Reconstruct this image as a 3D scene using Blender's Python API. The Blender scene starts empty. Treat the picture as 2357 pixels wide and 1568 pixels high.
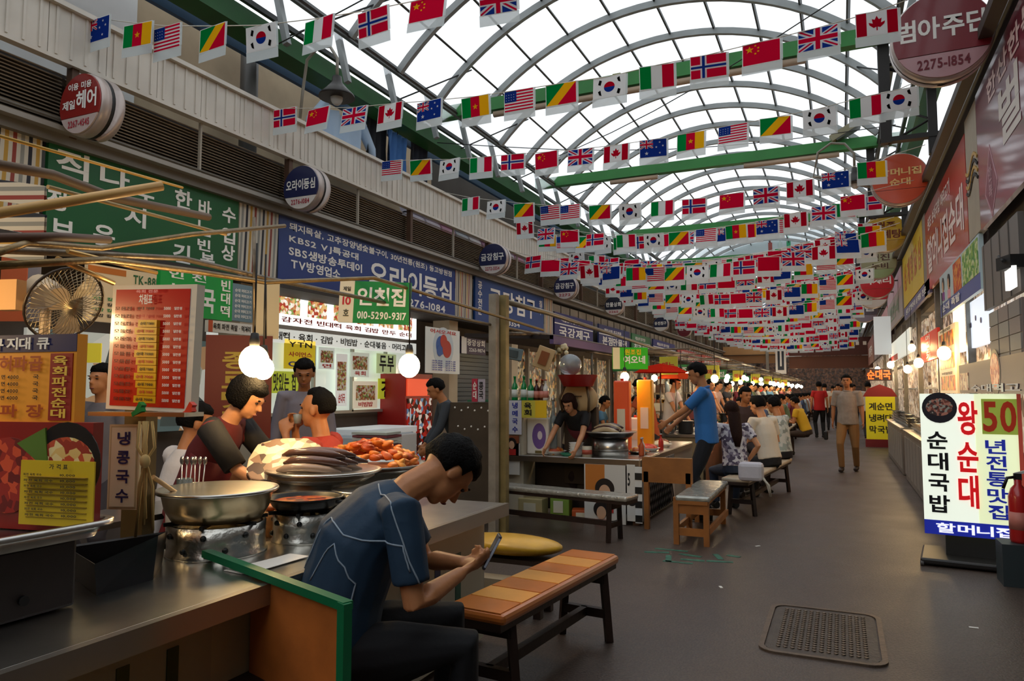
import bpy, bmesh, math, random
from mathutils import Vector as V, Matrix, noise
random.seed(7)
sc = bpy.context.scene
COL = sc.collection
PI = math.pi

# ---------------------------------------------------------------- camera, sky, exposure
FPX = 1660.0
CAMH = 1.45
YAW = math.radians(24.461)
PIT = math.radians(3.997)
FW = V((-math.sin(YAW)*math.cos(PIT), math.cos(YAW)*math.cos(PIT), math.sin(PIT)))
RT = V((math.cos(YAW), math.sin(YAW), 0))
UPV = RT.cross(FW)
cd = bpy.data.cameras.new('camera'); cam = bpy.data.objects.new('camera', cd); COL.objects.link(cam)
cd.sensor_width = 36.0; cd.lens = FPX/2357*36.0; cd.clip_end = 300
cam.matrix_world = Matrix(((RT.x, UPV.x, -FW.x, 0), (RT.y, UPV.y, -FW.y, 0), (RT.z, UPV.z, -FW.z, CAMH), (0, 0, 0, 1)))
sc.camera = cam
w = bpy.data.worlds.new('sky'); sc.world = w; w.use_nodes = True
bgn = w.node_tree.nodes['Background']
bgn.inputs[0].default_value = (0.93, 0.97, 1.0, 1); bgn.inputs[1].default_value = 1.35     # bright overcast sky
sc.view_settings.view_transform = 'Standard'; sc.view_settings.look = 'None'
sc.view_settings.exposure = 0.0; sc.view_settings.gamma = 1.0; sc.view_settings.use_curve_mapping = False
BULB = 75.0

def at(u, v, x=None, y=None, z=None, w=None):
    """world point seen at photo position (u, v) on the given plane or depth"""
    d = FW*FPX + RT*(u-1178.5) - UPV*(v-784.0)
    c = V((0, 0, CAMH))
    if x is not None: t = x/d.x
    elif y is not None: t = y/d.y
    elif z is not None: t = (z-CAMH)/d.z
    else: t = w/FPX
    return c + d*t

# ---------------------------------------------------------------- materials
def srgb(h):
    h = h.lstrip('#')
    r = [int(h[i:i+2], 16)/255 for i in (0, 2, 4)]
    return tuple((c/12.92 if c <= .04045 else ((c+.055)/1.055)**2.4) for c in r)
_M = {}
def mat(col, rough=.6, metal=0, bump=0, bs=40, var=0, vs=6, emit=0, clear=0, alpha=1, spec=.5, trans=0):
    key = (col, rough, metal, bump, bs, var, vs, emit, clear, alpha, spec, trans)
    if key in _M: return _M[key]
    m = bpy.data.materials.new('mat_'+col.strip('#')); m.use_nodes = True
    nt = m.node_tree; p = nt.nodes['Principled BSDF']; c = srgb(col)
    p.inputs['Base Color'].default_value = (*c, 1); p.inputs['Roughness'].default_value = rough
    p.inputs['Metallic'].default_value = metal; p.inputs['Specular IOR Level'].default_value = spec
    if clear: p.inputs['Coat Weight'].default_value = clear; p.inputs['Coat Roughness'].default_value = .08
    if trans: p.inputs['Transmission Weight'].default_value = trans
    if alpha < 1: p.inputs['Alpha'].default_value = alpha
    if emit:
        p.inputs['Emission Color'].default_value = (*c, 1); p.inputs['Emission Strength'].default_value = emit
    tc = None
    if bump or var:
        tc = nt.nodes.new('ShaderNodeTexCoord')
    if bump:
        n = nt.nodes.new('ShaderNodeTexNoise'); n.inputs['Scale'].default_value = bs; n.inputs['Detail'].default_value = 3
        nt.links.new(tc.outputs['Object'], n.inputs['Vector'])
        b = nt.nodes.new('ShaderNodeBump'); b.inputs['Strength'].default_value = bump; b.inputs['Distance'].default_value = .01
        nt.links.new(n.outputs['Fac'], b.inputs['Height']); nt.links.new(b.outputs['Normal'], p.inputs['Normal'])
    if var:
        n = nt.nodes.new('ShaderNodeTexNoise'); n.inputs['Scale'].default_value = vs; n.inputs['Detail'].default_value = 5
        nt.links.new(tc.outputs['Object'], n.inputs['Vector'])
        r = nt.nodes.new('ShaderNodeValToRGB')
        r.color_ramp.elements[0].position = .3; r.color_ramp.elements[1].position = .7
        r.color_ramp.elements[0].color = (*[x*(1-var) for x in c], 1); r.color_ramp.elements[1].color = (*[min(1, x*(1+var*.6)) for x in c], 1)
        nt.links.new(n.outputs['Fac'], r.inputs['Fac']); nt.links.new(r.outputs['Color'], p.inputs['Base Color'])
    _M[key] = m
    return m
def translucent(col, t=.5, clearness=0, name='plastic'):
    key = ('tl', col, t, clearness)
    if key in _M: return _M[key]
    m = bpy.data.materials.new(name+col.strip('#')); m.use_nodes = True; nt = m.node_tree; nt.nodes.clear()
    o = nt.nodes.new('ShaderNodeOutputMaterial'); d = nt.nodes.new('ShaderNodeBsdfDiffuse'); tr = nt.nodes.new('ShaderNodeBsdfTranslucent')
    c = (*srgb(col), 1); d.inputs[0].default_value = c; tr.inputs[0].default_value = c
    mx = nt.nodes.new('ShaderNodeMixShader'); mx.inputs[0].default_value = t
    nt.links.new(d.outputs[0], mx.inputs[1]); nt.links.new(tr.outputs[0], mx.inputs[2]); last = mx
    if clearness:
        tp = nt.nodes.new('ShaderNodeBsdfTransparent'); m2 = nt.nodes.new('ShaderNodeMixShader'); m2.inputs[0].default_value = clearness
        nt.links.new(mx.outputs[0], m2.inputs[1]); nt.links.new(tp.outputs[0], m2.inputs[2]); last = m2
    nt.links.new(last.outputs[0], o.inputs[0]); _M[key] = m
    return m
def wavy(cols, scale=8, axis='X', dist=2.0, rough=.5):
    """printed stripes"""
    key = ('wv', tuple(cols), scale, axis, dist)
    if key in _M: return _M[key]
    m = bpy.data.materials.new('stripes'); m.use_nodes = True; nt = m.node_tree; p = nt.nodes['Principled BSDF']
    tc = nt.nodes.new('ShaderNodeTexCoord'); wv = nt.nodes.new('ShaderNodeTexWave'); wv.wave_type = 'BANDS'; wv.bands_direction = axis; wv.wave_profile = 'SAW'
    wv.inputs['Scale'].default_value = scale; wv.inputs['Distortion'].default_value = dist; wv.inputs['Detail'].default_value = 0; wv.inputs['Detail Scale'].default_value = .35
    nt.links.new(tc.outputs['Object'], wv.inputs['Vector'])
    r = nt.nodes.new('ShaderNodeValToRGB'); r.color_ramp.interpolation = 'CONSTANT'
    for i, c in enumerate(cols):
        e = r.color_ramp.elements[i] if i < 2 else r.color_ramp.elements.new(i/len(cols))
        e.position = i/len(cols); e.color = (*srgb(c), 1)
    nt.links.new(wv.outputs['Fac'], r.inputs[0]); nt.links.new(r.outputs[0], p.inputs['Base Color']); p.inputs['Roughness'].default_value = rough
    _M[key] = m
    return m
def spots(cols, scale=40, rough=.6, emit=0):
    """mottled print: one flat colour for each cell"""
    key = ('sp', tuple(cols), scale, rough, emit)
    if key in _M: return _M[key]
    m = bpy.data.materials.new('mottled'); m.use_nodes = True; nt = m.node_tree; p = nt.nodes['Principled BSDF']
    tc = nt.nodes.new('ShaderNodeTexCoord'); vo = nt.nodes.new('ShaderNodeTexVoronoi'); vo.inputs['Scale'].default_value = scale
    nt.links.new(tc.outputs['Object'], vo.inputs['Vector'])
    sp = nt.nodes.new('ShaderNodeSeparateColor'); nt.links.new(vo.outputs['Color'], sp.inputs[0])
    r = nt.nodes.new('ShaderNodeValToRGB'); r.color_ramp.interpolation = 'CONSTANT'
    for i, c in enumerate(cols):
        e = r.color_ramp.elements[i] if i < 2 else r.color_ramp.elements.new(i/len(cols))
        e.position = i/len(cols); e.color = (*srgb(c), 1)
    nt.links.new(sp.outputs[0], r.inputs[0]); nt.links.new(r.outputs[0], p.inputs['Base Color']); p.inputs['Roughness'].default_value = rough
    if emit:
        nt.links.new(r.outputs[0], p.inputs['Emission Color']); p.inputs['Emission Strength'].default_value = emit
    _M[key] = m
    return m

STEEL = mat('#c9c6c0', .28, 1, .15, 12, .15, 5)
STEELD = mat('#8a8782', .35, 1, .2, 20, .25, 6)
ALU = mat('#d6d2c8', .3, 1, .6, 18, .3, 9)
GREY = mat('#8d8a84', .6, 0, .1, 20, .15, 3)
DARK = mat('#1b1a1a', .6)
BLACK = mat('#0c0c0d', .5)
WHITE = mat('#ece9e2', .5)
PIPE = mat('#7d705f', .4, .6, .3, 30, .35, 12)
GREEN = mat('#1f5c28', .55, 0, .1, 10, .2, 2)
BULBM = mat('#ffd694', .5, emit=BULB)
FARBULB = mat('#ffe0b0', .5, emit=90)
SKINM = [mat('#bd7d50', .5, 0, .1, 60, .08, 20), mat('#cf9268', .5, 0, .1, 60, .08, 20), mat('#a56c45', .5, 0, .1, 60, .08, 20)]
HAIRM = mat('#0b0908', .7, 0, .9, 110, spec=.12)
HAIRB = mat('#2b1610', .65, 0, .9, 110, spec=.15)

# ---------------------------------------------------------------- mesh building
class MB:
    def __init__(s): s.v = []; s.f = []; s.m = []; s.s = []; s.k = 0
    def mi(s, k): s.k = k; return s
    def add(s, vs, fs, smooth=False):
        b = len(s.v); s.v += [V(p) for p in vs]
        for f in fs: s.f.append([b+i for i in f]); s.m.append(s.k); s.s.append(smooth)
        return s
    def box(s, c, d, rz=0, ry=0, rx=0):
        R = Matrix.Rotation(rz, 3, 'Z') @ Matrix.Rotation(ry, 3, 'Y') @ Matrix.Rotation(rx, 3, 'X')
        vs = [V(c)+R @ V((x*d[0]/2, y*d[1]/2, z*d[2]/2)) for z in (-1, 1) for y in (-1, 1) for x in (-1, 1)]
        return s.add(vs, [(0, 2, 3, 1), (4, 5, 7, 6), (0, 1, 5, 4), (2, 6, 7, 3), (0, 4, 6, 2), (1, 3, 7, 5)])
    def obox(s, O, A, B, Cc):
        O, A, B, Cc = V(O), V(A), V(B), V(Cc)
        vs = [O, O+A, O+B, O+A+B, O+Cc, O+A+Cc, O+B+Cc, O+A+B+Cc]
        f = [(0, 2, 3, 1), (4, 5, 7, 6), (0, 1, 5, 4), (2, 6, 7, 3), (0, 4, 6, 2), (1, 3, 7, 5)]
        if A.cross(B).dot(Cc) < 0: f = [tuple(reversed(q)) for q in f]
        return s.add(vs, f)
    def tube(s, pts, r, n=8, side=None, cap=True, smooth=True):
        """pts path, r radius or list of radius or (a,b)"""
        pts = [V(p) for p in pts]; N = len(pts)
        rr = [r]*N if not isinstance(r, list) else r
        vs = []; prev = None
        for i, p in enumerate(pts):
            t = (pts[min(i+1, N-1)]-pts[max(i-1, 0)])
            if t.length < 1e-9: t = V((0, 0, 1))
            t.normalize()
            if side is not None: a = V(side)
            elif prev is not None: a = prev
            else: a = V((1, 0, 0)) if abs(t.x) < .8 else V((0, 1, 0))
            a = a-t*a.dot(t)
            if a.length < 1e-6: a = t.orthogonal()
            a.normalize(); prev = a; b = t.cross(a)
            ra, rb = rr[i] if isinstance(rr[i], tuple) else (rr[i], rr[i])
            for k in range(n):
                q = 2*PI*k/n; vs.append(p+a*(ra*math.cos(q))+b*(rb*math.sin(q)))
        fs = [(i*n+k, i*n+(k+1) % n, (i+1)*n+(k+1) % n, (i+1)*n+k) for i in range(N-1) for k in range(n)]
        s.add(vs, fs, smooth)
        if cap:
            b = len(s.v)-len(vs)
            for ring, rev in ((0, True), (N-1, False)):
                f = [b+ring*n+k for k in range(n)]
                s.f.append(list(reversed(f)) if rev else f); s.m.append(s.k); s.s.append(False)
        return s
    def lathe(s, c, prof, n=20, axis='Z', smooth=True):
        """profile of (r, z)"""
        vs = []
        for r, z in prof:
            for k in range(n):
                q = 2*PI*k/n; x, y = r*math.cos(q), r*math.sin(q)
                vs.append(V(c)+(V((x, y, z)) if axis == 'Z' else V((x, -z, y)) if axis == 'Y' else V((z, x, y))))
        N = len(prof)
        fs = [(i*n+k, i*n+(k+1) % n, (i+1)*n+(k+1) % n, (i+1)*n+k) for i in range(N-1) for k in range(n)]
        s.add(vs, fs, smooth)
        b = len(s.v)-len(vs)
        for ring, rev in ((0, True), (N-1, False)):
            if prof[ring][0] > 1e-5:
                f = [b+ring*n+k for k in range(n)]
                s.f.append(list(reversed(f)) if rev else f); s.m.append(s.k); s.s.append(False)
        return s
    def ball(s, c, r, n=12, R=None):
        """ellipsoid; r scalar or 3-tuple"""
        if not isinstance(r, (tuple, list)): r = (r, r, r)
        m = max(4, n*2//3); vs = []; c = V(c)
        def P(x, y, z):
            p = V((x*r[0], y*r[1], z*r[2])); return c+(R @ p if R else p)
        vs.append(P(0, 0, -1))
        for i in range(1, m):
            a = PI*i/m
            for k in range(n):
                q = 2*PI*k/n; vs.append(P(math.sin(a)*math.cos(q), math.sin(a)*math.sin(q), -math.cos(a)))
        vs.append(P(0, 0, 1)); L = len(vs)-1
        fs = [(0, 1+(k+1) % n, 1+k) for k in range(n)]
        for i in range(m-2): fs += [(1+i*n+k, 1+i*n+(k+1) % n, 1+(i+1)*n+(k+1) % n, 1+(i+1)*n+k) for k in range(n)]
        fs += [(L, 1+(m-2)*n+k, 1+(m-2)*n+(k+1) % n) for k in range(n)]
        return s.add(vs, fs, True)
    def prism(s, poly, O, A, B, d):
        """2-D polygon in plane O + a*A + b*B pushed by vector d"""
        O, A, B, d = V(O), V(A), V(B), V(d); n = len(poly)
        f = [O+A*a+B*b for a, b in poly]; vs = f+[p+d for p in f]
        fs = [list(range(n))[::-1], list(range(n, 2*n))]+[(i, (i+1) % n, n+(i+1) % n, n+i) for i in range(n)]
        if sum(poly[i][0]*poly[(i+1) % n][1]-poly[(i+1) % n][0]*poly[i][1] for i in range(n))*A.cross(B).dot(d) < 0: fs = [list(reversed(q)) for q in fs]
        return s.add(vs, fs)
    def quad(s, a, b, c, d): return s.add([a, b, c, d], [(0, 1, 2, 3)])
    def build(s, name, mats, parent=None, world=True, bevel=0):
        me = bpy.data.meshes.new(name)
        off = parent.matrix_basis.inverted() if (parent and world) else None
        if off is not None and parent.parent: off = (parent.parent.matrix_basis @ parent.matrix_basis).inverted()
        vs = [off @ p for p in s.v] if off is not None else s.v
        me.from_pydata([tuple(p) for p in vs], [], s.f)
        if not isinstance(mats, (list, tuple)): mats = [mats]
        for m in mats: me.materials.append(m)
        me.polygons.foreach_set('material_index', [min(k, len(mats)-1) for k in s.m]); me.polygons.foreach_set('use_smooth', s.s)
        me.update()
        o = bpy.data.objects.new(name, me); COL.objects.link(o)
        if parent: o.parent = parent
        if bevel:
            b = o.modifiers.new('b', 'BEVEL'); b.width = bevel; b.segments = 2; b.limit_method = 'ANGLE'
        return o
def tag(o, label=None, cat=None, group=None, kind=None):
    if label: o['label'] = label
    if cat: o['category'] = cat
    if group: o['group'] = group
    if kind: o['kind'] = kind
    return o
def thing(name, label, cat, loc=(0, 0, 0), rz=0, group=None):
    o = bpy.data.objects.new(name, None); o.empty_display_size = .05; COL.objects.link(o)
    o.location = loc; o.rotation_euler = (0, 0, rz)
    o.matrix_basis = Matrix.Translation(V(loc)) @ Matrix.Rotation(rz, 4, 'Z')
    return tag(o, label, cat, group)
def copy_tree(o, loc=None, rz=None, parent=None, **kw):
    c = o.copy(); COL.objects.link(c)
    if parent is not None: c.parent = parent
    if loc is not None: c.location = loc
    if rz is not None: c.rotation_euler = (0, 0, rz)
    for ch in [x for x in o.children]: copy_tree(ch, parent=c)
    for k, val in kw.items(): c[k] = val
    return c
def struct(mb, name, mats, parent=None, **k):
    o = mb.build(name, mats, parent, **k)
    if not parent: o['kind'] = 'structure'
    return o
def sthing(name, loc=(0, 0, 0)):
    o = bpy.data.objects.new(name, None); COL.objects.link(o); o.location = loc
    o.matrix_basis = Matrix.Translation(V(loc)); o['kind'] = 'structure'; return o

# ---------------------------------------------------------------- lettering
_T = {}
TS = bpy.data.scenes.new('workbench')
CHARS = '(),-.0123456789ABCDEFGHIJKLMNOPQRSTUVWXYZ·가감강거격계고곱공과광구국금기긴김나내냉네녀년념노누뉴느는니단닭대데돼두드듬등떡라려로리림마막만맛매머먹메면모목문물미바박발밥방벌범보복볶본부불비빈빔사산살삼상생서성셔소송수순숯스시심아안앙양어언업여영오왕요용원유육은음이인일입있자장전점정제조족종주중지직진집차천청추침칼콩큐탕통투특파표한할향허헤현호화회희'
_G = {}
def load_glyphs(bold):
    """every character used on the signs, drawn once, one per line"""
    cu = bpy.data.curves.new('t', 'FONT'); cu.body = '\n'.join(CHARS); cu.size = 1; cu.offset = bold; cu.resolution_u = 3; cu.space_line = 3
    ob = bpy.data.objects.new('t', cu); TS.collection.objects.link(ob)
    TS.view_layers[0].update(); dg = TS.view_layers[0].depsgraph
    me = bpy.data.meshes.new_from_object(ob.evaluated_get(dg))
    n = len(CHARS); vs = [v.co.copy() for v in me.vertices]; line = [max(0, min(n-1, int(round((.35-v.y)/3)))) for v in vs]
    G = {c: ([], [], {}) for c in CHARS}
    for i, v in enumerate(vs):
        g = G[CHARS[line[i]]]; g[2][i] = len(g[0]); g[0].append((v.x, v.y+3*line[i]))
    for p in me.polygons:
        g = G[CHARS[line[p.vertices[0]]]]
        try: g[1].append([g[2][i] for i in p.vertices])
        except KeyError: pass
    bpy.data.objects.remove(ob); bpy.data.curves.remove(cu); bpy.data.meshes.remove(me)
    _G[bold] = {c: (g[0], g[1]) for c, g in G.items()}
def glyphs(s, bold=.0):
    bold = .026
    key = (s, bold)
    if key in _T: return _T[key]
    if bold not in _G: load_glyphs(bold)
    vs = []; fs = []; x = 0
    for ch in s:
        if ch not in _G[bold] or not _G[bold][ch][0]: x += .35; continue
        gv, gf = _G[bold][ch]; x0 = min(v[0] for v in gv); x1 = max(v[0] for v in gv); b = len(vs)
        vs += [(v[0]-x0+x, v[1]) for v in gv]; fs += [[b+i for i in f] for f in gf]; x += x1-x0+.09
    if vs:
        x0 = min(v[0] for v in vs); x1 = max(v[0] for v in vs); y0 = min(v[1] for v in vs); y1 = max(v[1] for v in vs)
        vs = [((v[0]-x0)/max(x1-x0, 1e-6), (v[1]-y0)/max(y1-y0, 1e-6)) for v in vs]
    _T[key] = (vs, fs); return _T[key]
class Board:
    """flat sign: O bottom-left corner of the face, A to the reader's right, B up; coordinates 0..1"""
    def __init__(s, name, label, cat, O, A, B, w, h, col, th=.04, m=None, edge=None, panel='panel', group=None, bevel=0):
        s.O, s.A, s.B = V(O), V(A).normalized(), V(B).normalized(); s.N = s.A.cross(s.B); s.w, s.h = w, h; s.lay = 1
        s.t = thing(name, label, cat, s.O-s.N*th/2+s.A*w/2, group=group)
        mb = MB().obox(s.O-s.N*th, s.A*w, s.B*h, s.N*th)
        s.p = mb.build(panel, m or mat(col, .45), s.t, bevel=bevel)
        if edge:
            e = MB(); q = .015*max(1, min(w, h)/.6)
            for a, b, c, d in ((0, 0, w, q), (0, h-q, w, q), (0, 0, q, h), (w-q, 0, q, h)):
                e.obox(s.O+s.A*a+s.B*b-s.N*(th+.004), s.A*c, s.B*d, s.N*(th+.012))
            e.build('frame', edge, s.t)
    def P(s, u, v, n=0): return s.O+s.A*(u*s.w)+s.B*(v*s.h)+s.N*n
    def text(s, t, u0, v0, u1, v1, m, bold=.02, name='lettering', slant=0):
        vs, fs = glyphs(t, bold)
        if not vs: return
        mb = MB(); e = .002+.0015*s.lay
        mb.add([s.P(u0+(u1-u0)*x, v0+(v1-v0)*y+slant*x, e) for x, y in vs], fs)
        return mb.build(name, m, s.t)
    def col(s, t, u0, v0, u1, v1, m, bold=.02, gap=.12):
        n = len(t); mb = MB(); e = .002+.0015*s.lay; hh = (v1-v0)/n
        for i, ch in enumerate(t):
            if ch == ' ': continue
            vs, fs = glyphs(ch, bold); b1 = v1-i*hh-hh*gap/2; b0 = b1-hh*(1-gap)
            mb.add([s.P(u0+(u1-u0)*x, b0+(b1-b0)*y, e) for x, y in vs], fs)
        return mb.build('lettering', m, s.t)
    def rect(s, u0, v0, u1, v1, m, name='print', e=None):
        s.lay += 1; e = .001+.0015*(s.lay-1) if e is None else e
        return MB().obox(s.P(u0, v0, .0), s.A*(u1-u0)*s.w, s.B*(v1-v0)*s.h, s.N*e).build(name, m, s.t)
    def poly(s, pts, m, name='print'):
        s.lay += 1
        return MB().prism(pts, s.O, s.A*s.w, s.B*s.h, s.N*(.001+.0015*(s.lay-1))).build(name, m, s.t)
    def disc(s, u, v, r, m, name='print', ry=None):
        return s.poly([(u+r/s.w*math.cos(q*PI/12), v+(ry or r)/s.h*math.sin(q*PI/12)) for q in range(24)], m, name)
    def face(s, u, v, r, shirt='#b03030'):
        s.disc(u, v+r*.25/s.h, r*1.0, mat('#1d1210', .5)); s.disc(u, v-r*.15/s.h, r*.6, mat('#d8a987', .5), ry=r*.78)
        s.rect(u-r*.9/s.w, v-r*2.1/s.h, u+r*.9/s.w, v-r*.95/s.h, mat(shirt, .5))
UPZ = (0, 0, 1)
RL = (0, 1, 0)      # reader's right on the left-hand facade (faces +x)
RR = (0, -1, 0)     # on the right-hand facade (faces -x)
RF = (1, 0, 0)      # faces the camera side (-y)

# ================================================================ SETTING
XL = -5.7; XR = 1.3; YE = 58.0
fm = mat('#3b3431', .42, 0, 0, 40, 0)
nt = fm.node_tree; p = nt.nodes['Principled BSDF']; tc = nt.nodes.new('ShaderNodeTexCoord')
n1 = nt.nodes.new('ShaderNodeTexNoise'); n1.inputs['Scale'].default_value = 70; n1.inputs['Detail'].default_value = 4
n2 = nt.nodes.new('ShaderNodeTexNoise'); n2.inputs['Scale'].default_value = 1.3; n2.inputs['Detail'].default_value = 5
vr = nt.nodes.new('ShaderNodeTexVoronoi'); vr.inputs['Scale'].default_value = 90
for n in (n1, n2, vr): nt.links.new(tc.outputs['Object'], n.inputs['Vector'])
mx = nt.nodes.new('ShaderNodeMix'); mx.data_type = 'RGBA'; mx.inputs[6].default_value = (*srgb('#221c19'), 1); mx.inputs[7].default_value = (*srgb('#55473e'), 1)
mm = nt.nodes.new('ShaderNodeMath'); mm.operation = 'MULTIPLY_ADD'; mm.inputs[1].default_value = .9; mm.inputs[2].default_value = -.0
ma = nt.nodes.new('ShaderNodeMath'); ma.operation = 'MULTIPLY'
nt.links.new(n2.outputs['Fac'], ma.inputs[0]); nt.links.new(vr.outputs['Distance'], mm.inputs[0]); nt.links.new(n1.outputs['Fac'], ma.inputs[1])
m3 = nt.nodes.new('ShaderNodeMath'); m3.operation = 'ADD'; nt.links.new(ma.outputs[0], m3.inputs[0]); nt.links.new(mm.outputs[0], m3.inputs[1])
nt.links.new(m3.outputs[0], mx.inputs[0]); nt.links.new(mx.outputs[2], p.inputs['Base Color'])
bp = nt.nodes.new('ShaderNodeBump'); bp.inputs['Strength'].default_value = .5; bp.inputs['Distance'].default_value = .006
nt.links.new(n1.outputs['Fac'], bp.inputs['Height']); nt.links.new(bp.outputs[0], p.inputs['Normal'])
rr_ = nt.nodes.new('ShaderNodeMapRange'); rr_.inputs[3].default_value = .3; rr_.inputs[4].default_value = .6
nt.links.new(n2.outputs['Fac'], rr_.inputs[0]); nt.links.new(rr_.outputs[0], p.inputs['Roughness'])
struct(MB().box((-2.5, 22, -.05), (14, 76, .1)), 'floor', fm)
# green painted lettering worn into the asphalt
gp = thing('floor_marking', 'worn green painted lettering on the asphalt in front of the wooden bench', 'floor marking', (-1.25, 6.45, .002))
mb = MB()
for k, (x, y, a, b, rz) in enumerate([(-1.55, 6.55, .22, .05, .3), (-1.4, 6.35, .05, .25, .2), (-1.25, 6.55, .2, .05, -.2), (-1.2, 6.38, .2, .05, .1), (-1.02, 6.6, .05, .2, .4), (-.98, 6.42, .22, .05, .2), (-1.45, 6.7, .3, .04, 0), (-.9, 6.68, .12, .05, -.3), (-1.3, 6.25, .25, .04, 0)]):
    mb.box((x, y, .0015), (a, b, .003), rz)
mb.build('paint', mat('#2f6a55', .6, 0, .3, 60, .5, 14), gp)

# manhole cover
mh = thing('manhole_cover', 'square cast iron manhole cover with rounded corners set in the asphalt', 'manhole cover', (-.14, 4.82, 0))
def rrect(cx, cy, w, h, r, n=5):
    P = []
    for sx, sy, a0 in ((1, 1, 0), (-1, 1, 90), (-1, -1, 180), (1, -1, 270)):
        for k in range(n+1):
            a = math.radians(a0+90*k/n); P.append((cx+sx*(w/2-r)+r*math.cos(a), cy+sy*(h/2-r)+r*math.sin(a)))
    return P
iron = mat('#4b433d', .5, .4, .4, 50, .3, 10)
mb = MB(); o_ = rrect(-.14, 4.82, .66, .98, .1); i_ = rrect(-.14, 4.82, .6, .92, .08)
n = len(o_); vs = [(x, y, .012) for x, y in o_]+[(x, y, .012) for x, y in i_]+[(x, y, 0) for x, y in o_]+[(x, y, .002) for x, y in i_]
mb.add(vs, [(k, (k+1) % n, n+(k+1) % n, n+k) for k in range(n)]+[((k+1) % n, k, 2*n+k, 2*n+(k+1) % n) for k in range(n)]+[(n+k, n+(k+1) % n, 3*n+(k+1) % n, 3*n+k) for k in range(n)])
mb.build('rim', mat('#6a5a4c', .45, .5, .3, 50, .3, 10), mh)
mb = MB(); mb.prism(rrect(-.14, 4.82, .58, .9, .07), (0, 0, .002), (1, 0, 0), (0, 1, 0), (0, 0, .006)); mb.build('lid', iron, mh)
mb = MB()
for i in range(13):
    for j in range(20):
        x = -.14-.225+i*.0375; y = 4.82-.38+j*.04
        mb.box((x, y, .0105), (.017, .017, .006), PI/4)
tag(mb.build('raised_studs', mat('#7c6c5c', .4, .5, .2, 50, .2, 10), mh), kind='stuff')
for k, (x, y) in enumerate([(.7, 5.3), (.93, 4.9), (-.85, 5.6), (.86, 4.6), (-.75, 7.2)]):
    tag(MB().box((x, y, .002), (.05, .02, .003), k).build('litter_scrap', WHITE), 'small pale scrap of paper littering the asphalt', 'litter', 'paper scraps on the floor')

# ---------------- left facade
wl = sthing('wall_left', (XL, 28, 0))
struct(MB().box((XL-.3, 28, 3.02), (.16, 64, .84)), 'backing', mat('#a8a298', .7, 0, .1, 8, .2, 2), wl)
struct(MB().box((XL-.5, 28, 3.85), (.1, 64, .75)), 'louver_backing', mat('#2c241f', .8), wl)
cladm = mat('#d2cbc0', .55, .1, .08, 14, .16, 1.5)
pm = MB(); pm.box((0, 0, 4.33), (.05, .494, .42))
for k in range(4): pm.box((.03, -.185+k*.123, 4.33), (.012, .02, .4))
pm.box((.01, 0, 4.55), (.12, .5, .04)); pm.box((0, 0, 4.1), (.08, .5, .03))
first = None
for i in range(112):
    y = 1.25+i*.5
    if first is None:
        first = pm.build('cladding_panel', cladm, wl, world=False); o = first
    else:
        o = first.copy(); COL.objects.link(o)
    o.location = (0.06, y-28, 0); o.scale = (1, 1, 1)
# louvre bays with brown posts
lm = MB()
for k in range(17): lm.box((0, 0, 3.575+k*.03), (.05, 2.5, .008), ry=.5)
lv0 = None; pst0 = None
for i in range(22):
    y = 1.2+i*2.55
    if not lv0:
        lv0 = lm.build('louvre_grille', mat('#8f806c', .5, .2, .1, 20, .15, 4), wl, world=False); lv0['kind'] = 'stuff'
        pst0 = MB().box((.03, 0, 3.83), (.07, .06, .66)).build('louvre_post', mat('#4f3524', .6, 0, .2, 20, .2, 5), wl, world=False)
        thin0 = MB().box((.03, 0, 3.83), (.03, .02, .6)).build('louvre_stile', mat('#a39a8c', .6), wl, world=False)
        a, b, c = lv0, pst0, thin0
    else:
        a, b, c = [q.copy() for q in (lv0, pst0, thin0)]
        for q in (a, b, c): COL.objects.link(q)
    a.location = (-.08, y+1.27-28, 0); b.location = (0, y+.0-28, 0); c.location = (0, y+1.3-28, 0)
MB().box((XL+.08, 28, 3.53), (.12, 64, .04)).build('ledge', mat('#9b968e', .5, .2), wl)
MB().box((XL+.02, 28, 3.47), (.08, 64, .08)).build('rail', mat('#77726a', .5, .2), wl)
MB().tube([(XL+.12, 1, 3.6), (XL+.12, 3.7, 3.6), (XL+.13, 3.75, 3.57), (XL+.12, 20, 3.58)], .012, 6).build('conduit', mat('#5a554d', .5), wl)
# seams of the band under the ledge
mb = MB()
for i in range(60): mb.box((XL-.21, 1.5+i*.62, 3.1), (.02, .012, .7))
mb.build('seam_strips', mat('#6d6861', .6), wl)
# upper wall behind the parapet
uw = sthing('wall_upper', (-6.9, 20, 4))
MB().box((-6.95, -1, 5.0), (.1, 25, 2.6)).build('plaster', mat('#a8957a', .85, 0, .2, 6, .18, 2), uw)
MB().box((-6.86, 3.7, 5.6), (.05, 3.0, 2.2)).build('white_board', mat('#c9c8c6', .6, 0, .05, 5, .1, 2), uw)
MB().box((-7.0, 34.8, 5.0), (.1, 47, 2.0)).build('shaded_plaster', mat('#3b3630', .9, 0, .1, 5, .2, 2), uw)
MB().box((-6.35, 30, 4.0), (1.1, 60, .06)).build('ledge_floor', mat('#55504a', .8), uw)
MB().tube([(-6.6, 6.6, 4.0), (-6.6, 6.6, 5.9)], .11, 12).build('post', mat('#4d4b48', .5), uw)

MB().box((XL-.4, -7, 2.4), (.3, 16, 4.8)).build('near_wall', mat('#6b665f', .8), wl)
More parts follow.
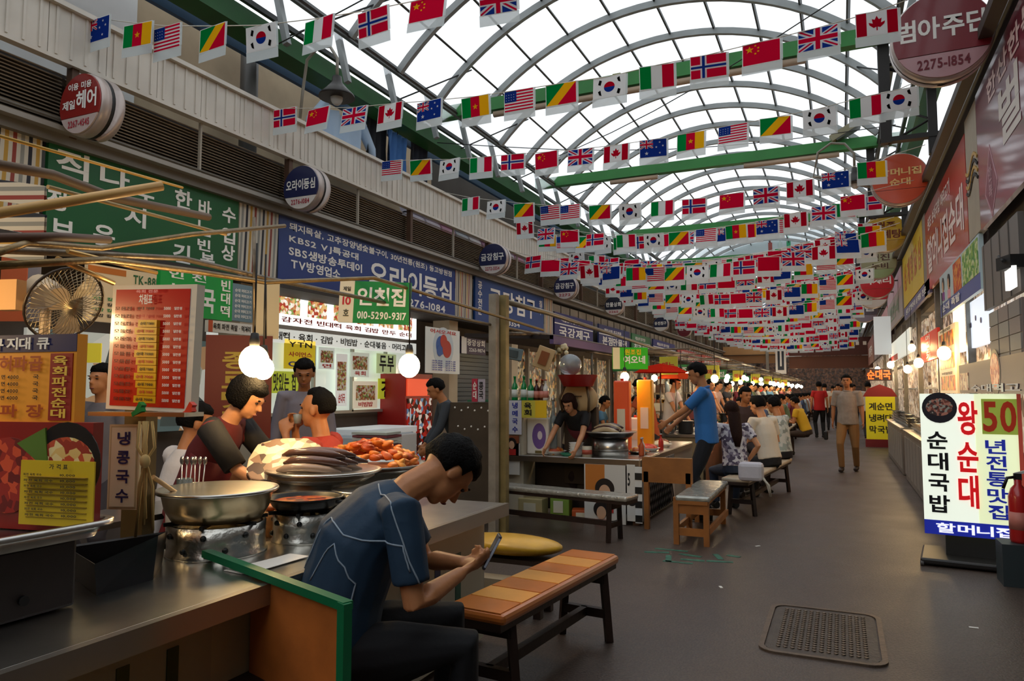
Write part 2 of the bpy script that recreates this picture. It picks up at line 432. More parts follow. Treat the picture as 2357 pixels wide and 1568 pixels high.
# ---------------- right facade
wr = sthing('wall_right', (XR, 30, 0))
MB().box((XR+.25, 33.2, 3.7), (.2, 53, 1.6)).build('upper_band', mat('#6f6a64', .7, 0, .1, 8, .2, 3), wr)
MB().box((XR+1.6, 33.2, 1.5), (.2, 53, 3.0)).build('shop_back', mat('#8d8378', .8, 0, .1, 8, .3, 2), wr)
MB().box((XR+.9, 33.2, 2.98), (1.4, 53, .06)).build('shop_ceiling', mat('#4f4842', .8), wr)
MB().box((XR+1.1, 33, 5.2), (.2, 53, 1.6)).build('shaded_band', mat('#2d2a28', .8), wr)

MB().box((XR+.2, -3.8, 3.0), (.2, 21, 6.0)).build('near_wall', mat('#57514b', .8), wr)
MB().box((-2.5, -14.2, 3.6), (9.5, .2, 7.4)).build('near_end', mat('#4a4540', .8), wr)  # unseen wall behind the camera, added to keep out sky light
# ---------------- vault roof: centre x=-2.4, z=3.1, r=4.25
cx, cz, cr = -2.4, 3.1, 4.25
a0 = math.asin(3.15/cr)
ceil = sthing('ceiling', (cx, 28, 6))
ribm = mat('#8d9191', .45, .2, .05, 10, .15, 3)
def arc(r, a): return (cx+r*math.sin(a), cz+r*math.cos(a))
mb = MB(); NA = 28
for i in range(NA):
    a, b = -a0+2*a0*i/NA, -a0+2*a0*(i+1)/NA
    q = [arc(cr, a), arc(cr-.1, a), arc(cr-.1, b), arc(cr, b)]
    vs = [(x-cx, -.035, z-6) for x, z in q]+[(x-cx, .035, z-6) for x, z in q]
    mb.add(vs, [(0, 1, 2, 3), (7, 6, 5, 4), (1, 5, 6, 2), (0, 3, 7, 4)])
for sx in (-1, 1):
    mb.box((sx*3.25, 0, -.28), (.07, .07, .8), ry=sx*.25)
rib = mb.build('arched_rib', ribm, ceil, world=False)
NR = 51; y0 = 1.7; dy = 1.1
for i in range(1, NR+1):
    o = rib.copy(); COL.objects.link(o); o.location = (0, y0+i*dy-28, 0)
rib.location = (0, y0-28, 0)
NP = 10
for k in range(NP+1):
    a = -a0+2*a0*k/NP; x, z = arc(cr+.0, a)
    MB().box((x, 29.5, z), (.028, 57, .05), ry=a).build('purlin', mat('#2f3132', .5), ceil)
pane_m = translucent('#f6fbff', .9, .75, 'sheet')
pan = []
for k in range(NP):
    a, b = -a0+2*a0*k/NP+.004, -a0+2*a0*(k+1)/NP-.004
    m_ = MB(); seg = 2; rows = []
    for j in range(seg+1):
        t = a+(b-a)*j/seg
        for r_ in (cr+.04, cr+.048):
            x, z = arc(r_, t)
            for yy in (.02, dy-.02): rows.append((x-cx, yy, z-6))
    fs = []
    for j in range(seg):
        q = j*4; fs += [(q, q+4, q+5, q+1), (q+2, q+3, q+7, q+6)]
        fs += [(q, q+2, q+6, q+4), (q+1, q+5, q+7, q+3)]
    fs += [(0, 1, 3, 2), (seg*4, seg*4+2, seg*4+3, seg*4+1)]
    m_.add(rows, fs); pan.append(m_)
proto = []
far = MB()
for i in range(-1, NR):
    for k in range(NP):
        yy = y0+i*dy-28
        if i < 28:
            if len(proto) <= k:
                o = pan[k].build('roof_pane', pane_m, ceil, world=False); proto.append(o)
            else:
                o = proto[k].copy(); COL.objects.link(o)
            o.location = (0, yy, 0)
        else:
            m_ = pan[k]; far.add([p+V((0, yy, 0)) for p in m_.v], m_.f)
for i in range(-15, -1):
    for k in range(NP):
        m_ = pan[k]; far.add([p+V((0, y0+i*dy-28, 0)) for p in m_.v], m_.f)
tag(far.build('roof_pane_far', pane_m, ceil, world=False), kind='stuff')
# side glazing between the green side beams and the vault
for sx in (-1, 1):
    xx = cx+sx*3.15
    MB().box((xx+sx*.02, 29.5, 5.95), (.05, 57, .1)).build('edge_purlin', mat('#6f7373', .5, .2), ceil)
    MB().box((xx+sx*.3, 29.5, 5.75), (.05, 57, .06)).build('edge_purlin', mat('#3e4141', .5, .2), ceil)
    MB().box((xx+sx*.3, 22, 5.86), (.55, 72, .006), ry=sx*.28).build('side_glazing', pane_m, ceil)
    # diagonal tie rods
    mb = MB()
    for i in range(24):
        y = 2+i*2.2
        mb.tube([(xx+sx*.55, y, 5.6), (xx-sx*.55, y+.9, 6.35)], .012, 5)
    tag(mb.build('tie_rod', mat('#232425', .5), ceil), kind='stuff')
# green side beams
tb = sthing('trim_1', (-6.05, 28, 5.6))
MB().box((-6.1, 29, 5.62), (.3, 58, .24)).build('side_beam', GREEN, tb)
MB().box((-6.42, 29, 5.55), (.06, 58, .12)).build('blue_edge', mat('#274f78', .5), tb)
tb2 = sthing('trim_2', (1.15, 28, 5.0))
MB().box((1.16, 32, 5.42), (.2, 50, .34)).build('side_beam', GREEN, tb2)
# cross beams with beige lamp tubes below
for i, (y, z) in enumerate([(10.1, 6.0), (14.5, 6.0), (20.3, 6.0), (25.5, 6.0), (31, 6.0), (37, 6.0), (43, 6.0)]):
    c = thing('roof_cross_beam', ['green cross beam nearest under the arched roof, with beige tube', 'second green cross beam under the arched roof', 'third green cross beam under the arched roof', 'fourth green cross beam crossing above the banner', 'green cross beam behind the hanging picture banner', 'green cross beam far down the hall above the flags', 'farthest green cross beam above the flags'][i], 'beam', (-2.5, y, z))
    MB().box((-2.45, y, z), (7.1, .16, .2)).build('beam', mat('#2a7a33', .5, 0, .1, 8, .15, 2), c)
    x1 = -4.9 if i != 1 else -1.6
    MB().tube([(x1, y-.02, z-.16), (x1+4.6 if i != 1 else .1, y-.02, z-.16)], .05, 8).build('tube', mat('#b39b83', .5), c)
    if i == 0: MB().box((-3.45+.6, y-.12, z), (.12, .06, .16)).build('junction_box', mat('#8a8f5a', .5), c)
    if i == 1: MB().tube([(-4.3, y-.02, z-.16), (-3.3, y-.02, z-.16)], .05, 8).build('tube', mat('#b39b83', .5), c)
# columns and lattice on the right
for i, y in enumerate([10.2, 14.6, 20.4, 26, 32]):
    c = thing('steel_column', ['dark steel lattice column nearest, by the red round sign', 'dark steel lattice column above the orange round sign', 'dark steel lattice column above the yellow round sign', 'dark steel lattice column beside the banner', 'farthest dark steel lattice column on the right'][i], 'column', (.95, y, 3.6))
    MB().box((.62, y, 5.35), (.13, .13, 1.5)).build('post', mat('#2b2827', .6, .2), c)
    MB().box((1.14, y, 5.2), (.1, .1, 1.6)).build('post', mat('#2b2827', .6, .2), c)
    for k in range(3):
        MB().tube([(.64, y, 4.6+k*.5), (1.12, y, 4.85+k*.5), (.64, y, 5.1+k*.5)], .022, 6).build('lattice_bar', mat('#2b2827', .6, .2), c)
    MB().box((.98, y, 4.64), (.85, .12, .06)).build('bracket', mat('#2b2827', .6, .2), c)
# long gutter rail on the right
g = thing('gutter_rail', 'long dark gutter rail running along the right facade above the signs', 'gutter', (1.2, 26, 4.4))
MB().box((1.16, 28, 4.38), (.1, 44, .09)).build('rail', mat('#3a2f29', .6), g)
MB().box((1.34, 28, 4.55), (.16, 44, .22)).build('channel', mat('#7a7c7c', .5, .3), g)
# thin cables under the vault
for k, (a, b) in enumerate([((-5.6, 6.0, 5.3), (.9, 4.2, 5.9)), ((-5.6, 9.5, 5.3), (.9, 12.5, 5.6)), ((-5.4, 12, 5.5), (.9, 7.5, 5.7))]):
    a, b = V(a), V(b)
    MBt = MB().tube([a+(b-a)*t/8-V((0, 0, .5*math.sin(PI*t/8)*.5)) for t in range(9)], .007, 5)
    tag(MBt.build('overhead_cable', BLACK), ['thin black cable sagging under the roof over the nearest flags', 'thin black cable under the roof between the first and second green beams', 'thin black cable slanting down under the roof from the second green beam'][k], 'cable')
# ---------------- far end across the street
we = sthing('wall_end', (-2.5, YE, 0))
MB().box((-2.5, YE+.2, 2.2), (9, .2, 4.4)).build('facade', spots(['#6b4a3a', '#7a5540', '#4c3a30', '#86604a', '#5a4a44'], 9), we)
MB().box((-2.5, YE-.1, 5.2), (9, .2, 1.6)).build('upper_panel', spots(['#6e6a66', '#54504d', '#807a72'], 1.2), we)
bb = thing('cross_bridge_board', 'beige horizontal panel board crossing the far left end of the hall', 'board', (-4.4, 40, 3.4))
MB().box((-4.2, 40, 3.55), (3.0, .2, .5)).build('panel', mat('#b98f5f', .6, 0, .05, 5, .1, 2), bb)
MB().box((-4.2, 40, 3.1), (3.0, .2, .4)).build('panel', mat('#8a6440', .6), bb)
MB().box((-4.3, 39.9, 3.33), (3.0, .08, .05)).build('rail', mat('#3d2a1c', .6), bb)
MB().box((-3.45, 39.8, 3.6), (.14, .1, 2.4)).build('post', GREY, bb)
bs = Board('far_shop_sign', 'long dark brown sign with white dots of writing across the far end', 'sign', (-2.4, 40, 3.25), RF, UPZ, 3.9, .9, '#4a1d16')
for k in range(11): bs.rect(.04+k*.085, .55, .08+k*.085, .75, mat('#e8d9c8', .5), e=.01)
Board('far_brown_board', 'plain brown beam board under the long dark far sign', 'board', (-2.4, 40.1, 2.6), RF, UPZ, 3.9, .62, '#5b2f1c')
b = Board('vertical_banner', 'narrow vertical dark and white banner hanging at the far end', 'banner', (-2.95, 38.5, 2.3), RF, UPZ, .5, 1.9, '#dcdcdc')
b.rect(.2, .1, .8, .9, mat('#1d2b3f', .5)); b.rect(.42, .2, .58, .8, mat('#e8e8e8', .5))
b = Board('picture_banner', 'wide pale banner with printed bottles and a person hung under the roof', 'banner', (-5.3, 30, 6.45), RF, UPZ, 6.2, 1.25, '#c9d4d6', th=.02, m=translucent('#cdd8da', .5))
b.text('광장시장', .12, .12, .27, .3, mat('#3a4547', .5))
for u, c in ((.47, '#8a3b34'), (.53, '#9fb0ac'), (.58, '#158a5a'), (.66, '#b0a08a')):
    b.rect(u-.012, .35, u+.012, .7, mat(c, .4)); b.rect(u-.004, .7, u+.004, .9, mat(c, .4))
b.face(.83, .75, .2, '#c9b18f')

# ================================================================ PEOPLE
def remeshed(mb, name, m, parent, vox, smooth=3, world=False):
    """one continuous skin grown over the limbs"""
    me = bpy.data.meshes.new('tmp'); me.from_pydata([tuple(p) for p in mb.v], [], mb.f); me.update()
    ob = bpy.data.objects.new('tmp', me); TS.collection.objects.link(ob)
    r = ob.modifiers.new('r', 'REMESH'); r.mode = 'VOXEL'; r.voxel_size = vox; r.use_smooth_shade = True
    s = ob.modifiers.new('s', 'SMOOTH'); s.factor = .5; s.iterations = smooth
    TS.view_layers[0].update(); dg = TS.view_layers[0].depsgraph
    out = bpy.data.meshes.new_from_object(ob.evaluated_get(dg))
    bpy.data.objects.remove(ob); bpy.data.meshes.remove(me)
    out.name = name; out.materials.clear(); out.materials.append(m)
    out.polygons.foreach_set('use_smooth', [True]*len(out.polygons))
    o = bpy.data.objects.new(name, out); COL.objects.link(o); o.parent = parent
    return o
def ik(a, b, l1, l2, pole):
    """middle joint of a two-bone limb"""
    d = b-a; L = d.length
    if L > (l1+l2)*.995: b = a+d.normalized()*(l1+l2)*.995; d = b-a; L = d.length
    t = (l1*l1-l2*l2+L*L)/(2*L*L); h = math.sqrt(max(0, l1*l1-(t*L)**2))
    p = V(pole)-d*(V(pole).dot(d)/d.dot(d))
    if p.length < 1e-6: p = d.orthogonal()
    return a+d*t+p.normalized()*h, b
def hand(mb, w, d, nrm, side, curl=.5, s=1):
    """palm, four fingers, thumb; d forearm direction, nrm palm-facing direction"""
    d = d.normalized(); nrm = (nrm-d*nrm.dot(d)).normalized(); sd = d.cross(nrm).normalized()*side   # sd points to the thumb side
    mb.tube([w-d*.02, w+d*.02*s, w+d*.055*s, w+d*.085*s], [(.024*s, .017*s), (.03*s, .016*s), (.038*s, .016*s), (.034*s, .013*s)], 10, side=sd)
    for i, (o, L) in enumerate(((.03, .066), (.011, .074), (-.009, .069), (-.028, .054))):
        p = w+d*.08*s+sd*o*s; dirv = d.copy(); pts = [p-d*.02]
        pts.append(p)
        for k, seg in enumerate((.45, .32, .23)):
            dirv = (Matrix.Rotation(-curl*(.55+.25*k), 3, sd*side) @ dirv) if False else (dirv*math.cos(curl*(.5+.3*k))+nrm*math.sin(curl*(.5+.3*k))).normalized()
            p = p+dirv*L*seg*s; pts.append(p)
            nrm_ = nrm
        mb.tube(pts, [.0085*s, .0085*s, .008*s, .0075*s, .006*s], 8)
    t0 = w+d*.025*s+sd*.026*s; t1 = t0+(d*.6+sd*.8).normalized()*.03*s; t2 = t1+(d*.85+nrm*.5+sd*.2).normalized()*.03*s; t3 = t2+(d*.7+nrm*.7).normalized()*.022*s
    mb.tube([t0-sd*.01, t1, t2, t3], [.012*s, .0105*s, .009*s, .007*s], 8)
DBG = False
def person(label, loc, yaw, pose='stand', h=1.70, lean=0.0, side=0.0, head=(0, 0, 0), lh=None, rh=None, shirt='#777777', pants='#222230', skin=0,
           hair='short', hairm=None, sleeve=.55, vox=.012, seat=.46, build=1.0, curl=.5, apron=None, shoes='#1a1714', shirt_m=None, feet=None, knees=None, stepf=0.0,
           collar=False, hunch=0.0, lhn=None, rhn=None, lpole=None, rpole=None, group=None, name='person', legs=True, long_sleeve=False, eyes=True, hx=None, sleevecol=None):
    """local frame: x to the person's right, y forward, z up; yaw turns +y"""
    s = h/1.72; root = thing(name, label, 'person', loc, yaw, group)
    if pose == 'stand': pel = V((0, 0, .93*s))
    else: pel = V((0, 0, seat+.095))
    up = (Matrix.Rotation(-lean, 3, 'X') @ Matrix.Rotation(side, 3, 'Y')) @ V((0, 0, 1))
    up2 = (Matrix.Rotation(-(lean+hunch), 3, 'X') @ Matrix.Rotation(side, 3, 'Y')) @ V((0, 0, 1))
    X = V((1, 0, 0)); X = (X-up*X.dot(up)).normalized()
    waist = pel+up*.14*s; chest = waist+up*.15*s+up2*.03*s; sh = chest+up2*.18*s; neck = sh+up2*.06*s
    hy, hp, hr = head
    HR = Matrix.Rotation(-hy, 3, 'Z') @ Matrix.Rotation(-hp, 3, 'X') @ Matrix.Rotation(hr, 3, 'Y')
    nk = (up2+HR @ V((0, .35, 1))).normalized()
    hb = neck+nk*.055*s; hc = hb+HR @ V((0, .015, .095))*s
    F_ = up2.cross(X)
    if F_.y < 0: F_ = -F_
    b = build
    SR, SL = sh+X*.175*s*b, sh-X*.175*s*b
    rest = {1: pel+V((.26, .05, -.12))*s, -1: pel+V((-.26, .05, -.12))*s}
    arms = []
    for sg, S_, tgt, nm, pole in ((1, SR, rh, rhn, rpole), (-1, SL, lh, lhn, lpole)):
        T = V(tgt) if tgt is not None else rest[sg]
        E_, T = ik(S_, T, .285*s, .25*s, pole or (sg*.5, -.6, -.6)); arms.append((sg, S_, E_, T, V(nm) if nm else V((-sg, .1, -.2))))
    if hx:
        tg = at(hx[0], hx[1], w=hx[2]); hw_ = root.matrix_basis @ hc
        root.location = V((loc[0]+tg.x-hw_.x, loc[1]+tg.y-hw_.y, loc[2])); root.matrix_basis = Matrix.Translation(root.location) @ Matrix.Rotation(yaw, 4, 'Z')
        if DBG: print('HEAD', label[:30], 'dz %.2f' % (tg.z-hw_.z), 'root', [round(q, 2) for q in root.location])
    # -------- skin: head, neck, trunk, arms and hands in one surface
    body = MB()
    body.tube([pel, waist, chest, sh-up2*.03, neck-up2*.02], [(.13*s*b, .09*s*b), (.115*s*b, .085*s), (.13*s*b, .095*s), (.12*s*b, .07*s), (.05*s, .05*s)], 14, side=X)
    body.tube([neck-up2*.05, neck, hb, hb+nk*.05*s], [(.06*s, .06*s), (.053*s, .055*s), (.05*s, .055*s), (.05*s, .055*s)], 12, side=X)
    body.ball(hc+HR @ V((0, -.008, .02))*s, (.076*s, .094*s, .095*s), 20, HR)
    body.ball(hc+HR @ V((0, .028, -.035))*s, (.06*s, .062*s, .075*s), 16, HR)
    body.ball(hc+HR @ V((0, .06, -.085))*s, (.03*s, .024*s, .022*s), 10, HR)
    body.tube([hc+HR @ V((0, .088, .012))*s, hc+HR @ V((0, .108, -.028))*s], [.009*s, .014*s], 8)
    body.ball(hc+HR @ V((0, .084, .03))*s, (.05*s, .014*s, .009*s), 10, HR)
    body.ball(hc+HR @ V((0, .086, -.058))*s, (.024*s, .012*s, .009*s), 10, HR)
    for sg in (-1, 1): body.ball(hc+HR @ V((sg*.078, -.008, -.01))*s, (.012*s, .022*s, .034*s), 10, HR)
    for sg, S_, E_, T, nm in arms:
        body.tube([S_-X*sg*.05, S_, (S_+E_)/2, E_, E_+(T-E_)*.3, T-(T-E_)*.1, T], [.045*s, .046*s, .042*s, .037*s, .037*s, .025*s, .023*s], 10)
        hand(body, T, (T-E_).normalized(), nm, 1 if True else sg, curl, s) if sg == 1 else hand(body, T, (T-E_).normalized(), nm, -1, curl, s)
    remeshed(body, 'body', SKINM[skin], root, vox*.8, 2)
    # -------- shirt
    sm = shirt_m or mat(shirt, .8, 0, .25, 22)
    t = MB(); hem = pel-up*.08*s if pose == 'stand' else pel+up*.0
    t.tube([hem, pel+up*.05, waist, chest, sh-up2*.06*s, sh+up2*.0*s, neck-up2*.02*s], [(.175*s*b, .125*s*b), (.168*s*b, .122*s*b), (.158*s*b, .118*s*b), (.165*s*b, .122*s*b), (.16*s*b, .105*s*b), (.115*s*b, .08*s*b), (.066*s, .066*s)], 18, side=X)
    for sg, S_, E_, T, nm in arms:
        fr = sleeve
        if long_sleeve or fr > 1:
            pts = [S_-X*sg*.07*s-up2*.02*s, S_, (S_+E_)/2, E_, E_+(T-E_)*.5, E_+(T-E_)*.92]; rr = [.068*s, .064*s, .058*s, .052*s, .046*s, .036*s]
        else:
            e = S_+(E_-S_)*fr; pts = [S_-X*sg*.07*s-up2*.02*s, S_, (S_+e)/2, e]; rr = [.068*s, .066*s, .062*s, .06*s]
        t.tube(pts, rr, 12)
    remeshed(t, 'shirt', sm, root, vox, 4)
    if sleevecol:
        for sg, S_, E_, T, nm in arms:
            e = S_+(E_-S_)*min(1, sleeve); m2 = MB().tube([S_-X*sg*.03*s, S_, (S_+e)/2, e], [.066*s, .074*s, .069*s, .066*s], 14)
            m2.build('sleeve', mat(sleevecol, .8, 0, .25, 22), root, world=False)
    if collar:
        MB().tube([neck-up2*.03*s+HR @ V((.065*math.cos(q*PI/6), .065*math.sin(q*PI/6), 0))*s for q in range(13)], .016*s, 8).build('collar', mat(collar, .7), root, world=False)
    # -------- trousers, shoes
    if legs:
        l = MB(); l.tube([pel+up*.08*s, pel, pel-up*.09*s], [(.15*s*b, .108*s*b), (.165*s*b, .12*s*b), (.15*s*b, .105*s*b)], 16, side=X)
        for sg in (-1, 1):
            H_ = pel+V((sg*.09*s, 0, -.05*s))
            if feet: A_ = V(feet[0 if sg < 0 else 1])
            elif pose == 'stand': A_ = V((sg*.1*s, stepf*sg, .085*s))
            else: A_ = V((sg*.13*s, .40*s, .085*s))
            K_, A_ = ik(H_, A_, .43*s, .42*s, (sg*.15, 1, .3) if pose == 'stand' else (sg*.2, 1, .8))
            l.tube([H_, (H_+K_)/2, K_, (K_+A_)/2, A_], [.09*s*b, .082*s*b, .064*s, .058*s, .05*s], 12)
            f = MB(); f.tube([A_+V((0, -.05, -.035))*s, A_+V((0, .02, -.03))*s, A_+V((0, .1, -.045))*s, A_+V((0, .17, -.055))*s], [(.036*s, .045*s), (.042*s, .05*s), (.045*s, .036*s), (.034*s, .022*s)], 10, side=(1, 0, 0))
            f.build('shoe', mat(shoes, .5), root, world=False)
        remeshed(l, 'trousers', mat(pants, .85, 0, .3, 20), root, vox, 4)
    # -------- hair
    hm = hairm or HAIRM
    if hair != 'none':
        hb_ = MB(); n, m_ = 28, 18; vs = []
        rnd = random.Random(hash(label) % 9999 if False else len(label)*7)
        for i in range(m_+1):
            a = PI*i/m_
            for k in range(n):
                q = 2*PI*k/n; d = V((math.sin(a)*math.cos(q), math.sin(a)*math.sin(q), math.cos(a)))
                line = -.15 if hair in ('short', 'bob') else -.3
                cov = 1.0
                front = d.y
                lim = (.45 if front > .35 else (-.05 if front > -.1 else -.55)) if hair == 'short' else (.35 if front > .45 else -.75)
                if hair == 'receding': lim = .75 if front > .1 else (.1 if front > -.3 else -.5)
                sm_ = max(0, min(1, (d.z-lim)/.18+.5))
                r = .80+.36*sm_
                if hair == 'perm': r = .8+.46*sm_
                r += (noise.noise(d*4.5+V((len(label), 0, 0)))*.08+noise.noise(d*11)*.06)*sm_
                vs.append(hc+HR @ V((d.x*.082*r, -.012+d.y*.1*r, .02+d.z*.1*r))*s)
        fs = [(i*n+k, (i+1)*n+k, (i+1)*n+(k+1) % n, i*n+(k+1) % n) for i in range(m_) for k in range(n)]
        hb_.add(vs, fs, True)
        if hair == 'long':
            hb_.tube([hc+HR @ V((0, -.04, .03))*s, hc+HR @ V((0, -.085, -.06))*s, neck-F_*.09*s-up2*.03*s, sh-F_*.13*s-up2*.12*s, sh-F_*.13*s-up2*.26*s], [(.08*s, .05*s), (.085*s, .05*s), (.085*s, .04*s), (.07*s, .03*s), (.03*s, .015*s)], 12, side=X)
        if hair == 'bob':
            for sg in (-1, 1): hb_.ball(hc+HR @ V((sg*.07, -.02, -.035))*s, (.03*s, .06*s, .06*s), 10, HR)
        hb_.build('hair', hm, root, world=False)
    if eyes:
        for sg in (-1, 1):
            MB().ball(hc+HR @ V((sg*.031, .079, .012))*s, (.013*s, .008*s, .006*s), 8, HR).build('eye', mat('#1c1310', .3), root, world=False)
            MB().ball(hc+HR @ V((sg*.032, .086, .033))*s, (.018*s, .006*s, .004*s), 8, HR).build('eyebrow', HAIRM, root, world=False)
        MB().ball(hc+HR @ V((0, .094, -.06))*s, (.022*s, .007*s, .005*s), 8, HR).build('mouth', mat('#8a4a40', .5), root, world=False)
    if apron:
        a_ = MB(); R_ = [(.185*s*b, .138*s*b)]*2+[(.168*s*b, .13*s*b), (.173*s*b, .132*s*b)]
        low = pel-up*.35*s
        pts = [low, pel, waist, chest]
        vs = []; nn = 14
        for p_, (ra, rb) in zip(pts, R_):
            for k in range(nn+1):
                q = -.25+(PI+.5)*k/nn; vs.append(p_+X*ra*math.cos(q)+F_*rb*math.sin(q))
        q0 = len(vs); fs = [(i*(nn+1)+k, i*(nn+1)+k+1, (i+1)*(nn+1)+k+1, (i+1)*(nn+1)+k) for i in range(3) for k in range(nn)]
        a_.add(vs, fs, True); o = a_.build('apron', mat(apron, .7, 0, .2, 20), root, world=False)
        so = o.modifiers.new('s', 'SOLIDIFY'); so.thickness = .006
    root['_hc'] = [*(root.matrix_basis @ hc)]
    return root, dict(arms=arms, hc=hc, HR=HR, X=X, up=up, up2=up2, sh=sh, chest=chest, pel=pel, waist=waist, F=F_, s=s)
def ang(dx, dy): return math.atan2(-dx, dy)     # yaw that turns +y to (dx, dy)

# ================================================================ SIGNS ON THE FACADES
TW = mat('#f2f0ea', .5); TR = mat('#c3202a', .5); TB = mat('#15161a', .5); TBL = mat('#1f2f9a', .5); TY = mat('#f2c81e', .5)
ORD = ['first', 'second', 'third', 'fourth', 'fifth', 'sixth', 'seventh', 'eighth', 'ninth', 'tenth', 'eleventh', 'twelfth', 'thirteenth', 'fourteenth', 'fifteenth', 'sixteenth', 'seventeenth', 'eighteenth', 'nineteenth', 'twentieth']
def yz(u, vt, vb, x): return at(u, vt, x=x).z, at(u, vb, x=x).z
def lboard(name, label, cat, x, u0, u1, vt, vb, col, **k):
    um = (u0+u1)/2; ya, yb = at(u0, 800, x=x).y, at(u1, 800, x=x).y; z1, z0 = at(um, vt, x=x).z, at(um, vb, x=x).z
    return Board(name, label, cat, (x, ya, z0), RL, UPZ, yb-ya, z1-z0, col, **k)
def rboard(name, label, cat, x, u0, u1, vt, vb, col, **k):
    um = (u0+u1)/2; ya, yb = at(u0, 800, x=x).y, at(u1, 800, x=x).y; z1, z0 = at(um, vt, x=x).z, at(um, vb, x=x).z
    return Board(name, label, cat, (x, ya, z0), RR, UPZ, ya-yb, z1-z0, col, **k)
def fboard(name, label, cat, y, u0, u1, vt, vb, col, **k):
    vm = (vt+vb)/2; um = (u0+u1)/2; xa, xb = at(u0, vm, y=y).x, at(u1, vm, y=y).x; z1, z0 = at(um, vt, y=y).z, at(um, vb, y=y).z
    return Board(name, label, cat, (xa, y, z0), RF, UPZ, xb-xa, z1-z0, col, **k)
def gboard(name, label, cat, w_, u0, u1, vt, vb, col, rot=0, lean=0, roll=0, **k):
    """upright board turned to a given angle, seen between these positions at depth w_"""
    c = at((u0+u1)/2, (vt+vb)/2, w=w_); W = (u1-u0)/FPX*w_; Hh = (vb-vt)/FPX*w_
    A = V((math.cos(YAW+rot), math.sin(YAW+rot), 0)); N = A.cross(V(UPZ)); B = (V(UPZ)*math.cos(lean)-N*math.sin(lean))
    if roll: A, B = A*math.cos(roll)+B*math.sin(roll), B*math.cos(roll)-A*math.sin(roll)
    W = W/max(.35, math.cos(rot))
    return Board(name, label, cat, c-A*W/2-B*Hh/2, A, B, W, Hh, col, **k)
STRIPE = ['#cbc4b4', '#20222c', '#cbc4b4', '#b9903a', '#cbc4b4', '#8e3a2e', '#cbc4b4', '#8d8d86']
xs = XL
def sb(name, label, y0, y1, z0, z1, col, **k): return Board(name, label, 'sign', (xs, y0, z0), RL, UPZ, y1-y0, z1-z0, col, **k)
pat = wavy(STRIPE, 1.35, 'Y', 2.5)
for i, (a, b, lab) in enumerate([(2.3, 3.55, 'wavy striped wall panel before the green shop sign, at the left edge of the photo'), (5.62, 6.2, 'wavy striped wall panel between the green and the large blue shop sign'), (10.3, 10.9, 'narrow wavy striped wall panel after the large blue shop sign'), (14.2, 14.7, 'narrow striped wall panel beyond the second blue shop sign')]):
    p_ = thing('striped_wallboard', lab, 'panel', (xs, (a+b)/2, 3.0))
    MB().box((xs-.03, (a+b)/2, 3.02), (.05, b-a, .84)).build('panel', pat, p_)
g = sb('green_shop_sign', 'large green shop sign with rows of white Korean characters on the left facade', 3.6, 5.6, 2.62, 3.44, '#0f5a2c', edge=None)
for s_, u0, v0, u1, v1 in [('직', .03, .70, .17, .97), ('나', .22, .70, .36, .95), ('노', .39, .64, .50, .82), ('지', .34, .36, .45, .58), ('한', .60, .70, .70, .92), ('바', .74, .68, .82, .88), ('수', .89, .68, .98, .88),
                           ('느', .73, .44, .82, .62), ('입', .89, .42, .98, .62), ('긴', .60, .06, .70, .28), ('본', .76, .08, .85, .24), ('빈', .74, .26, .82, .40), ('상', .89, .2, .98, .40), ('정', .0, .34, .08, .54), ('보', .02, .06, .12, .26), ('은', .2, .08, .3, .3)]:
    g.text(s_, u0, v0, u1, v1, TW, .025)
b = sb('blue_shop_sign', 'large blue shop sign with white Korean lettering and a phone number', 6.2, 10.28, 2.62, 3.44, '#1c3c80')
b.text('돼지목살, 고추장양념숯불구이, 30년전통(원조) 등고방원점', .04, .80, .97, .93, TW, .01)
b.text('KBS2 VJ특공대', .04, .63, .36, .76, TW); b.text('SBS생방송투데이', .04, .46, .38, .60, TW); b.text('TV방영업소', .05, .28, .27, .43, TW)
b.text('오라이등심', .42, .30, .97, .72, TW, .05); b.text('276-1084', .66, .08, .92, .22, TW)
b = sb('blue_shop_sign', 'second blue shop sign with white Korean lettering, beside the steel posts', 11.0, 14.15, 2.62, 3.44, '#1b4586')
b.col('공수전문', .03, .18, .08, .92, TW); b.text('금강침구', .17, .36, .86, .86, TW, .04); b.col('침구', .92, .5, .97, .9, TW); b.text('2272-3354', .2, .08, .6, .2, TW)
for i, (a, c, col, t, lab) in enumerate([(14.8, 17.5, '#2b2f6e', '국강제구', 'dark blue shop sign with two rows of lettering, third along the left facade'), (18.0, 21.0, '#27336a', '본점만물전', 'dark blue shop sign fourth along the left facade'),
        (21.3, 23.6, '#3b7c4f', '청과상회', 'green shop sign beyond the four blue signs'), (24.0, 27.5, '#2a3577', '유진침구', 'blue shop sign beyond the small green one'), (28, 33, '#b63a3a', '광장한복주단', 'red shop sign near the far end of the left facade'), (33.4, 39, '#c1503f', '왕족발순대국', 'last red shop sign of the left facade')]):
    b = sb('shop_sign', lab, a, c, 2.62, 3.2 if i < 4 else 3.1, col)
    b.text(t, .1, .1, .9, .5, TW, .04); b.rect(.0, .56, 1, .6, TW); b.text('제일상회 침구전문', .15, .68, .7, .86, TW)
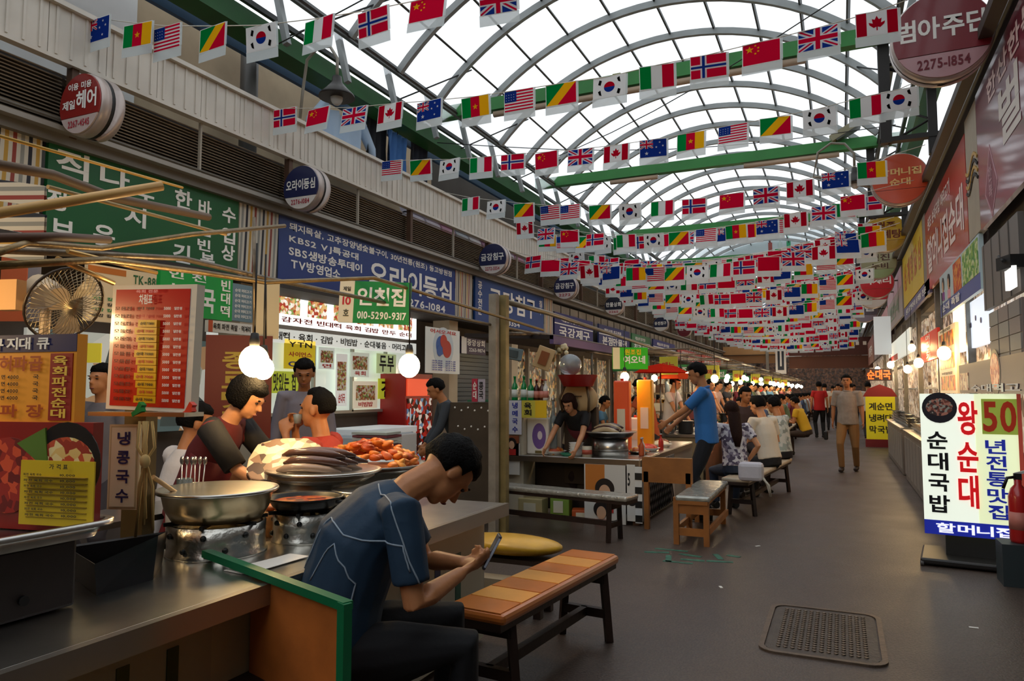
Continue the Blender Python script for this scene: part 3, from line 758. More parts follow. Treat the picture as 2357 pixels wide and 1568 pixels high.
# lit box sign and shop fronts below
XW = -6.15
struct(MB().box((XW-.1, 28, 1.3), (.15, 64, 2.62)), 'wall_shopfront', mat('#5b5048', .75, 0, .1, 6, .35, 1.2))
struct(MB().box((XL-.2, 28, 2.6), (.75, 64, .05)), 'trim_3', mat('#3a3430', .7))
food = spots(['#c98a5a', '#e9dcc8', '#a33c2a', '#d8b070', '#f0ece0', '#7d9a55', '#b06a48'], 26, .4, 1.0)
b = lboard('food_photo_lightbox', 'long lit white box sign with a row of food photographs over a shop window', 'lightbox', XW+.12, 622, 958, 668, 762, '#eef4f2', m=mat('#f2f6f2', .4, emit=1.15), th=.1)
for k in range(6):
    b.rect(.04+k*.16, .22, .155+k*.16, .88, food, 'photo')
b.text('19', .42, .6, .5, .9, TR); b.text('감자전 빈대떡 육회 김밥 만두 순대', .05, .04, .95, .16, TR)
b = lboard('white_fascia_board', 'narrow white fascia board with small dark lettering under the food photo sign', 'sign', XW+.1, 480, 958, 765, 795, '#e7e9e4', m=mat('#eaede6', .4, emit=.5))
b.text('순대국밥 · 빈대떡 · 육회 · 김밥 · 비빔밥 · 순대볶음 · 머리고기', .04, .2, .96, .8, TB)
def window(u0, u1, vt, vb, label, posters):
    ya, yb = at(u0, 800, x=XW+.05).y, at(u1, 800, x=XW+.05).y; um = (u0+u1)/2
    z1, z0 = at(um, vt, x=XW).z, at(um, vb, x=XW).z
    t = thing('shop_window', label, 'window', (XW+.03, (ya+yb)/2, z0))
    MB().box((XW+.0, (ya+yb)/2, (z0+z1)/2), (.04, yb-ya, z1-z0)).build('glass', mat('#cfd8cc', .12, 0, emit=.55), t)
    mb = MB(); n = max(2, int((yb-ya)/.7))
    for k in range(n+1): mb.box((XW+.04, ya+(yb-ya)*k/n, (z0+z1)/2), (.05, .035, z1-z0))
    for z in (z0, z1): mb.box((XW+.04, (ya+yb)/2, z), (.05, yb-ya, .04))
    mb.build('window_frame', mat('#a9a79f', .4, .5), t)
    return ya, yb, z0, z1
window(620, 955, 798, 948, 'wide bright shop window plastered with posters behind the diners', 6)
PC = [('#d8d23a', 'TV방영업소'), ('#e8c41c', '맛집'), ('#f0ece0', '육회 비빔밥'), ('#e9e4d4', '순대'), ('#ccd94a', '빈대떡'), ('#ede6da', '메뉴')]
pr = random.Random(3)
for i, (u0, u1, vt, vb, c, t, lab) in enumerate([
        (655, 726, 783, 850, '#e3c61d', 'YTN|사이언스|OBS', 'yellow poster with three rows of lettering, top of the bright shop window'),
        (622, 690, 855, 905, '#c5d23c', '맛있는 집', 'lime yellow poster under the three-row yellow one'),
        (775, 800, 815, 935, '#efeee8', '순대국', 'tall white paper notice with a dark oval on the shop window'),
        (808, 850, 812, 868, '#dfe7d8', '육회', 'pale printed food poster in the upper middle of the shop window'),
        (868, 912, 815, 860, '#c8dca0', '두부', 'pale green food poster right of the middle of the shop window'),
        (815, 870, 878, 940, '#efe0c6', '비빔밥', 'cream menu poster low in the shop window'),
        (872, 918, 872, 918, '#cdd43a', '전', 'lime square poster low on the right of the shop window'),
        (735, 770, 800, 850, '#e6efe6', '면', 'small white food poster beside the yellow one in the shop window')]):
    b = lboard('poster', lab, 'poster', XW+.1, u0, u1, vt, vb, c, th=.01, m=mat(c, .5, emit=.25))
    rows = t.split('|')
    if i in (0, 1, 4, 6):
        for k, r in enumerate(rows): b.text(r, .12, 1-(k+1)/len(rows)+.08, .88, 1-k/len(rows)-.08, [TB, TR, TBL][k % 3])
    else:
        b.rect(.1, .3, .9, .85, spots(['#c98a5a', '#e9dcc8', '#a33c2a', '#d8d070', '#7d9a55'], 40, .5), 'photo'); b.text(t, .2, .06, .8, .24, TR)
# white hanging poster, red drinks fridge, freezer, shutter
b = lboard('hanging_poster', 'white hanging poster with a blue and red round emblem beside the shop corner', 'poster', -5.5, 980, 1058, 757, 860, '#e8ece8', th=.012)
b.text('어서오셔요', .12, .88, .88, .97, TR)
for (u, v, r, c) in ((.5, .58, .3, '#c8d4da'), (.42, .62, .14, '#2f5fa8'), (.6, .55, .13, '#c03a30'), (.5, .72, .1, '#c03a30'), (.38, .5, .08, '#2f5fa8')): b.disc(u, v, r*b.w, mat(c, .5))
for k in range(5): b.text('전화 안내', .15, .06+k*.05, .85, .09+k*.05, TBL)
fr = thing('drinks_fridge', 'red upright drinks fridge with a glass door behind the man looking down', 'fridge', (-6.0, 9.2, 0))
MB().box((-5.95, 9.2, .85), (.5, .75, 1.7)).build('cabinet', mat('#a8201d', .4), fr)
MB().box((-5.69, 9.2, 1.5), (.02, .7, .25)).build('header', mat('#d84a2a', .4, emit=.8), fr)
MB().box((-5.69, 9.2, .85), (.02, .66, .98)).build('glass_door', spots(['#2a1512', '#b02a20', '#e0d4c8', '#8a2018', '#3a1a14', '#6d8fb0'], 16, .2, .35), fr)
MB().tube([(-5.66, 8.9, .5), (-5.66, 8.9, 1.2)], .014, 6).build('handle', STEEL, fr)
cf = thing('chest_freezer', 'white chest freezer with sliding lids standing before the shop window', 'freezer', (-5.4, 7.7, 0))
MB().box((-5.45, 7.7, .45), (.6, 1.15, .9)).build('cabinet', mat('#d5dade', .4), cf, bevel=.02)
MB().box((-5.45, 7.7, .95), (.6, 1.15, .08)).build('lid', mat('#e6ecef', .3, emit=.15), cf, bevel=.01)
MB().box((-5.14, 7.7, .3), (.02, .7, .2)).build('vent', mat('#9aa0a4', .5), cf)
sh_ = thing('roller_shutter', 'closed grey roller shutter of the shop under the second blue sign', 'shutter', (-6.0, 11.2, 0))
mb = MB()
for k in range(28):
    o = MB().box((-5.98, 11.35, .05+k*.075), (.03, 1.7, .066), ry=.15).build('slat', mat('#6a7279', .45, .4), sh_)
MB().box((-5.95, 11.35, 2.25), (.14, 1.8, .16)).build('shutter_box', mat('#555a5e', .5, .3), sh_)
b = lboard('shop_name_board', 'small dark plum board with white lettering above the grey roller shutter', 'sign', -5.8, 1062, 1118, 778, 816, '#3a2b4c', th=.05)
b.text('중앙상회', .22, .5, .95, .9, TW); b.text('2263-9874', .3, .15, .95, .38, TW); b.rect(0, 0, .2, 1, TW)
# other shop fronts further down
for i, (a, c_) in enumerate([(13.2, 16), (16.6, 20), (20.8, 25), (26, 31), (32, 38)]):
    t = thing('shop_display', 'lit shop front with goods, %s along the left beyond the roller shutter' % ORD[i], 'shop front', (XW, (a+c_)/2, 0))
    MB().box((XW+.02, (a+c_)/2, 1.2), (.04, c_-a, 2.2)).build('glass', spots(['#6a563c', '#a89878', '#5a5a44', '#8a5a3a', '#98907c', '#3a3430', '#b08a50', '#2c2622'], 14, .4, .4), t)  # emission in the goods pattern stands in for the lit interior
    for k in range(4): MB().box((XW+.08, a+(c_-a)*k/3, 1.2), (.08, .08, 2.3)).build('pillar', mat('#8d867a', .5), t)
for i, y in enumerate([5.75, 10.15, 12.55]):
    c = thing('shop_pillar', ['cream pillar between the green sign shop and the bright window shop', 'cream pillar at the right end of the bright shop window', 'cream pillar right of the grey roller shutter'][i], 'pillar', (-5.75, y, 0))
    MB().box((-5.8, y, 1.3), (.3, .28, 2.58)).build('shaft', mat('#b9a98f', .6, 0, .05, 6, .12, 3), c)
# deep warm shop interior behind stall one
b = lboard('cream_menu_sign', 'cream and orange menu sign left of the green noodle sign', 'sign', -5.2, 195, 364, 618, 745, '#e8c79a', m=mat('#e8c79a', .5, emit=.1))
b.text('TK-881', .6, .75, .95, .92, mat('#2f6a3a', .5)); b.text('10', .7, .45, .9, .7, TR); b.rect(.0, .86, .5, .97, mat('#d8782a', .5))
for k in range(4): b.text('국밥 칼국수', .06, .08+k*.1, .5, .14+k*.1, [TB, mat('#2f8a4a', .5)][k % 2])
g = lboard('green_stall_sign', 'green stall sign with white characters hanging behind the red menu board', 'sign', -4.6, 364, 532, 622, 730, '#14893a', m=mat('#14893a', .45, emit=.12))
g.text('인 천', .1, .76, .6, .93, TW, .03); g.text('순대국', .05, .12, .74, .66, TW, .05); g.col('빈대떡', .82, .06, .96, .92, TW)
b = lboard('blue_grey_notice', 'blue grey notice sheet right of the green noodle sign', 'notice', -4.9, 532, 580, 655, 740, '#6f8a96')
for k in range(6): b.text('순대 머리고기', .1, .08+k*.14, .9, .17+k*.14, TW)
b = lboard('white_strip_sign', 'white strip sign with small dark letters under the blue grey notice', 'sign', -4.9, 478, 580, 742, 768, '#e4e0d6')
b.text('육회 파전 족발 · 먹거리', .1, .25, .95, .8, TB); b.rect(0, 0, .09, 1, mat('#c8562e', .5))
b = gboard('red_banner', 'dark red upright banner with yellow characters behind the cook', 'banner', 5.2, 480, 618, 772, 1010, '#6a2016', rot=.3)
b.col('종로맛집', .25, .1, .68, .85, mat('#b09434', .5), .05)
# green hanging sign in front of the blue one
g = gboard('green_stall_sign', 'green hanging stall sign with a phone number in front of the blue shop sign', 'sign', 5.6, 778, 945, 648, 745, '#128038', rot=-.12, roll=-.05, th=.03, m=mat('#128038', .45, emit=.08))
g.rect(0, 0, .21, 1, mat('#e8dfc4', .5)); g.text('10', .05, .42, .17, .62, TR); g.text('제일', .05, .75, .16, .86, TB); g.text('호', .07, .15, .15, .32, mat('#4c4c3c', .5))
g.text('인천집', .26, .42, .94, .86, TW, .05); g.text('010-5290-9317', .27, .1, .96, .28, TW, .02)

# ---------------- round drum signs
def round_sign(name, label, u, v, rpx, x, cols, top=None, main='', low=None, band='#d9d2ce', tm=None, lm=None, arm=-1, th=.2):
    c = at(u, v, x=x); dist = (c-V((0, 0, CAMH))).dot(FW); r = rpx*dist/FPX
    t = thing(name, label, 'sign', (c.x, c.y, c.z-r))
    MB().lathe((c.x, c.y+th/2, c.z), [(r*.96, 0), (r, .02), (r, th*.45), (r*1.0, th*.45)], 36, 'Y').build('rim', mat('#b8aaa4', .35, .3), t)
    MB().lathe((c.x, c.y+th/2, c.z), [(r*.99, th*.4), (r*.99, th*.62)], 36, 'Y').build('dark_band', DARK, t)
    MB().lathe((c.x, c.y+th/2, c.z), [(r, th*.6), (r, th-.02), (r*.96, th)], 36, 'Y').build('rim', mat('#b8aaa4', .35, .3), t)
    yf = c.y-th/2-.002
    def seg(z0, z1, m, e, nm='face'):
        P = []; n = 40
        a1, a0_ = math.asin(max(-1, min(1, z1))), math.asin(max(-1, min(1, z0)))
        for k in range(n//2+1): a = a0_+(a1-a0_)*k/(n//2); P.append((math.cos(a)*r*.95, math.sin(a)*r*.95))
        for k in range(n//2+1): a = a1+(a0_-a1)*k/(n//2); P.append((-math.cos(a)*r*.95, math.sin(a)*r*.95))
        return MB().prism(P, (c.x, yf, c.z), (1, 0, 0), (0, 0, 1), (0, -e, 0)).build(nm, m, t)
    seg(-.42, 1, mat(cols, .4, clear=.5), .012); seg(-1, -.44, mat(band, .4, clear=.5), .012, 'lower_face')
    def tx(s, a, b_, c_, d, m):
        vs, fs = glyphs(s, .04)
        MB().add([(c.x+r*(a+(c_-a)*p), yf-.016, c.z+r*(b_+(d-b_)*q)) for p, q in vs], fs).build('lettering', m, t)
    if top: tx(top, -.55, .45, .55, .68, tm or TW)
    if isinstance(main, str): main = [(main, -.8, -.12, .8, .36)]
    for m_ in main: tx(*m_, tm or TW)
    if low: tx(low, -.5, -.75, .5, -.52, lm or mat('#a83040', .5))
    xa = XL+.0 if arm < 0 else XR+.1
    MB().tube([(c.x+(-r if arm < 0 else r)*.9, c.y, c.z+r*.1), (xa, c.y, c.z+r*.1)], .018, 6).build('bracket', mat('#4a3a30', .5), t)
    return t
round_sign('round_sign', 'round red and white drum sign of a hairdresser, nearest on the left facade', 215, 250, 72, -5.3, '#8e1d1a', '이용 미용', [('제일', -.8, -.15, -.2, .15), ('헤어', -.15, -.2, .8, .4)], '2267-4545', band='#c7b3ae')
round_sign('round_sign', 'round navy drum sign second along the left facade, above the striped panel', 708, 437, 52, -5.3, '#1b2350', None, '오라이등심', '2276-1084')
round_sign('round_sign', 'round navy drum sign third along the left facade, over the second blue sign', 1140, 598, 36, -5.3, '#1d2550', None, '금강침구', '2272-3354')
round_sign('round_sign', 'round navy drum sign fourth along the left facade', 1304, 663, 28, -5.3, '#20264f', None, '금강침구', '2272')
round_sign('round_sign', 'round dark drum sign fifth along the left facade', 1415, 705, 22, -5.3, '#1c2136', None, '만물상회', '2265')
round_sign('round_sign', 'round navy drum sign sixth along the left facade', 1522, 747, 17, -5.3, '#1c2446', None, '유진침구')
round_sign('round_sign', 'small round dark red drum sign, seventh and farthest on the left facade', 1576, 760, 16, -5.3, '#6d1a28', '광장', '한복', band='#6d1a28')
round_sign('round_sign', 'large round dark red sign with a phone number at the upper right', 2165, 92, 104, .86, '#7c1522', None, [('범아주단', -.86, -.08, .86, .42)], '2275-1854', band='#b98d92', lm=mat('#6d1224', .5), arm=1)
round_sign('round_sign', 'round orange sign with small pale writing on the right side', 2070, 416, 60, .84, '#c8481c', None, [('할머니집', -.72, .12, .72, .42), ('순대', -.35, -.26, .35, .02)], None, band='#c8481c', tm=mat('#ecc27a', .5), arm=1)
round_sign('round_sign', 'round mustard yellow sign below the orange one on the right', 2036, 538, 45, .84, '#c9a21c', None, [('원조', -.4, .25, .5, .55), ('삼계탕', -.7, -.32, .75, .12)], None, band='#b08a18', tm=mat('#6d2a12', .5), arm=1)
round_sign('round_sign', 'round olive grey sign with dark writing below the yellow one', 2022, 606, 38, .84, '#9a9878', None, [('현진', -.5, .1, .6, .5), ('누비', -.4, -.4, .5, -.05)], None, band='#8a9a70', tm=mat('#4a2a20', .5), arm=1)
round_sign('round_sign', 'upper of two round red and white signs on the right', 2018, 652, 36, .84, '#c32030', '원조', '먹거리', None, band='#c32030', arm=1)
round_sign('round_sign', 'lower of two round red and white signs on the right', 2008, 678, 33, .8, '#c32030', None, '빈대떡', None, band='#d8cfc8', arm=1)
round_sign('round_sign', 'round grey mauve sign farthest down the right side', 1990, 715, 28, .8, '#5d5660', None, '김밥', None, band='#8c8490', arm=1)

# ---------------- right facade signs
xr = XR-.02
def rb(name, label, y0, y1, z0, z1, col, **k): return Board(name, label, 'sign', (xr, y1, z0), RR, UPZ, y1-y0, z1-z0, col, **k)
b = rb('maroon_shop_sign', 'large glossy maroon shop sign with big white characters at the right edge', 5.2, 8.15, 3.0, 4.33, '#7d2038', m=mat('#7d2038', .3, clear=.6))
b.text('벌', .36, .35, .62, .72, mat('#d8cfc8', .5), .06); b.text('상회', .68, .35, .95, .72, mat('#d8cfc8', .5), .06); b.text('한산한복', .2, .76, .8, .92, mat('#d8b8b4', .5))
b.poly([(.1, .2), (.2, .5), (.3, .2), (.2, .0)], mat('#b98a94', .5), 'emblem'); b.poly([(.115, .2), (.2, .46), (.285, .2), (.2, .04)], mat('#7d2038', .4), 'emblem'); b.col('한복', .17, .12, .23, .36, mat('#b98a94', .5))
p_ = thing('striped_wallboard', 'cream wall panel with a dark wavy stripe between the maroon and the red sign', 'panel', (xr, 8.5, 3.0))
MB().box((xr+.03, 8.5, 3.66), (.06, .68, 1.3)).build('panel', mat('#a89c88', .6, 0, .05, 6, .12, 3), p_)
mb = MB()
for k in range(4):
    mb.mi(k % 2)
    for q in range(8): mb.box((xr-.004, 8.2+q*.085, 3.55+k*.07+.06*math.sin(q*.8)), (.012, .09, .03), rx=.5*math.cos(q*.8))
mb.build('wave_print', [DARK, mat('#c09a4a', .5)], p_)
b = rb('red_shop_sign', 'bright red shop sign with white brush lettering on the right facade', 8.88, 12.9, 3.0, 4.2, '#b8281e', m=mat('#b8281e', .3, clear=.5))
b.text('할머니집순대', .06, .18, .94, .62, mat('#ecd8d0', .5), .04); b.text('원조 순대국밥 머리고기', .1, .72, .7, .88, mat('#ecd8d0', .5))
p_ = thing('striped_wallboard', 'grey wall panel between the red and the yellow sign on the right', 'panel', (xr, 13.1, 3.0))
MB().box((xr+.03, 13.1, 3.6), (.06, .4, 1.3)).build('panel', mat('#857a6c', .6), p_)
b = rb('yellow_shop_sign', 'yellow shop sign with orange brush strokes on the right facade', 13.35, 17.4, 3.2, 4.25, '#d2b224')
for k in range(5): b.text('삼계탕닭'[k % 4], .08+k*.18, .3, .22+k*.18, .8, mat('#c06a1c', .5), .05)
b = rb('blue_strip_sign', 'violet blue strip sign under the yellow shop sign', 12.6, 17.4, 2.95, 3.18, '#5b5a86'); b.text('원조 닭한마리 삼계탕 전문', .1, .25, .9, .75, TW)
b = rb('pale_shop_sign', 'pale pink and grey shop sign beyond the yellow one', 17.8, 23, 3.1, 4.2, '#a8a09c'); b.rect(0, .62, 1, 1, mat('#c9a8b4', .5)); b.text('현진누비', .2, .15, .8, .5, mat('#7c9a80', .5))
b = rb('striped_shop_sign', 'red and white diagonal striped sign board far on the right', 23.2, 27, 2.7, 3.9, '#e8d8dc', m=wavy(['#e6dada', '#c02848'], 1.2, 'DIAGONAL', 0))
for i, (a, c_, col) in enumerate([(27.5, 33, '#7a6f78'), (33.5, 40, '#8c5a50')]):
    b = rb('shop_sign', 'dull grey mauve shop sign far down the right facade' if i == 0 else 'brownish last shop sign of the right facade', a, c_, 2.7, 3.8, col); b.text('광장주단', .2, .3, .8, .7, TW)
b = rb('food_photo_banner', 'slanting photo banner with food and two figures below the red sign', 8.3, 11.4, 2.45, 3.0, '#b9cdd2')
b.rect(0, 0, 1, .3, mat('#5060a0', .5)); b.rect(.42, .3, .62, .95, spots(['#c8502a', '#e0903a', '#a83a20'], 20), 'photo'); b.rect(.66, .3, .98, .95, spots(['#4a8a3a', '#8ab04a', '#d0d8a0'], 20), 'photo')
b.face(.12, .7, .09, '#7a3a8a'); b.face(.3, .65, .09, '#d89aa8'); b.text('순대 족발', .1, .06, .6, .24, TW)

# ================================================================ FLAG STRINGS
FC = {'r': '#e0133f', 'R': '#c8102e', 'w': '#f4f4f4', 'b': '#1f3f9c', 'n': '#1a2c6c', 'g': '#0d9a4a', 'y': '#ffc81e', 'k': '#181818', 'p': '#e9eef0', 'B': '#2a50c0'}
FM = [translucent(FC[c], .45) for c in 'rRwbngykB'] + [translucent('#dfe6e8', .5, .35)]
FI = {c: i for i, c in enumerate('rRwbngykB')}; FI['p'] = 9
def rct(x0, y0, x1, y1): return [(x0, y0), (x1, y0), (x1, y1), (x0, y1)]
def star(x, y, r, n=5): return [(x+(r if k % 2 == 0 else r*.42)*math.sin(PI*k/n)*.66, y+(r if k % 2 == 0 else r*.42)*math.cos(PI*k/n)) for k in range(2*n)]
def jack(x0, y0, x1, y1, c='b'):
    w_, h_ = x1-x0, y1-y0; P = lambda a, b: (x0+a*w_, y0+b*h_)
    L = [(c, rct(x0, y0, x1, y1))]
    for (a, b) in (((0, 0), (1, 1)), ((0, 1), (1, 0))):
        for col, t in (('w', .1), ('r', .035)):
            d = 1 if a[1] == 0 else -1
            L.append((col, [P(a[0], a[1]+d*0), P(a[0]+t, a[1]), P(b[0], b[1]-d*t*1.6), P(b[0], b[1]), P(b[0]-t, b[1]), P(a[0], a[1]+d*t*1.6)]))
    L += [('w', [P(.39, 0), P(.61, 0), P(.61, 1), P(.39, 1)]), ('w', [P(0, .34), P(1, .34), P(1, .66), P(0, .66)]), ('r', [P(.44, 0), P(.56, 0), P(.56, 1), P(.44, 1)]), ('r', [P(0, .4), P(1, .4), P(1, .6), P(0, .6)])]
    return L
def circ(x, y, r, a0_=0, a1=360, n=14): return [(x+r*.66*math.cos(math.radians(a0_+(a1-a0_)*k/n)), y+r*math.sin(math.radians(a0_+(a1-a0_)*k/n))) for k in range(n+1)]
leaf = [(.5, .82), (.55, .66), (.62, .70), (.6, .5), (.7, .56), (.68, .44), (.58, .3), (.515, .34), (.515, .18), (.485, .18), (.485, .34), (.42, .3), (.32, .44), (.3, .56), (.4, .5), (.38, .70), (.45, .66)]
DES = {
 'norwegian': [('r', rct(0, 0, 1, 1)), ('w', rct(.27, 0, .45, 1)), ('w', rct(0, .38, 1, .62)), ('b', rct(.32, 0, .40, 1)), ('b', rct(0, .45, 1, .55))],
 'chinese': [('r', rct(0, 0, 1, 1)), ('y', star(.18, .72, .18))]+[('y', star(x, y, .06)) for x, y in ((.34, .88), (.42, .76), (.42, .6), (.34, .5))],
 'british': jack(0, 0, 1, 1),
 'canadian': [('w', rct(0, 0, 1, 1)), ('R', rct(0, 0, .25, 1)), ('R', rct(.75, 0, 1, 1)), ('R', leaf)],
 'australian': [('b', rct(0, 0, 1, 1))]+jack(0, .5, .5, 1)+[('w', star(.25, .22, .12)), ('w', star(.75, .82, .07)), ('w', star(.62, .55, .07)), ('w', star(.87, .6, .07)), ('w', star(.75, .2, .07))],
 'cameroonian': [('g', rct(0, 0, .34, 1)), ('r', rct(.33, 0, .67, 1)), ('y', rct(.66, 0, 1, 1)), ('y', star(.5, .5, .16))],
 'american': [('w', rct(0, 0, 1, 1))]+[('r', rct(0, k/6.5, 1, k/6.5+1/13)) for k in range(7)]+[('b', rct(0, .46, .42, 1))]+[('w', rct(.05+.09*i, .55+.13*j, .075+.09*i, .58+.13*j)) for i in range(4) for j in range(3)],
 'congolese': [('y', rct(0, 0, 1, 1)), ('g', [(0, .0), (.62, 1), (0, 1)]), ('r', [(.38, 0), (1, 0), (1, 1)])],
 'south korean': [('w', rct(0, 0, 1, 1)), ('R', circ(.5, .5, .26, 0, 180)), ('b', circ(.5, .5, .26, 180, 360))]+[('k', [(x-.06, y-.1*s), (x+.02, y-.1*s-.06*s), (x+.06, y+.1*s-.03), (x-.02, y+.1*s+.03)]) for x, y, s in ((.2, .78, 1), (.8, .78, -1), (.2, .22, -1), (.8, .22, 1))],
 'italian': [('g', rct(0, 0, .34, 1)), ('w', rct(.33, 0, .67, 1)), ('r', rct(.66, 0, 1, 1))],
}
SEQ = ['norwegian', 'chinese', 'british', 'canadian', 'australian', 'cameroonian', 'american', 'congolese', 'south korean', 'italian']
FWD, FHT = .29, .19
def flag_mesh(nat, simple=False):
    mb = MB(); L = DES[nat]
    if simple: L = [q for q in L if len(q[1]) < 8 or q[0] in 'Rb'][:9]
    mb.mi(2).box((0, 0, -FHT/2-.004), (FWD+.012, .001, FHT+.012))
    for k, (c, P) in enumerate(L):
        mb.mi(FI[c]); e = .0012+k*.0003
        vs = [((x-.5)*FWD, y-1) for x, y in P]
        for sg in (-1, 1):
            f = list(range(len(P)))
            a = sum(P[i][0]*P[(i+1) % len(P)][1]-P[(i+1) % len(P)][0]*P[i][1] for i in f)
            mb.add([((x-.5)*FWD, sg*e, (y-1)*FHT-.004) for x, y in P], [f if (a > 0) == (sg < 0) else f[::-1]])
    mb.mi(9).box((.004, .002, -FHT-.045), (FWD+.03, .0012, .085)); mb.mi(9).box((FWD/2+.012, .002, -FHT/2), (.022, .0012, FHT))
    return mb
FMESH = {}
def flag(nat, pos, parent, rz, rx, simple=False, sc_=1.0):
    k = (nat, simple)
    if k not in FMESH:
        o = flag_mesh(nat, simple).build('flag', FM, None); FMESH[k] = o.data
    else:
        o = bpy.data.objects.new('flag', FMESH[k]); COL.objects.link(o)
    o.parent = parent; o.location = V(pos)-parent.location; o.rotation_euler = (rx, 0, rz); o.scale = (sc_,)*3
    o['label'] = '%s flag' % {'norwegian': 'Norwegian', 'chinese': 'Chinese', 'british': 'British', 'canadian': 'Canadian', 'australian': 'Australian', 'cameroonian': 'Cameroonian', 'american': 'American', 'congolese': 'Congolese', 'south korean': 'South Korean', 'italian': 'Italian'}[nat]
    return o
fr_ = random.Random(11)
R_ = {
 0: (3.85, 4.75, [(225, 42, 4), (318, 54, 5), (385, 60, 6), (490, 60, 7), (600, 58, 8), (735, 42, 9), (857, 22, 0), (985, -4, 1), (1145, -30, 2)]),
 1: (5.95, 6.15, [(655, 250, 0), (734, 249, 1), (817, 247, 2), (899, 239, 3), (988, 232, 4), (1093, 222, 5), (1194, 207, 6), (1291, 192, 7), (1403, 176, 8), (1511, 150, 9), (1630, 126, 0), (1752, 96, 1), (1882, 64, 2), (2017, 26, 3)]),
 2: (8.0, 7.6, [(902, 370, 6), (967, 368, 7), (1035, 367, 8), (1107, 362, 9), (1180, 355, 0), (1257, 350, 1), (1336, 343, 2), (1418, 334, 3), (1503, 321, 4), (1590, 306, 5), (1687, 288, 6), (1784, 270, 7), (1885, 250, 8), (1993, 222, 9), (2068, 206, 8)]),
 3: (9.5, 9.2, [(1083, 455, 9), (1142, 462, 8), (1205, 468, 7), (1265, 473, 6), (1312, 472, 6), (1380, 472, 7), (1448, 470, 8), (1524, 463, 9), (1597, 458, 0), (1684, 446, 1), (1762, 432, 2), (1840, 416, 3), (1922, 396, 4), (2005, 372, 5)]),
 4: (11.0, 10.6, [(1207, 512, 3), (1257, 526, 2), (1310, 530, 1), (1370, 538, 0), (1440, 540, 9), (1503, 538, 8), (1562, 534, 7), (1625, 527, 6), (1693, 518, 5), (1765, 507, 4), (1830, 490, 3), (1895, 475, 2), (1962, 450, 1)]),
}
for r, (yl, yr, L) in R_.items():
    pts = []
    for u, v, k in L:
        yy = yl+(yr-yl)*(u-L[0][0])/(L[-1][0]-L[0][0]); pts.append((at(u, v, y=yy), k))
    a, b = V((-5.62, yl+.1, 4.56)), V((.95, yr, pts[-1][0].z+.12))
    if pts[0][0].x < -5.55: a = pts[0][0]+V((-.25, .02, .05))
    root = thing('flag_string', 'string of small printed national flags across the hall, %s from the camera' % ['nearest', 'second', 'third', 'fourth', 'fifth'][r], 'bunting', a, group='flag strings')
    path = [a]+[p for p, k in pts]+[b]
    if r == 0: path.append(V((1.1, 4.7, 5.6)))
    MB().tube(path, .004, 5).build('string', mat('#d8d4c8', .6), root)
    for p, k in pts:
        flag(SEQ[k], p, root, fr_.uniform(-.12, .12), fr_.uniform(-.2, .15))
def ordn(n):
    return ORD[n] if n < 20 else ['twenty', 'thirty', 'forty', 'fifty'][(n+1)//10-2]+'-'+ORD[(n+1) % 10-1] if (n+1) % 10 else ['twentieth', 'thirtieth', 'fortieth', 'fiftieth'][(n+1)//10-2]
n = 5; y = 12.0; cnt = 64
farmb = {}
while y < 47:
    xl_, xr_ = -5.45, .9
    zb = [4.5, 4.1, 4.75, 4.25][n % 4]; zl, zr = min(4.54, zb+fr_.uniform(-.1, .15)), zb+fr_.uniform(-.2, .3); sag = fr_.uniform(.3, .6)
    dyy = fr_.uniform(-.5, .5)
    root = thing('flag_string', 'string of small printed national flags across the hall, %s from the camera' % ordn(n), 'bunting', (xl_, y, zl), group='flag strings')
    nf = 16; path = []
    st = fr_.randrange(10)
    for k in range(nf+2):
        t = k/(nf+1); path.append(V((xl_+(xr_-xl_)*t, y+dyy*t, zl+(zr-zl)*t-sag*4*t*(1-t))))
    MB().tube(path, .006, 4).build('string', mat('#d8d4c8', .6), root)
    stuffmb = MB()
    for k in range(1, nf+1):
        nat = SEQ[(st+k) % 10]; rz, rx = fr_.uniform(-.3, .3), fr_.uniform(-.25, .2); p = path[k]+V((fr_.uniform(-.05, .05), 0, -.01))
        if cnt < 300:
            flag(nat, p, root, rz, rx, True, 1.15); cnt += 1
        else:
            if nat not in farmb: farmb[nat] = flag_mesh(nat, True)
            M_ = Matrix.Translation(p) @ Matrix.Rotation(rz, 4, 'Z') @ Matrix.Rotation(rx, 4, 'X') @ Matrix.Scale(1.15, 4)
            src = farmb[nat]; b0 = len(stuffmb.v)
            stuffmb.v += [M_ @ q for q in src.v]; stuffmb.f += [[b0+i for i in f] for f in src.f]; stuffmb.m += src.m; stuffmb.s += src.s
    if stuffmb.v: tag(stuffmb.build('flags', FM, root), kind='stuff')
    y += .85; n += 1
# second denser set of strings at other heights

# ================================================================ NEAR STALL
ct = thing('stall_counter', 'long stainless steel stall counter in front, under pots, at the seated man\'s back', 'counter', (-2.3, 2.2, 0))
MB().box((-2.27, 2.22, .785), (.94, 3.26, .03)).build('countertop', STEEL, ct, bevel=.006)
MB().box((-1.79, 2.22, .765), (.03, 3.28, .07)).build('front_lip', mat('#a9a29a', .3, .9), ct)
MB().box((-3.2, 3.62, .785), (1.0, .5, .03)).build('countertop', STEEL, ct)
MB().box((-3.5, 2.9, .785), (.4, 1.9, .03)).build('countertop', STEEL, ct)
MB().box((-1.93, 1.4, .4), (.04, 1.2, .72)).build('front_panel', mat('#a89a7c', .5, 0, .05, 10, .1, 4), ct)
MB().box((-1.93, 3.3, .4), (.04, 1.0, .72)).build('front_panel', mat('#c2b9a0', .5, 0, .05, 10, .1, 4), ct)
MB().box((-2.3, 3.83, .4), (.74, .04, .72)).build('end_panel', mat('#b9b09a', .5), ct)
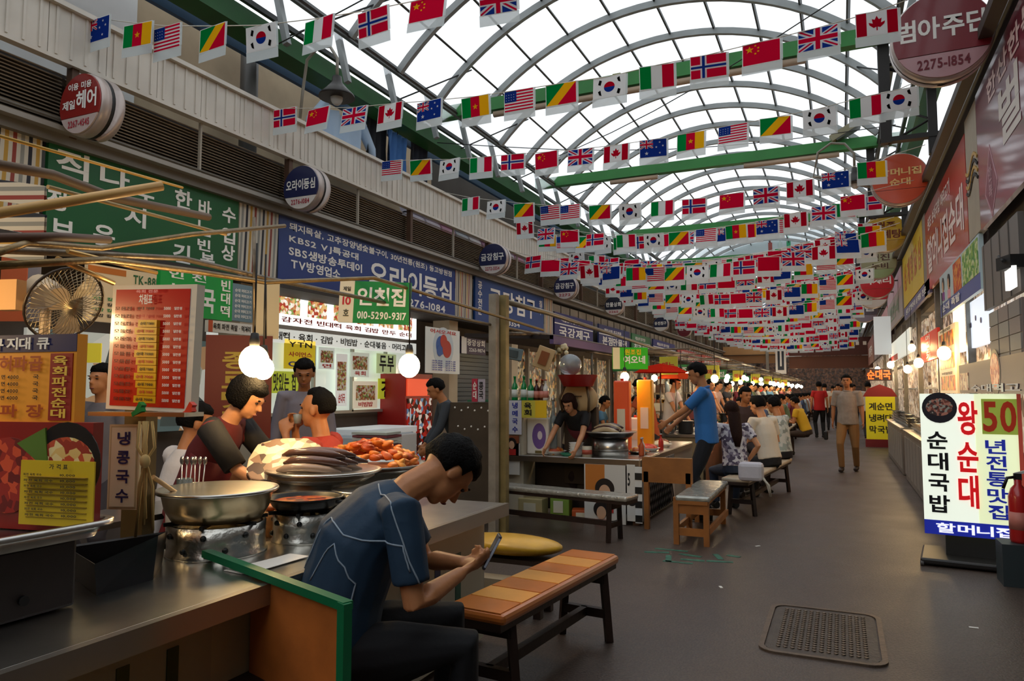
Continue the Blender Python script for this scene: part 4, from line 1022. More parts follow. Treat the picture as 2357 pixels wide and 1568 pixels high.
for x, y in ((-2.68, .7), (-2.68, 3.7), (-3.65, 3.75), (-3.65, 2.1), (-1.97, 2.3)): MB().box((x, y, .38), (.05, .05, .76)).build('leg', STEELD, ct)
b = Board('printed_panel', 'dim cream panel printed with two dark green bottles under the near counter', 'panel', (-1.9, .95, .12), RL, UPZ, .85, .6, '#9c9078', th=.01)
for u in (.62, .82):
    b.poly([(u-.07, .0), (u+.07, .0), (u+.07, .45), (u+.025, .62), (u+.025, .9), (u-.025, .9), (u-.025, .62), (u-.07, .45)], mat('#1c3a22', .3))
mb = MB()
for k in range(7): mb.tube([b.P(.08+k*.06, .35, .008), b.P(.1+k*.06, .6+.1*(k % 2), .008), b.P(.14+k*.06, .35, .008)], .006, 5)
mb.build('script_print', mat('#7a4a80', .5), b.t)
b = Board('printed_panel', 'pale panel with blue bottle prints at the far end of the near counter', 'panel', (-1.9, 2.95, .1), RL, UPZ, .8, .6, '#bcb49c', th=.01)
b.rect(.35, .2, .42, .75, mat('#2a3a6a', .4)); b.rect(.62, .25, .69, .8, mat('#2a5a4a', .4)); b.disc(.2, .4, .09, mat('#7a6a9a', .5))
# green framed board hanging out over the corner
bd = thing('framed_board', 'orange brown wooden board with green edge strips sticking out beside the seated man', 'board', (-1.6, 1.85, 0))
P0, P1 = V((-1.9, 1.97, .84)), V((-1.36, 1.80, .80)); dr = (P1-P0).normalized()
PL = V((-2.22, 2.06, .825))
MB().obox(P0-V((0, 0, .76)), P1-P0, V((0, 0, .75)), V((.006, .016, 0))).build('panel', mat('#b9662a', .5, 0, .08, 30, .3, 5), bd)
gs = mat('#0f6a40', .4)
MB().obox(PL+V((-.005, -.012, -.005)), P1-PL, V((0, 0, .026)), V((.011, .034, 0))).build('edge_strip', gs, bd)
MB().obox(P1+V((-.03, -.008, -.78)), dr*.035, V((0, 0, .8)), V((.009, .028, 0))).build('edge_strip', gs, bd)
ys = thing('plastic_stool', 'top of a yellow plastic stool at the bottom edge by the framed board', 'stool', (-1.44, 1.66, 0))
MB().lathe((-1.44, 1.62, 0), [(.16, 0), (.13, .44), (.11, .47), (.0, .48)], 20).build('seat', mat('#d8a01c', .4), ys)
# metal box with a steel tray on it
bx = thing('cash_box', 'dark metal box on the near counter at the left edge', 'box', (-2.45, 1.2, .8))
MB().box((-2.5, 1.2, .905), (.76, .56, .2)).build('case', mat('#3a3230', .5, .3, .1, 20, .2, 4), bx, bevel=.01)
for x, y in ((-2.115, 1.1), (-2.115, 1.32)): MB().lathe((x, y, .86), [(.014, 0), (.014, .01)], 12, 'X').build('button', BLACK, bx)
tr = thing('steel_tray', 'wide shallow steel tray lying on the dark metal box', 'tray', (-2.5, 1.2, 1.005))
mb = MB(); i_ = rrect(-2.5, 1.22, .86, .62, .06); o_ = rrect(-2.5, 1.22, .94, .70, .08); n = len(i_)
vs = [(x, y, 1.01) for x, y in i_]+[(x, y, 1.06) for x, y in rrect(-2.5, 1.22, .9, .66, .07)]+[(x, y, 1.06) for x, y in o_]+[(x, y, 1.045) for x, y in o_]
mb.add(vs, [(a*n+k, a*n+(k+1) % n, (a+1)*n+(k+1) % n, (a+1)*n+k) for a in range(3) for k in range(n)]+[list(range(n))], True)
mb.build('tray', STEEL, tr)
# standing menu pictures
b = gboard('orange_menu_sign', 'orange menu sign with a navy header, standing at the left edge', 'sign', 2.35, -190, 205, 772, 970, '#e8962a', rot=-.25, m=mat('#e8962a', .5, emit=.06))
b.rect(0, .8, 1, 1, mat('#1c1f52', .5)); b.text('순대큐', .2, .82, .5, .97, TW, .04); b.text('지대 큐', .52, .83, .82, .97, TW, .04)
b.rect(.83, .02, .98, .78, mat('#9c2418', .5)); b.col('육회파전순대', .85, .04, .95, .76, mat('#f0c04a', .5), .04)
b.text('허파곱', .48, .58, .78, .76, mat('#b04a1c', .5), .04); b.text('파 장', .5, .05, .8, .2, mat('#b04a1c', .5), .04)
for k in range(4): b.text('면 4000', .5, .25+k*.08, .62, .3+k*.08, TB); b.text('국', .72, .25+k*.08, .76, .3+k*.08, TB)
b = gboard('picture_board', 'dark red board with large food pictures below the orange menu sign', 'board', 2.3, -200, 243, 972, 1215, '#8e1c14', rot=-.25)
b.disc(.85, .62, .13, mat('#1c1614', .4)); b.disc(.85, .60, .11, spots(['#e8c070', '#c8502a', '#f0d898', '#a03018'], 40), ry=.09); b.disc(.5, .5, .12, spots(['#a02418', '#d8502a', '#701410'], 40)); b.poly([(.55, .8), (.72, .95), (.75, .55)], mat('#5a7a2a', .5))
b = gboard('yellow_price_sheet', 'yellow price sheet with ruled rows leaning on the picture board', 'notice', 2.2, 28, 230, 1062, 1210, '#d8b41c', rot=-.25, th=.005)
for k in range(8): b.rect(.1, .12+k*.09, .92, .125+k*.09, mat('#8a6a1c', .5)); b.text('파전 육회 국수', .1, .14+k*.09, .35 if k % 2 else .5, .18+k*.09, TB); b.text('10,000', .6, .14+k*.09, .8, .18+k*.09, TB)
b.text('가 격 표', .45, .88, .7, .96, TB)
# red menu board
b = gboard('red_menu_board', 'large glossy red menu board with a yellow centre column standing above the counter', 'sign', 2.65, 232, 462, 655, 945, '#e8ddc8', rot=-.3, roll=-.03, m=mat('#e8ddc8', .3, clear=.5))
b.rect(.05, .03, .93, .965, mat('#c41610', .3, clear=.5))
for k in range(13):
    v = .08+k*.06; m_ = [.34, .38, .36][k % 3]
    if k < 11: b.rect(m_, v-.02, .6, v+.036, mat('#e8b41c', .35))
    b.text('순대 7000', m_+.03, v-.005, .57, v+.02, TR if k % 2 else TB, .01)
    b.text('모듬전 ', .1, v-.008, .3, v+.022, mat('#5a0c0a', .5)); b.text('5000', .68, v-.006, .76, v+.018, TW); b.text('일만원', .8, v-.006, .89, v+.018, TW)
b.text('차림표', .38, .84, .54, .92, TW, .04); b.text('육회 전문', .34, .93, .6, .955, mat('#f0a0a0', .5))
sf = thing('steel_post', 'steel post with a narrow shelf holding up the red menu board', 'post', (-2.62, 2.15, .8))
c_ = at(305, 1080, w=2.75)
MB().box((c_.x, c_.y+.03, 1.1), (.1, .06, .6), rz=.15).build('post', mat('#6a5a3a', .4, .5), sf)
c2 = at(335, 953, w=2.62)
MB().box(c2, (.42, .1, .015), rz=.15).build('shelf', STEEL, sf)
for u, col, lab in ((322, '#1c9a4a', 'small green plastic clip on the shelf under the red menu board'), (438, '#e03a1c', 'small red plastic clip at the right end of the shelf')):
    q = at(u, 942, w=2.58); t = thing('plastic_clip', lab, 'clip', q)
    MB().box(q, (.02, .02, .05), ry=.6).build('arm', mat(col, .4), t); MB().box(q+V((0, -.005, -.01)), (.05, .02, .016), ry=-.4).build('arm', mat(col, .4), t)
b = gboard('noodle_strip_sign', 'narrow cream upright sign with dark blue characters on the post by the pots', 'sign', 2.6, 247, 322, 978, 1172, '#d8caa4', rot=-.1, th=.012)
b.rect(.06, .02, .94, .98, mat('#b8a880', .5)); b.rect(.1, .035, .9, .965, mat('#e0d4b4', .5)); b.col('냉콩국수', .3, .05, .72, .95, mat('#232456', .5), .04, .3)
rp = thing('cord_bundle', 'tangled beige cords tied to the post and hanging to the counter', 'cord', (-2.5, 2.1, .82))
for k, (u, u2) in enumerate(((322, 318), (330, 335), (340, 330), (350, 352), (336, 312))):
    p = [at(u, 970, w=2.55), at(u+(6 if k % 2 else -6), 1030, w=2.53), at(335, 1062, w=2.52), at((u+u2)/2, 1120, w=2.53), at(u2, 1180+k*14, w=2.55)]
    MB().tube(p, .005, 6).build('cord', mat('#b89a5c', .7), rp)
MB().ball(at(334, 1062, w=2.5), (.018, .018, .024), 10).build('knot', mat('#c8aa6c', .7), rp)
# black basket
bk = thing('black_basket', 'black plastic basket with a raised corner on the counter before the big pot', 'basket', (-2.22, 1.72, .8))
a_ = at(220, 1350, z=.8); mb = MB()
q0, q1, q2, q3 = at(222, 1372, z=.8), at(352, 1335, z=.8), V((-2.33, 1.96, .8)), V((-2.5, 1.72, .8))
bt = [q0, q1, q2, q3]; cen = sum(bt, V())/4
tp = [cen+(p-cen)*1.12+V((0, 0, h)) for p, h in zip(bt, (.105, .15, .12, .1))]
inn = [cen+(p-cen)*.95+V((0, 0, .015)) for p in bt]; tin = [cen+(p-cen)*1.05+V((0, 0, h)) for p, h in zip(bt, (.1, .145, .115, .095))]
vs = bt+tp+tin+inn
mb.add(vs, [(3, 2, 1, 0)]+[(a*4+k, a*4+(k+1) % 4, (a+1)*4+(k+1) % 4, (a+1)*4+k) for a in range(3) for k in range(4)]+[(12, 13, 14, 15)])
mb.build('basket', mat('#0b0c12', .35), bk)
# cookware
def pan(name, label, c, r, h, m, rim=None, fill=None, fz=.7, handles=0, cat='pot', lip=.02):
    t = thing(name, label, cat, c)
    MB().lathe(c, [(0, .0), (r*.8, 0), (r*.93, h*.4), (r, h*.96), (r+lip, h), (r+lip, h+.006), (r-.006, h+.002), (r*.92, h*.4), (r*.78, .012), (0, .012)], 40).build('bowl', m, t)
    if rim: MB().lathe(c, [(r+lip-.004, h-.006), (r+lip+.004, h), (r+lip, h+.009), (r-.002, h+.006)], 40).build('rim', rim, t)
    if fill: MB().lathe(c, [(0, h*fz+.004), (r*.6, h*fz+.003), (r*.955, h*fz)], 36).build('contents', fill, t)
    for k in range(handles):
        a = k*PI+.4; p = V(c)+V((math.cos(a), math.sin(a), 0))*r+V((0, 0, h*.75)); d = V((math.cos(a), math.sin(a), 0)); e = V((-d.y, d.x, 0))
        MB().tube([p-e*.05, p+d*.045-e*.03, p+d*.045+e*.03, p+e*.05], .007, 6).build('handle', DARK, t)
    return t
def burner(label, c, r, h):
    t = thing('gas_burner', label, 'stove', c)
    MB().lathe(c, [(r*1.04, 0), (r*1.04, .008), (r, .015), (r*.985, h*.5), (r, h), (r*.9, h), (r*.9, .02)], 36).build('drum', ALU, t)
    for k in range(7):
        a = -2.7+k*.42; p = V(c)+V((math.cos(a)*r, math.sin(a)*r, h*(.3 if k % 2 else .72)))
        MB().ball(p, (.012, .012, .012), 8).build('air_hole', BLACK, t)
    for k in range(6):
        a = k*PI/3; MB().box(V(c)+V((math.cos(a)*r*.8, math.sin(a)*r*.8, h+.006)), (.1, .014, .014), rz=a).build('pan_support', BLACK, t)
    return t
brass = mat('#b9a580', .3, .9, .2, 14, .25, 5)
burner('dented aluminium gas burner drum under the big soup pot', (-2.33, 2.22, .8), .19, .12)
pan('soup_pot', 'big wide steel soup pot with a ladle handle, nearest on the counter', (-2.33, 2.22, .932), .215, .115, brass, STEEL, mat('#b08a58', .15, 0, .3, 14, .3, 8), .72)
ld = thing('ladle', 'ladle with a pale wooden handle resting in the big soup pot', 'ladle', (-2.3, 2.2, .98))
MB().tube([at(352, 1098, w=2.75), at(425, 1148, w=2.92)], .009, 8).build('handle', mat('#d8b88c', .6), ld)
MB().ball(at(428, 1152, w=2.93)+V((0, 0, -.01)), (.03, .03, .015), 12).build('ladle_bowl', STEEL, ld)
burner('small dented aluminium burner drum beside the big pot, under the black pan', (-2.17, 2.56, .8), .135, .12)
pan('frying_pan', 'black pan of red stewed food on the small burner drum', (-2.17, 2.56, .932), .15, .05, mat('#141210', .4, .4), None, spots(['#8a2a14', '#b84a20', '#5a1a10', '#c8742e'], 34, .3), .75, 2, 'pan')
pan('stock_pot', 'plain steel pot half hidden behind the seated man\'s back', (-2.12, 2.92, .8), .13, .17, STEEL, STEEL, mat('#5a4630', .3), .7)
# tray with meat and blood sausages
pan('food_tray', 'wide round steel tray heaped with a pork slab and dark sausages', (-2.44, 3.02, .99), .27, .05, STEEL, STEEL, mat('#b09878', .4), .5, 0, 'tray')
st_ = thing('tray_stand', 'steel cooking pot standing under the tray of sausages', 'pot', (-2.5, 3.0, .8)); MB().lathe((-2.5, 3.0, .8), [(.17, 0), (.19, .05), (.19, .188), (0, .188)], 28).build('pot', STEELD, st_)
pk = thing('pork_slab', 'pale pork head slab leaning on the tray of sausages', 'meat', (-2.62, 2.95, 1.03))
mb = MB(); n = 20; top = []; c = V((-2.66, 2.98, 1.07))
A_ = V((.17, .08, -.0)); B_ = V((-.06, .12, .10))
pts = []
for k in range(n):
    a = 2*PI*k/n; rr = 1+.12*noise.noise(V((math.cos(a)*2, math.sin(a)*2, 3))); pts.append((math.copysign(abs(math.cos(a))**.7, math.cos(a))*rr, math.copysign(abs(math.sin(a))**.7, math.sin(a))*rr))
Nn = A_.cross(B_).normalized()
mb.prism(pts, c, A_, B_, Nn*.035)
mb.build('slab', spots(['#d8c8ac', '#e8dcc4', '#8a6a52', '#c8b090', '#4a3428'], 22, .4), pk, bevel=.008)
for k in range(8):
    y = 2.84+k*.022*1.3; x = -2.44+.02*math.sin(k*2.1); z = 1.045+.035*(k % 3)
    a, b2 = V((x-.12, y-.03, z+.01)), V((x+.17, y+.1, z))
    P = [a+(b2-a)*t/6+V((0, -.04*math.sin(PI*t/6), .025*math.sin(PI*t/6))) for t in range(7)]
    tag(MB().tube(P, [.008]+[.021]*5+[.008], 10).build('blood_sausage', mat('#5a3e34', .25, clear=.5, bump=.2, bs=30) if k % 3 else mat('#9a8474', .3, clear=.4)), 'dark glossy blood sausage in the heap on the wide steel tray', 'sausage', 'blood sausages on the near tray')
# orange fritters
pan('fritter_tray', 'tray of orange fritters behind the seated man\'s head', (-2.62, 3.66, .97), .33, .04, STEEL, None, mat('#a8642c', .5), .5, 0, 'tray')
s2 = thing('tray_stand', 'steel tub standing under the tray of orange fritters', 'tub', (-2.62, 3.66, .8)); MB().lathe((-2.62, 3.66, .8), [(.2, 0), (.24, .168), (0, .168)], 24).build('tub', STEELD, s2)
fr0 = None; rf = random.Random(5)
for k in range(90):
    a = rf.uniform(0, 2*PI); r = .29*math.sqrt(rf.random()); z = 1.0+.14*(1-(r/.31)**2)+rf.uniform(-.006, .01)
    if fr0 is None or k % 16 == 0:
        mb = MB(); mb.ball((0, 0, 0), (.042, .032, .018), 8)
        mb.v = [p*(1+.3*noise.noise(p*60+V((k, 0, 0)))) for p in mb.v]
        o = mb.build('fritter', mat(['#d8782a', '#c8581c', '#e09a48', '#b0481c'][(k//16) % 4], .5, 0, .3, 60)); fr0 = o
    else: o = fr0.copy(); COL.objects.link(o)
    o.location = (-2.62+r*math.cos(a), 3.66+r*math.sin(a), z); o.rotation_euler = (rf.uniform(-.5, .5), rf.uniform(-.5, .5), rf.uniform(0, 6))
    tag(o, 'orange battered fritter in the heap on the tray behind the seated man', 'fritter', 'fritters heaped on the tray')
# cutting board with chopped food, napkins, cups
cb = thing('cutting_board', 'round wooden chopping board under the cook\'s hands', 'chopping board', (-2.6, 2.62, .8))
cc = at(645, 1128, w=3.35); MB().lathe((cc.x, cc.y, .8), [(0, 0), (.13, 0), (.13, .1), (0, .1)], 28).build('block', mat('#9a6a3a', .6, 0, .1, 30, .2, 8), cb)
for k in range(7):
    a = k*.9; o = MB().ball((cc.x+.05*math.cos(a), cc.y+.05*math.sin(a), .915), (.03, .022, .014), 8).build('chopped_meat', mat('#b8622a', .5, 0, .3, 60)); tag(o, 'small chopped brown meat piece on the round chopping board', 'meat', 'chopped pieces on the board')
nk_ = thing('napkin_sheet', 'white paper sheets lying on the near counter edge by the green strip', 'paper', (-1.98, 2.15, .8))
for k in range(3): MB().box((-1.98+.01*k, 2.13, .803+.002*k), (.1, .3, .002), rz=-.12+.04*k).build('sheet', mat('#e8e0d4', .7), nk_)
for k, (u, v, r, h, m, lab) in enumerate([(425, 1105, .035, .13, mat('#9aa6a0', .1, 0, trans=.8), 'clear glass jar of utensils behind the big pot'), (455, 1108, .04, .11, STEEL, 'steel cup of spoons behind the big pot'), (478, 1100, .03, .1, mat('#7c9a88', .1, trans=.6), 'greenish drinking glass behind the big pot'), (400, 1100, .035, .09, mat('#c8c4bc', .3), 'white mug left of the utensil jar')]):
    p = at(u, v, w=3.3); t = thing('cup', lab, 'cup', (p.x, p.y, .8))
    MB().lathe((p.x, p.y, .8), [(r*.8, 0), (r, h+.12), (r*.93, h+.12), (r*.75, .01), (0, .01)], 18).build('cup', m, t)
    if k < 2:
        for j in range(3):
            q = V((p.x+.012*(j-1), p.y, .82)); MB().tube([q, q+V((.02*(j-1), .01, .3))], .003, 5).build('spoon', STEEL, t); MB().ball(q+V((.02*(j-1), .01, .31)), (.014, .005, .02), 8).build('spoon_bowl', STEEL, t)
# table fan seen from the side
fn = thing('electric_fan', 'cream electric fan with a wire cage, seen from behind at the left edge', 'fan', at(60, 770, w=2.9))
c = at(150, 700, w=2.9); ax = (RT*.85+FW*-.38+V((0, 0, -.42))).normalized(); s1 = ax.orthogonal().normalized(); s2_ = ax.cross(s1)
R3 = Matrix((s1, s2_, ax)).transposed()
mb = MB(); mb.tube([c+R3 @ V((.155*math.cos(q*PI/14), .155*math.sin(q*PI/14), 0)) for q in range(29)], .006, 6); mb.build('rim', mat('#4a4038', .4, .5), fn)
mb = MB()
for k in range(40):
    a = k*PI/20; d = V((math.cos(a), math.sin(a), 0)); mb.tube([c+R3 @ V((0, 0, -.07)), c+R3 @ (d*.09+V((0, 0, -.06))), c+R3 @ (d*.155)], .0016, 4); mb.tube([c+R3 @ V((0, 0, .05)), c+R3 @ (d*.09+V((0, 0, .045))), c+R3 @ (d*.155)], .0016, 4)
tag(mb.build('wire_cage', mat('#b8a888', .3, .7), fn), kind='stuff')
for k in range(3):
    a = k*2*PI/3; P_ = [R3 @ V((math.cos(a+q)*r, math.sin(a+q)*r, .012*math.sin(q*3))) for q, r in ((-.1, .02), (-.35, .13), (.0, .145), (.4, .14), (.5, .08))]
    MB().add([c+p for p in P_]+[c+p+ax*.002 for p in P_], [(0, 1, 2, 3, 4), (9, 8, 7, 6, 5)]).build('blade', mat('#c8bca8', .4), fn)
MB().tube([c-ax*.05, c-ax*.1, c-ax*.2, c-ax*.23], [.05, .055, .05, .02], 14).build('motor_housing', mat('#d8c0a0', .4), fn)
MB().tube([c-ax*.13-V((0, 0, .03)), c-ax*.14-V((0, 0, .28))], .02, 8).build('neck', mat('#d8c0a0', .4), fn)
MB().box(at(25, 680, w=2.85), (.09, .05, .12), rz=.3).build('control_box', mat('#e0a868', .5), fn)
# bulbs of the near stall
def bulb(label, p, r=.06, m=None, cord=.5, col=None, group=None, name='light_bulb'):
    t = thing(name, label, 'lamp', (p[0], p[1], p[2]-r), group=group); p = V(p)
    MB().ball(p, (r, r, r*1.12), 16).build('bulb', m or BULBM, t)
    MB().lathe(p+V((0, 0, r*.95)), [(.022, 0), (.026, .03), (.018, .07), (0, .075)], 12).build('socket', DARK, t)
    MB().tube([p+V((0, 0, r+.06)), p+V((0, 0, r+.06+cord))], .005, 5).build('cord', BLACK, t)
    return t
bulb('bright round bulb hanging above the cook, lower one of a pair', at(585, 832, w=3.5), .07, cord=.45)
bulb('second bright bulb touching the pair above the cook, slightly behind it', at(606, 848, w=3.85), .055, cord=.5)
bulb('round bulb hanging in front of the bright window, above the fritters', at(942, 842, w=4.7), .07, cord=.45)
bulb('round bulb out of view behind the left edge of the counter', (-3.0, 1.2, 1.75), .06, cord=.35)
# pipe frame above
PM = mat('#8a7248', .35, .6, .3, 30, .3, 12)
def rail(label, pts, r, m=PM, cat='pipe', name='frame_pipe'):
    P = [at(u, v, w=w_) for u, v, w_ in pts]; t = thing(name, label, cat, P[0]); MB().tube(P, r, 10).build('pipe', m, t); return t
rail('thick pale tube slanting up across the green shop sign, at the left edge', [(-40, 497, 2.2), (372, 428, 2.6)], .018, mat('#d8a65c', .4))  # orange stall light is put into the tube colour
rail('long bent pipe running from the left edge over the green sign to the blue sign', [(-30, 590, 2.1), (60, 560, 2.4), (230, 572, 2.9), (440, 540, 3.4), (655, 520, 4.3)], .012)
rail('double overhead pipe from the left edge toward the hanging bulbs', [(-20, 612, 2.2), (240, 598, 2.8), (450, 625, 3.5), (610, 650, 4.2), (860, 640, 5.2), (1250, 760, 8)], .014)
rail('dark overhead pipe just under the double pipe, behind the red menu board', [(-20, 575, 2.6), (420, 595, 3.6), (610, 640, 4.4), (1240, 770, 8.6)], .014, PIPE)
rail('gold lit pipe slanting down to the top of the red menu board', [(130, 595, 2.6), (262, 652, 2.8)], .01, mat('#d8b070', .3, .8))
rail('thin gold lit pipe crossing behind the red menu board', [(155, 578, 2.9), (360, 628, 3.4)], .01, mat('#d8b070', .3, .8))  # gold colour holds the warm light falling on the pipe
rail('brown roof pole across the striped panel at the upper left edge', [(-30, 305, 2.4), (420, 432, 3.6)], .006, mat('#d8a848', .5))
rail('brown wooden beam crossing the green shop sign at the left edge', [(-30, 375, 2.6), (120, 402, 2.9), (260, 455, 3.2), (480, 500, 3.9)], .02, mat('#6a5440', .6), 'beam', 'wooden_beam')
rail('striped rope like pole running down the green shop sign', [(110, 430, 2.7), (520, 540, 3.7)], .008, mat('#b89a68', .6))
rail('thin vertical rod between the green and blue signs', [(585, 500, 4.2), (585, 770, 4.2)], .009, PIPE)
rail('thin cord rod left of the bright window', [(612, 640, 4.4), (612, 780, 4.4)], .005, BLACK)
rail('rusty brown pipe bundle in shade along the left edge', [(-20, 548, 2.3), (130, 545, 2.5), (250, 552, 2.8)], .016, mat('#5a4030', .6))
c = thing('fabric_awning', 'striped fabric awning edge hanging at the left edge below the green sign', 'awning', at(30, 430, w=3.0))
for k in range(3):
    a, b_ = at(-60, 405+k*62, w=3.0), at(103, 428+k*66, w=3.0)
    MB().add([a, b_, b_+V((0, 0, -.09)), a+V((0, 0, -.09)), a+V((0, .01, 0)), b_+V((0, .01, 0)), b_+V((0, .01, -.09)), a+V((0, .01, -.09))], [(0, 3, 2, 1), (4, 5, 6, 7)]).build('cloth_fold', wavy(STRIPE, 2.2, 'Z', 1.5), c)
# tall paper banners and dark clutter behind the stall (left)
for i, (u0, u1, vt, vb, w_, col, lab) in enumerate([(0, 60, 590, 740, 4.4, '#b8562a', 'orange cloth hanging behind the fan at the left edge'), (60, 90, 600, 740, 4.6, '#8a8486', 'grey cloth strip hanging behind the fan'), (190, 230, 790, 835, 3.6, '#c8c81c', 'yellow name card hanging behind the orange menu sign'), (585, 640, 640, 780, 5.4, '#d8c49a', 'cream cloth strip hanging left of the bright window')]):
    gboard('hanging_cloth', lab, 'cloth', w_, u0, u1, vt, vb, col, th=.01, rot=.1*i)
lf = lboard('pale_shop_window', 'pale lit shop window behind the red menu board', 'window', XW+.1, 60, 480, 770, 1000, '#b8c4c0', m=spots(['#c8ccc0', '#d8d8cc', '#5a6a68', '#a8a898', '#b89068', '#48504c'], 5, .4, .35))

# ================================================================ BENCHES NEAR
def bench(label, a, b_, wid, z, top, legm, name='bench', roll=.03, legs=True, stripes=None):
    a, b_ = V((a[0], a[1], 0)), V((b_[0], b_[1], 0)); d = (b_-a).normalized(); e = V((-d.y, d.x, 0)); L = (b_-a).length; rz = math.atan2(d.y, d.x)
    t = thing(name, label, 'bench', (a+b_)/2); c = (a+b_)/2
    MB().box(c+V((0, 0, z-.045)), (L, wid-.04, .05), rz).build('seat_board', legm, t)
    MB().box(c+V((0, 0, z-.015)), (L+.01, wid, .05), rz).build('seat_cover', top, t, bevel=.018)
    if stripes:
        n = int(L/.17)
        for k in range(n):
            MB().box(a+d*(L*(k+.5)/n)+V((0, 0, z+.0115)), (L/n-.012, wid-.05, .004), rz).build('plank', stripes[k % 2], t)
    if legs:
        for s_ in (.1, .9):
            p = a+d*L*s_
            for q in (-1, 1): MB().tube([p+e*q*wid*.36+V((0, 0, z-.07)), p+e*q*wid*.46], .028, 4, side=d, smooth=False).build('leg', legm, t)
            MB().box(p+V((0, 0, z-.1)), (.05, wid*.8, .06), rz).build('rail', legm, t); MB().box(p+V((0, 0, .16)), (.04, wid*.85, .05), rz).build('rail', legm, t)
        MB().box(c+V((0, 0, .16)), (L*.8, .04, .05), rz).build('stretcher', legm, t)
    return t
DW = mat('#2c1a12', .5, 0, .2, 20, .3, 6)
bench('varnished bench with an orange brown striped seat beside the seated man in front', (-1.53, 2.94), (-1.40, 4.28), .33, .46, mat('#b8682c', .35, 0, .05, 8, .15, 3, clear=.3), DW, stripes=[mat('#c87430', .3, 0, .05, 8, .2, 4, clear=.4), mat('#eaa24c', .3, 0, .05, 8, .2, 4, clear=.4)])
t = thing('dark_stool', 'dark low stool hidden under the seated man in front', 'stool', (-1.85, 2.05, 0))
STL = t
MB().box((-1.85, 2.05, .45), (.34, .34, .05)).build('seat', DW, t)
for x, y in ((-1.72, 1.92), (-1.98, 2.18), (-1.98, 1.92), (-1.72, 2.18)): MB().box((x, y, .21), (.04, .04, .43)).build('leg', DW, t)
# padded short bench by the far end of the counter
t = thing('padded_bench', 'short bench with a mustard yellow padded cover beside the counter end', 'bench', (-2.05, 4.45, 0))
mb = MB(); mb.box((0, 0, 0), (.78, .3, .09)); o = mb.build('cushion', mat('#c89a2c', .35, 0, .6, 9, .25, 6), t, world=False); o.location = (-.0, .0, .43); o.rotation_euler = (0, .0, .03)
m_ = o.modifiers.new('s', 'SUBSURF'); m_.levels = 3; m_.render_levels = 3; m_.subdivision_type = 'CATMULL_CLARK'; o.data.polygons.foreach_set('use_smooth', [True]*6)
for v in o.data.vertices: v.co.x *= 1.16; v.co.y *= 1.3; v.co.z *= 1.7
MB().box((-2.05, 4.45, .345), (.7, .24, .03)).build('seat_board', DW, t)
for x in (-2.33, -1.8):
    for y in (4.36, 4.54): MB().box((x, y, .165), (.05, .05, .33)).build('leg', DW, t)
b = Board('cardboard_print', 'pale carton with a yellow print standing on the floor under the yellow padded bench', 'carton', (-2.2, 4.2, 0), RF, UPZ, .32, .26, '#a89c88', th=.12); b.rect(.6, .2, .8, .5, mat('#c89a2c', .5))

# ================================================================ SECOND STALL (y 7.7 - 10.8)
c2t = thing('stall_counter', 'steel topped counter of the second stall, between the bottle cabinet and the blue shirt man', 'counter', (-2.8, 9, 0))
MB().box((-2.85, 7.945, .69), (1.7, .43, .035)).build('countertop', STEEL, c2t, bevel=.006)
MB().box((-2.28, 9.5, .69), (.56, 2.6, .035)).build('countertop', STEEL, c2t, bevel=.006)
MB().box((-2.85, 7.725, .668), (1.7, .02, .06)).build('front_lip', mat('#7c6c5c', .35, .8), c2t)
MB().box((-1.995, 9.2, .668), (.02, 3.0, .06)).build('front_lip', mat('#9c8c78', .35, .8), c2t)
MB().box((-2.85, 8.2, .35), (1.65, .02, .62)).build('back_panel', mat('#2c1f18', .6), c2t)
MB().box((-2.02, 9.3, .33), (.02, 3.0, .62)).build('side_panel', mat('#8c857c', .6), c2t)
for x, y in ((-3.66, 7.78), (-2.06, 7.78), (-2.06, 10.7), (-2.5, 10.7)): MB().box((x, y, .33), (.06, .06, .66)).build('leg', mat('#6a4a34', .6), c2t)
b = fboard('lattice_cloth', 'cloth with a dark diamond lattice print on the side of the second stall', 'cloth', 7.74, 1, 2, 1, 2, '#000000') if False else None
lc = Board('lattice_cloth', 'cloth with a dark diamond lattice print covering the side of the second stall', 'cloth', (-1.98, 7.8, .06), RL, UPZ, 1.6, .58, '#b8b0a8', th=.01)
mb = MB()
for k in range(-6, 22):
    for sg in (1, -1):
        x0 = k*.09; pts = []
        for t_ in (0, 1):
            xx = x0+sg*t_*.3; pts.append((xx, t_*.58))
        (xa, za), (xb_, zb) = pts
        if min(xa, xb_) < 0 or max(xa, xb_) > 1.6: continue
        mb.tube([lc.P(xa/1.6, za/.58, .006), lc.P(xb_/1.6, zb/.58, .006)], .006, 4)
tag(mb.build('lattice_print', mat('#2a2422', .6), lc.t), kind='stuff')
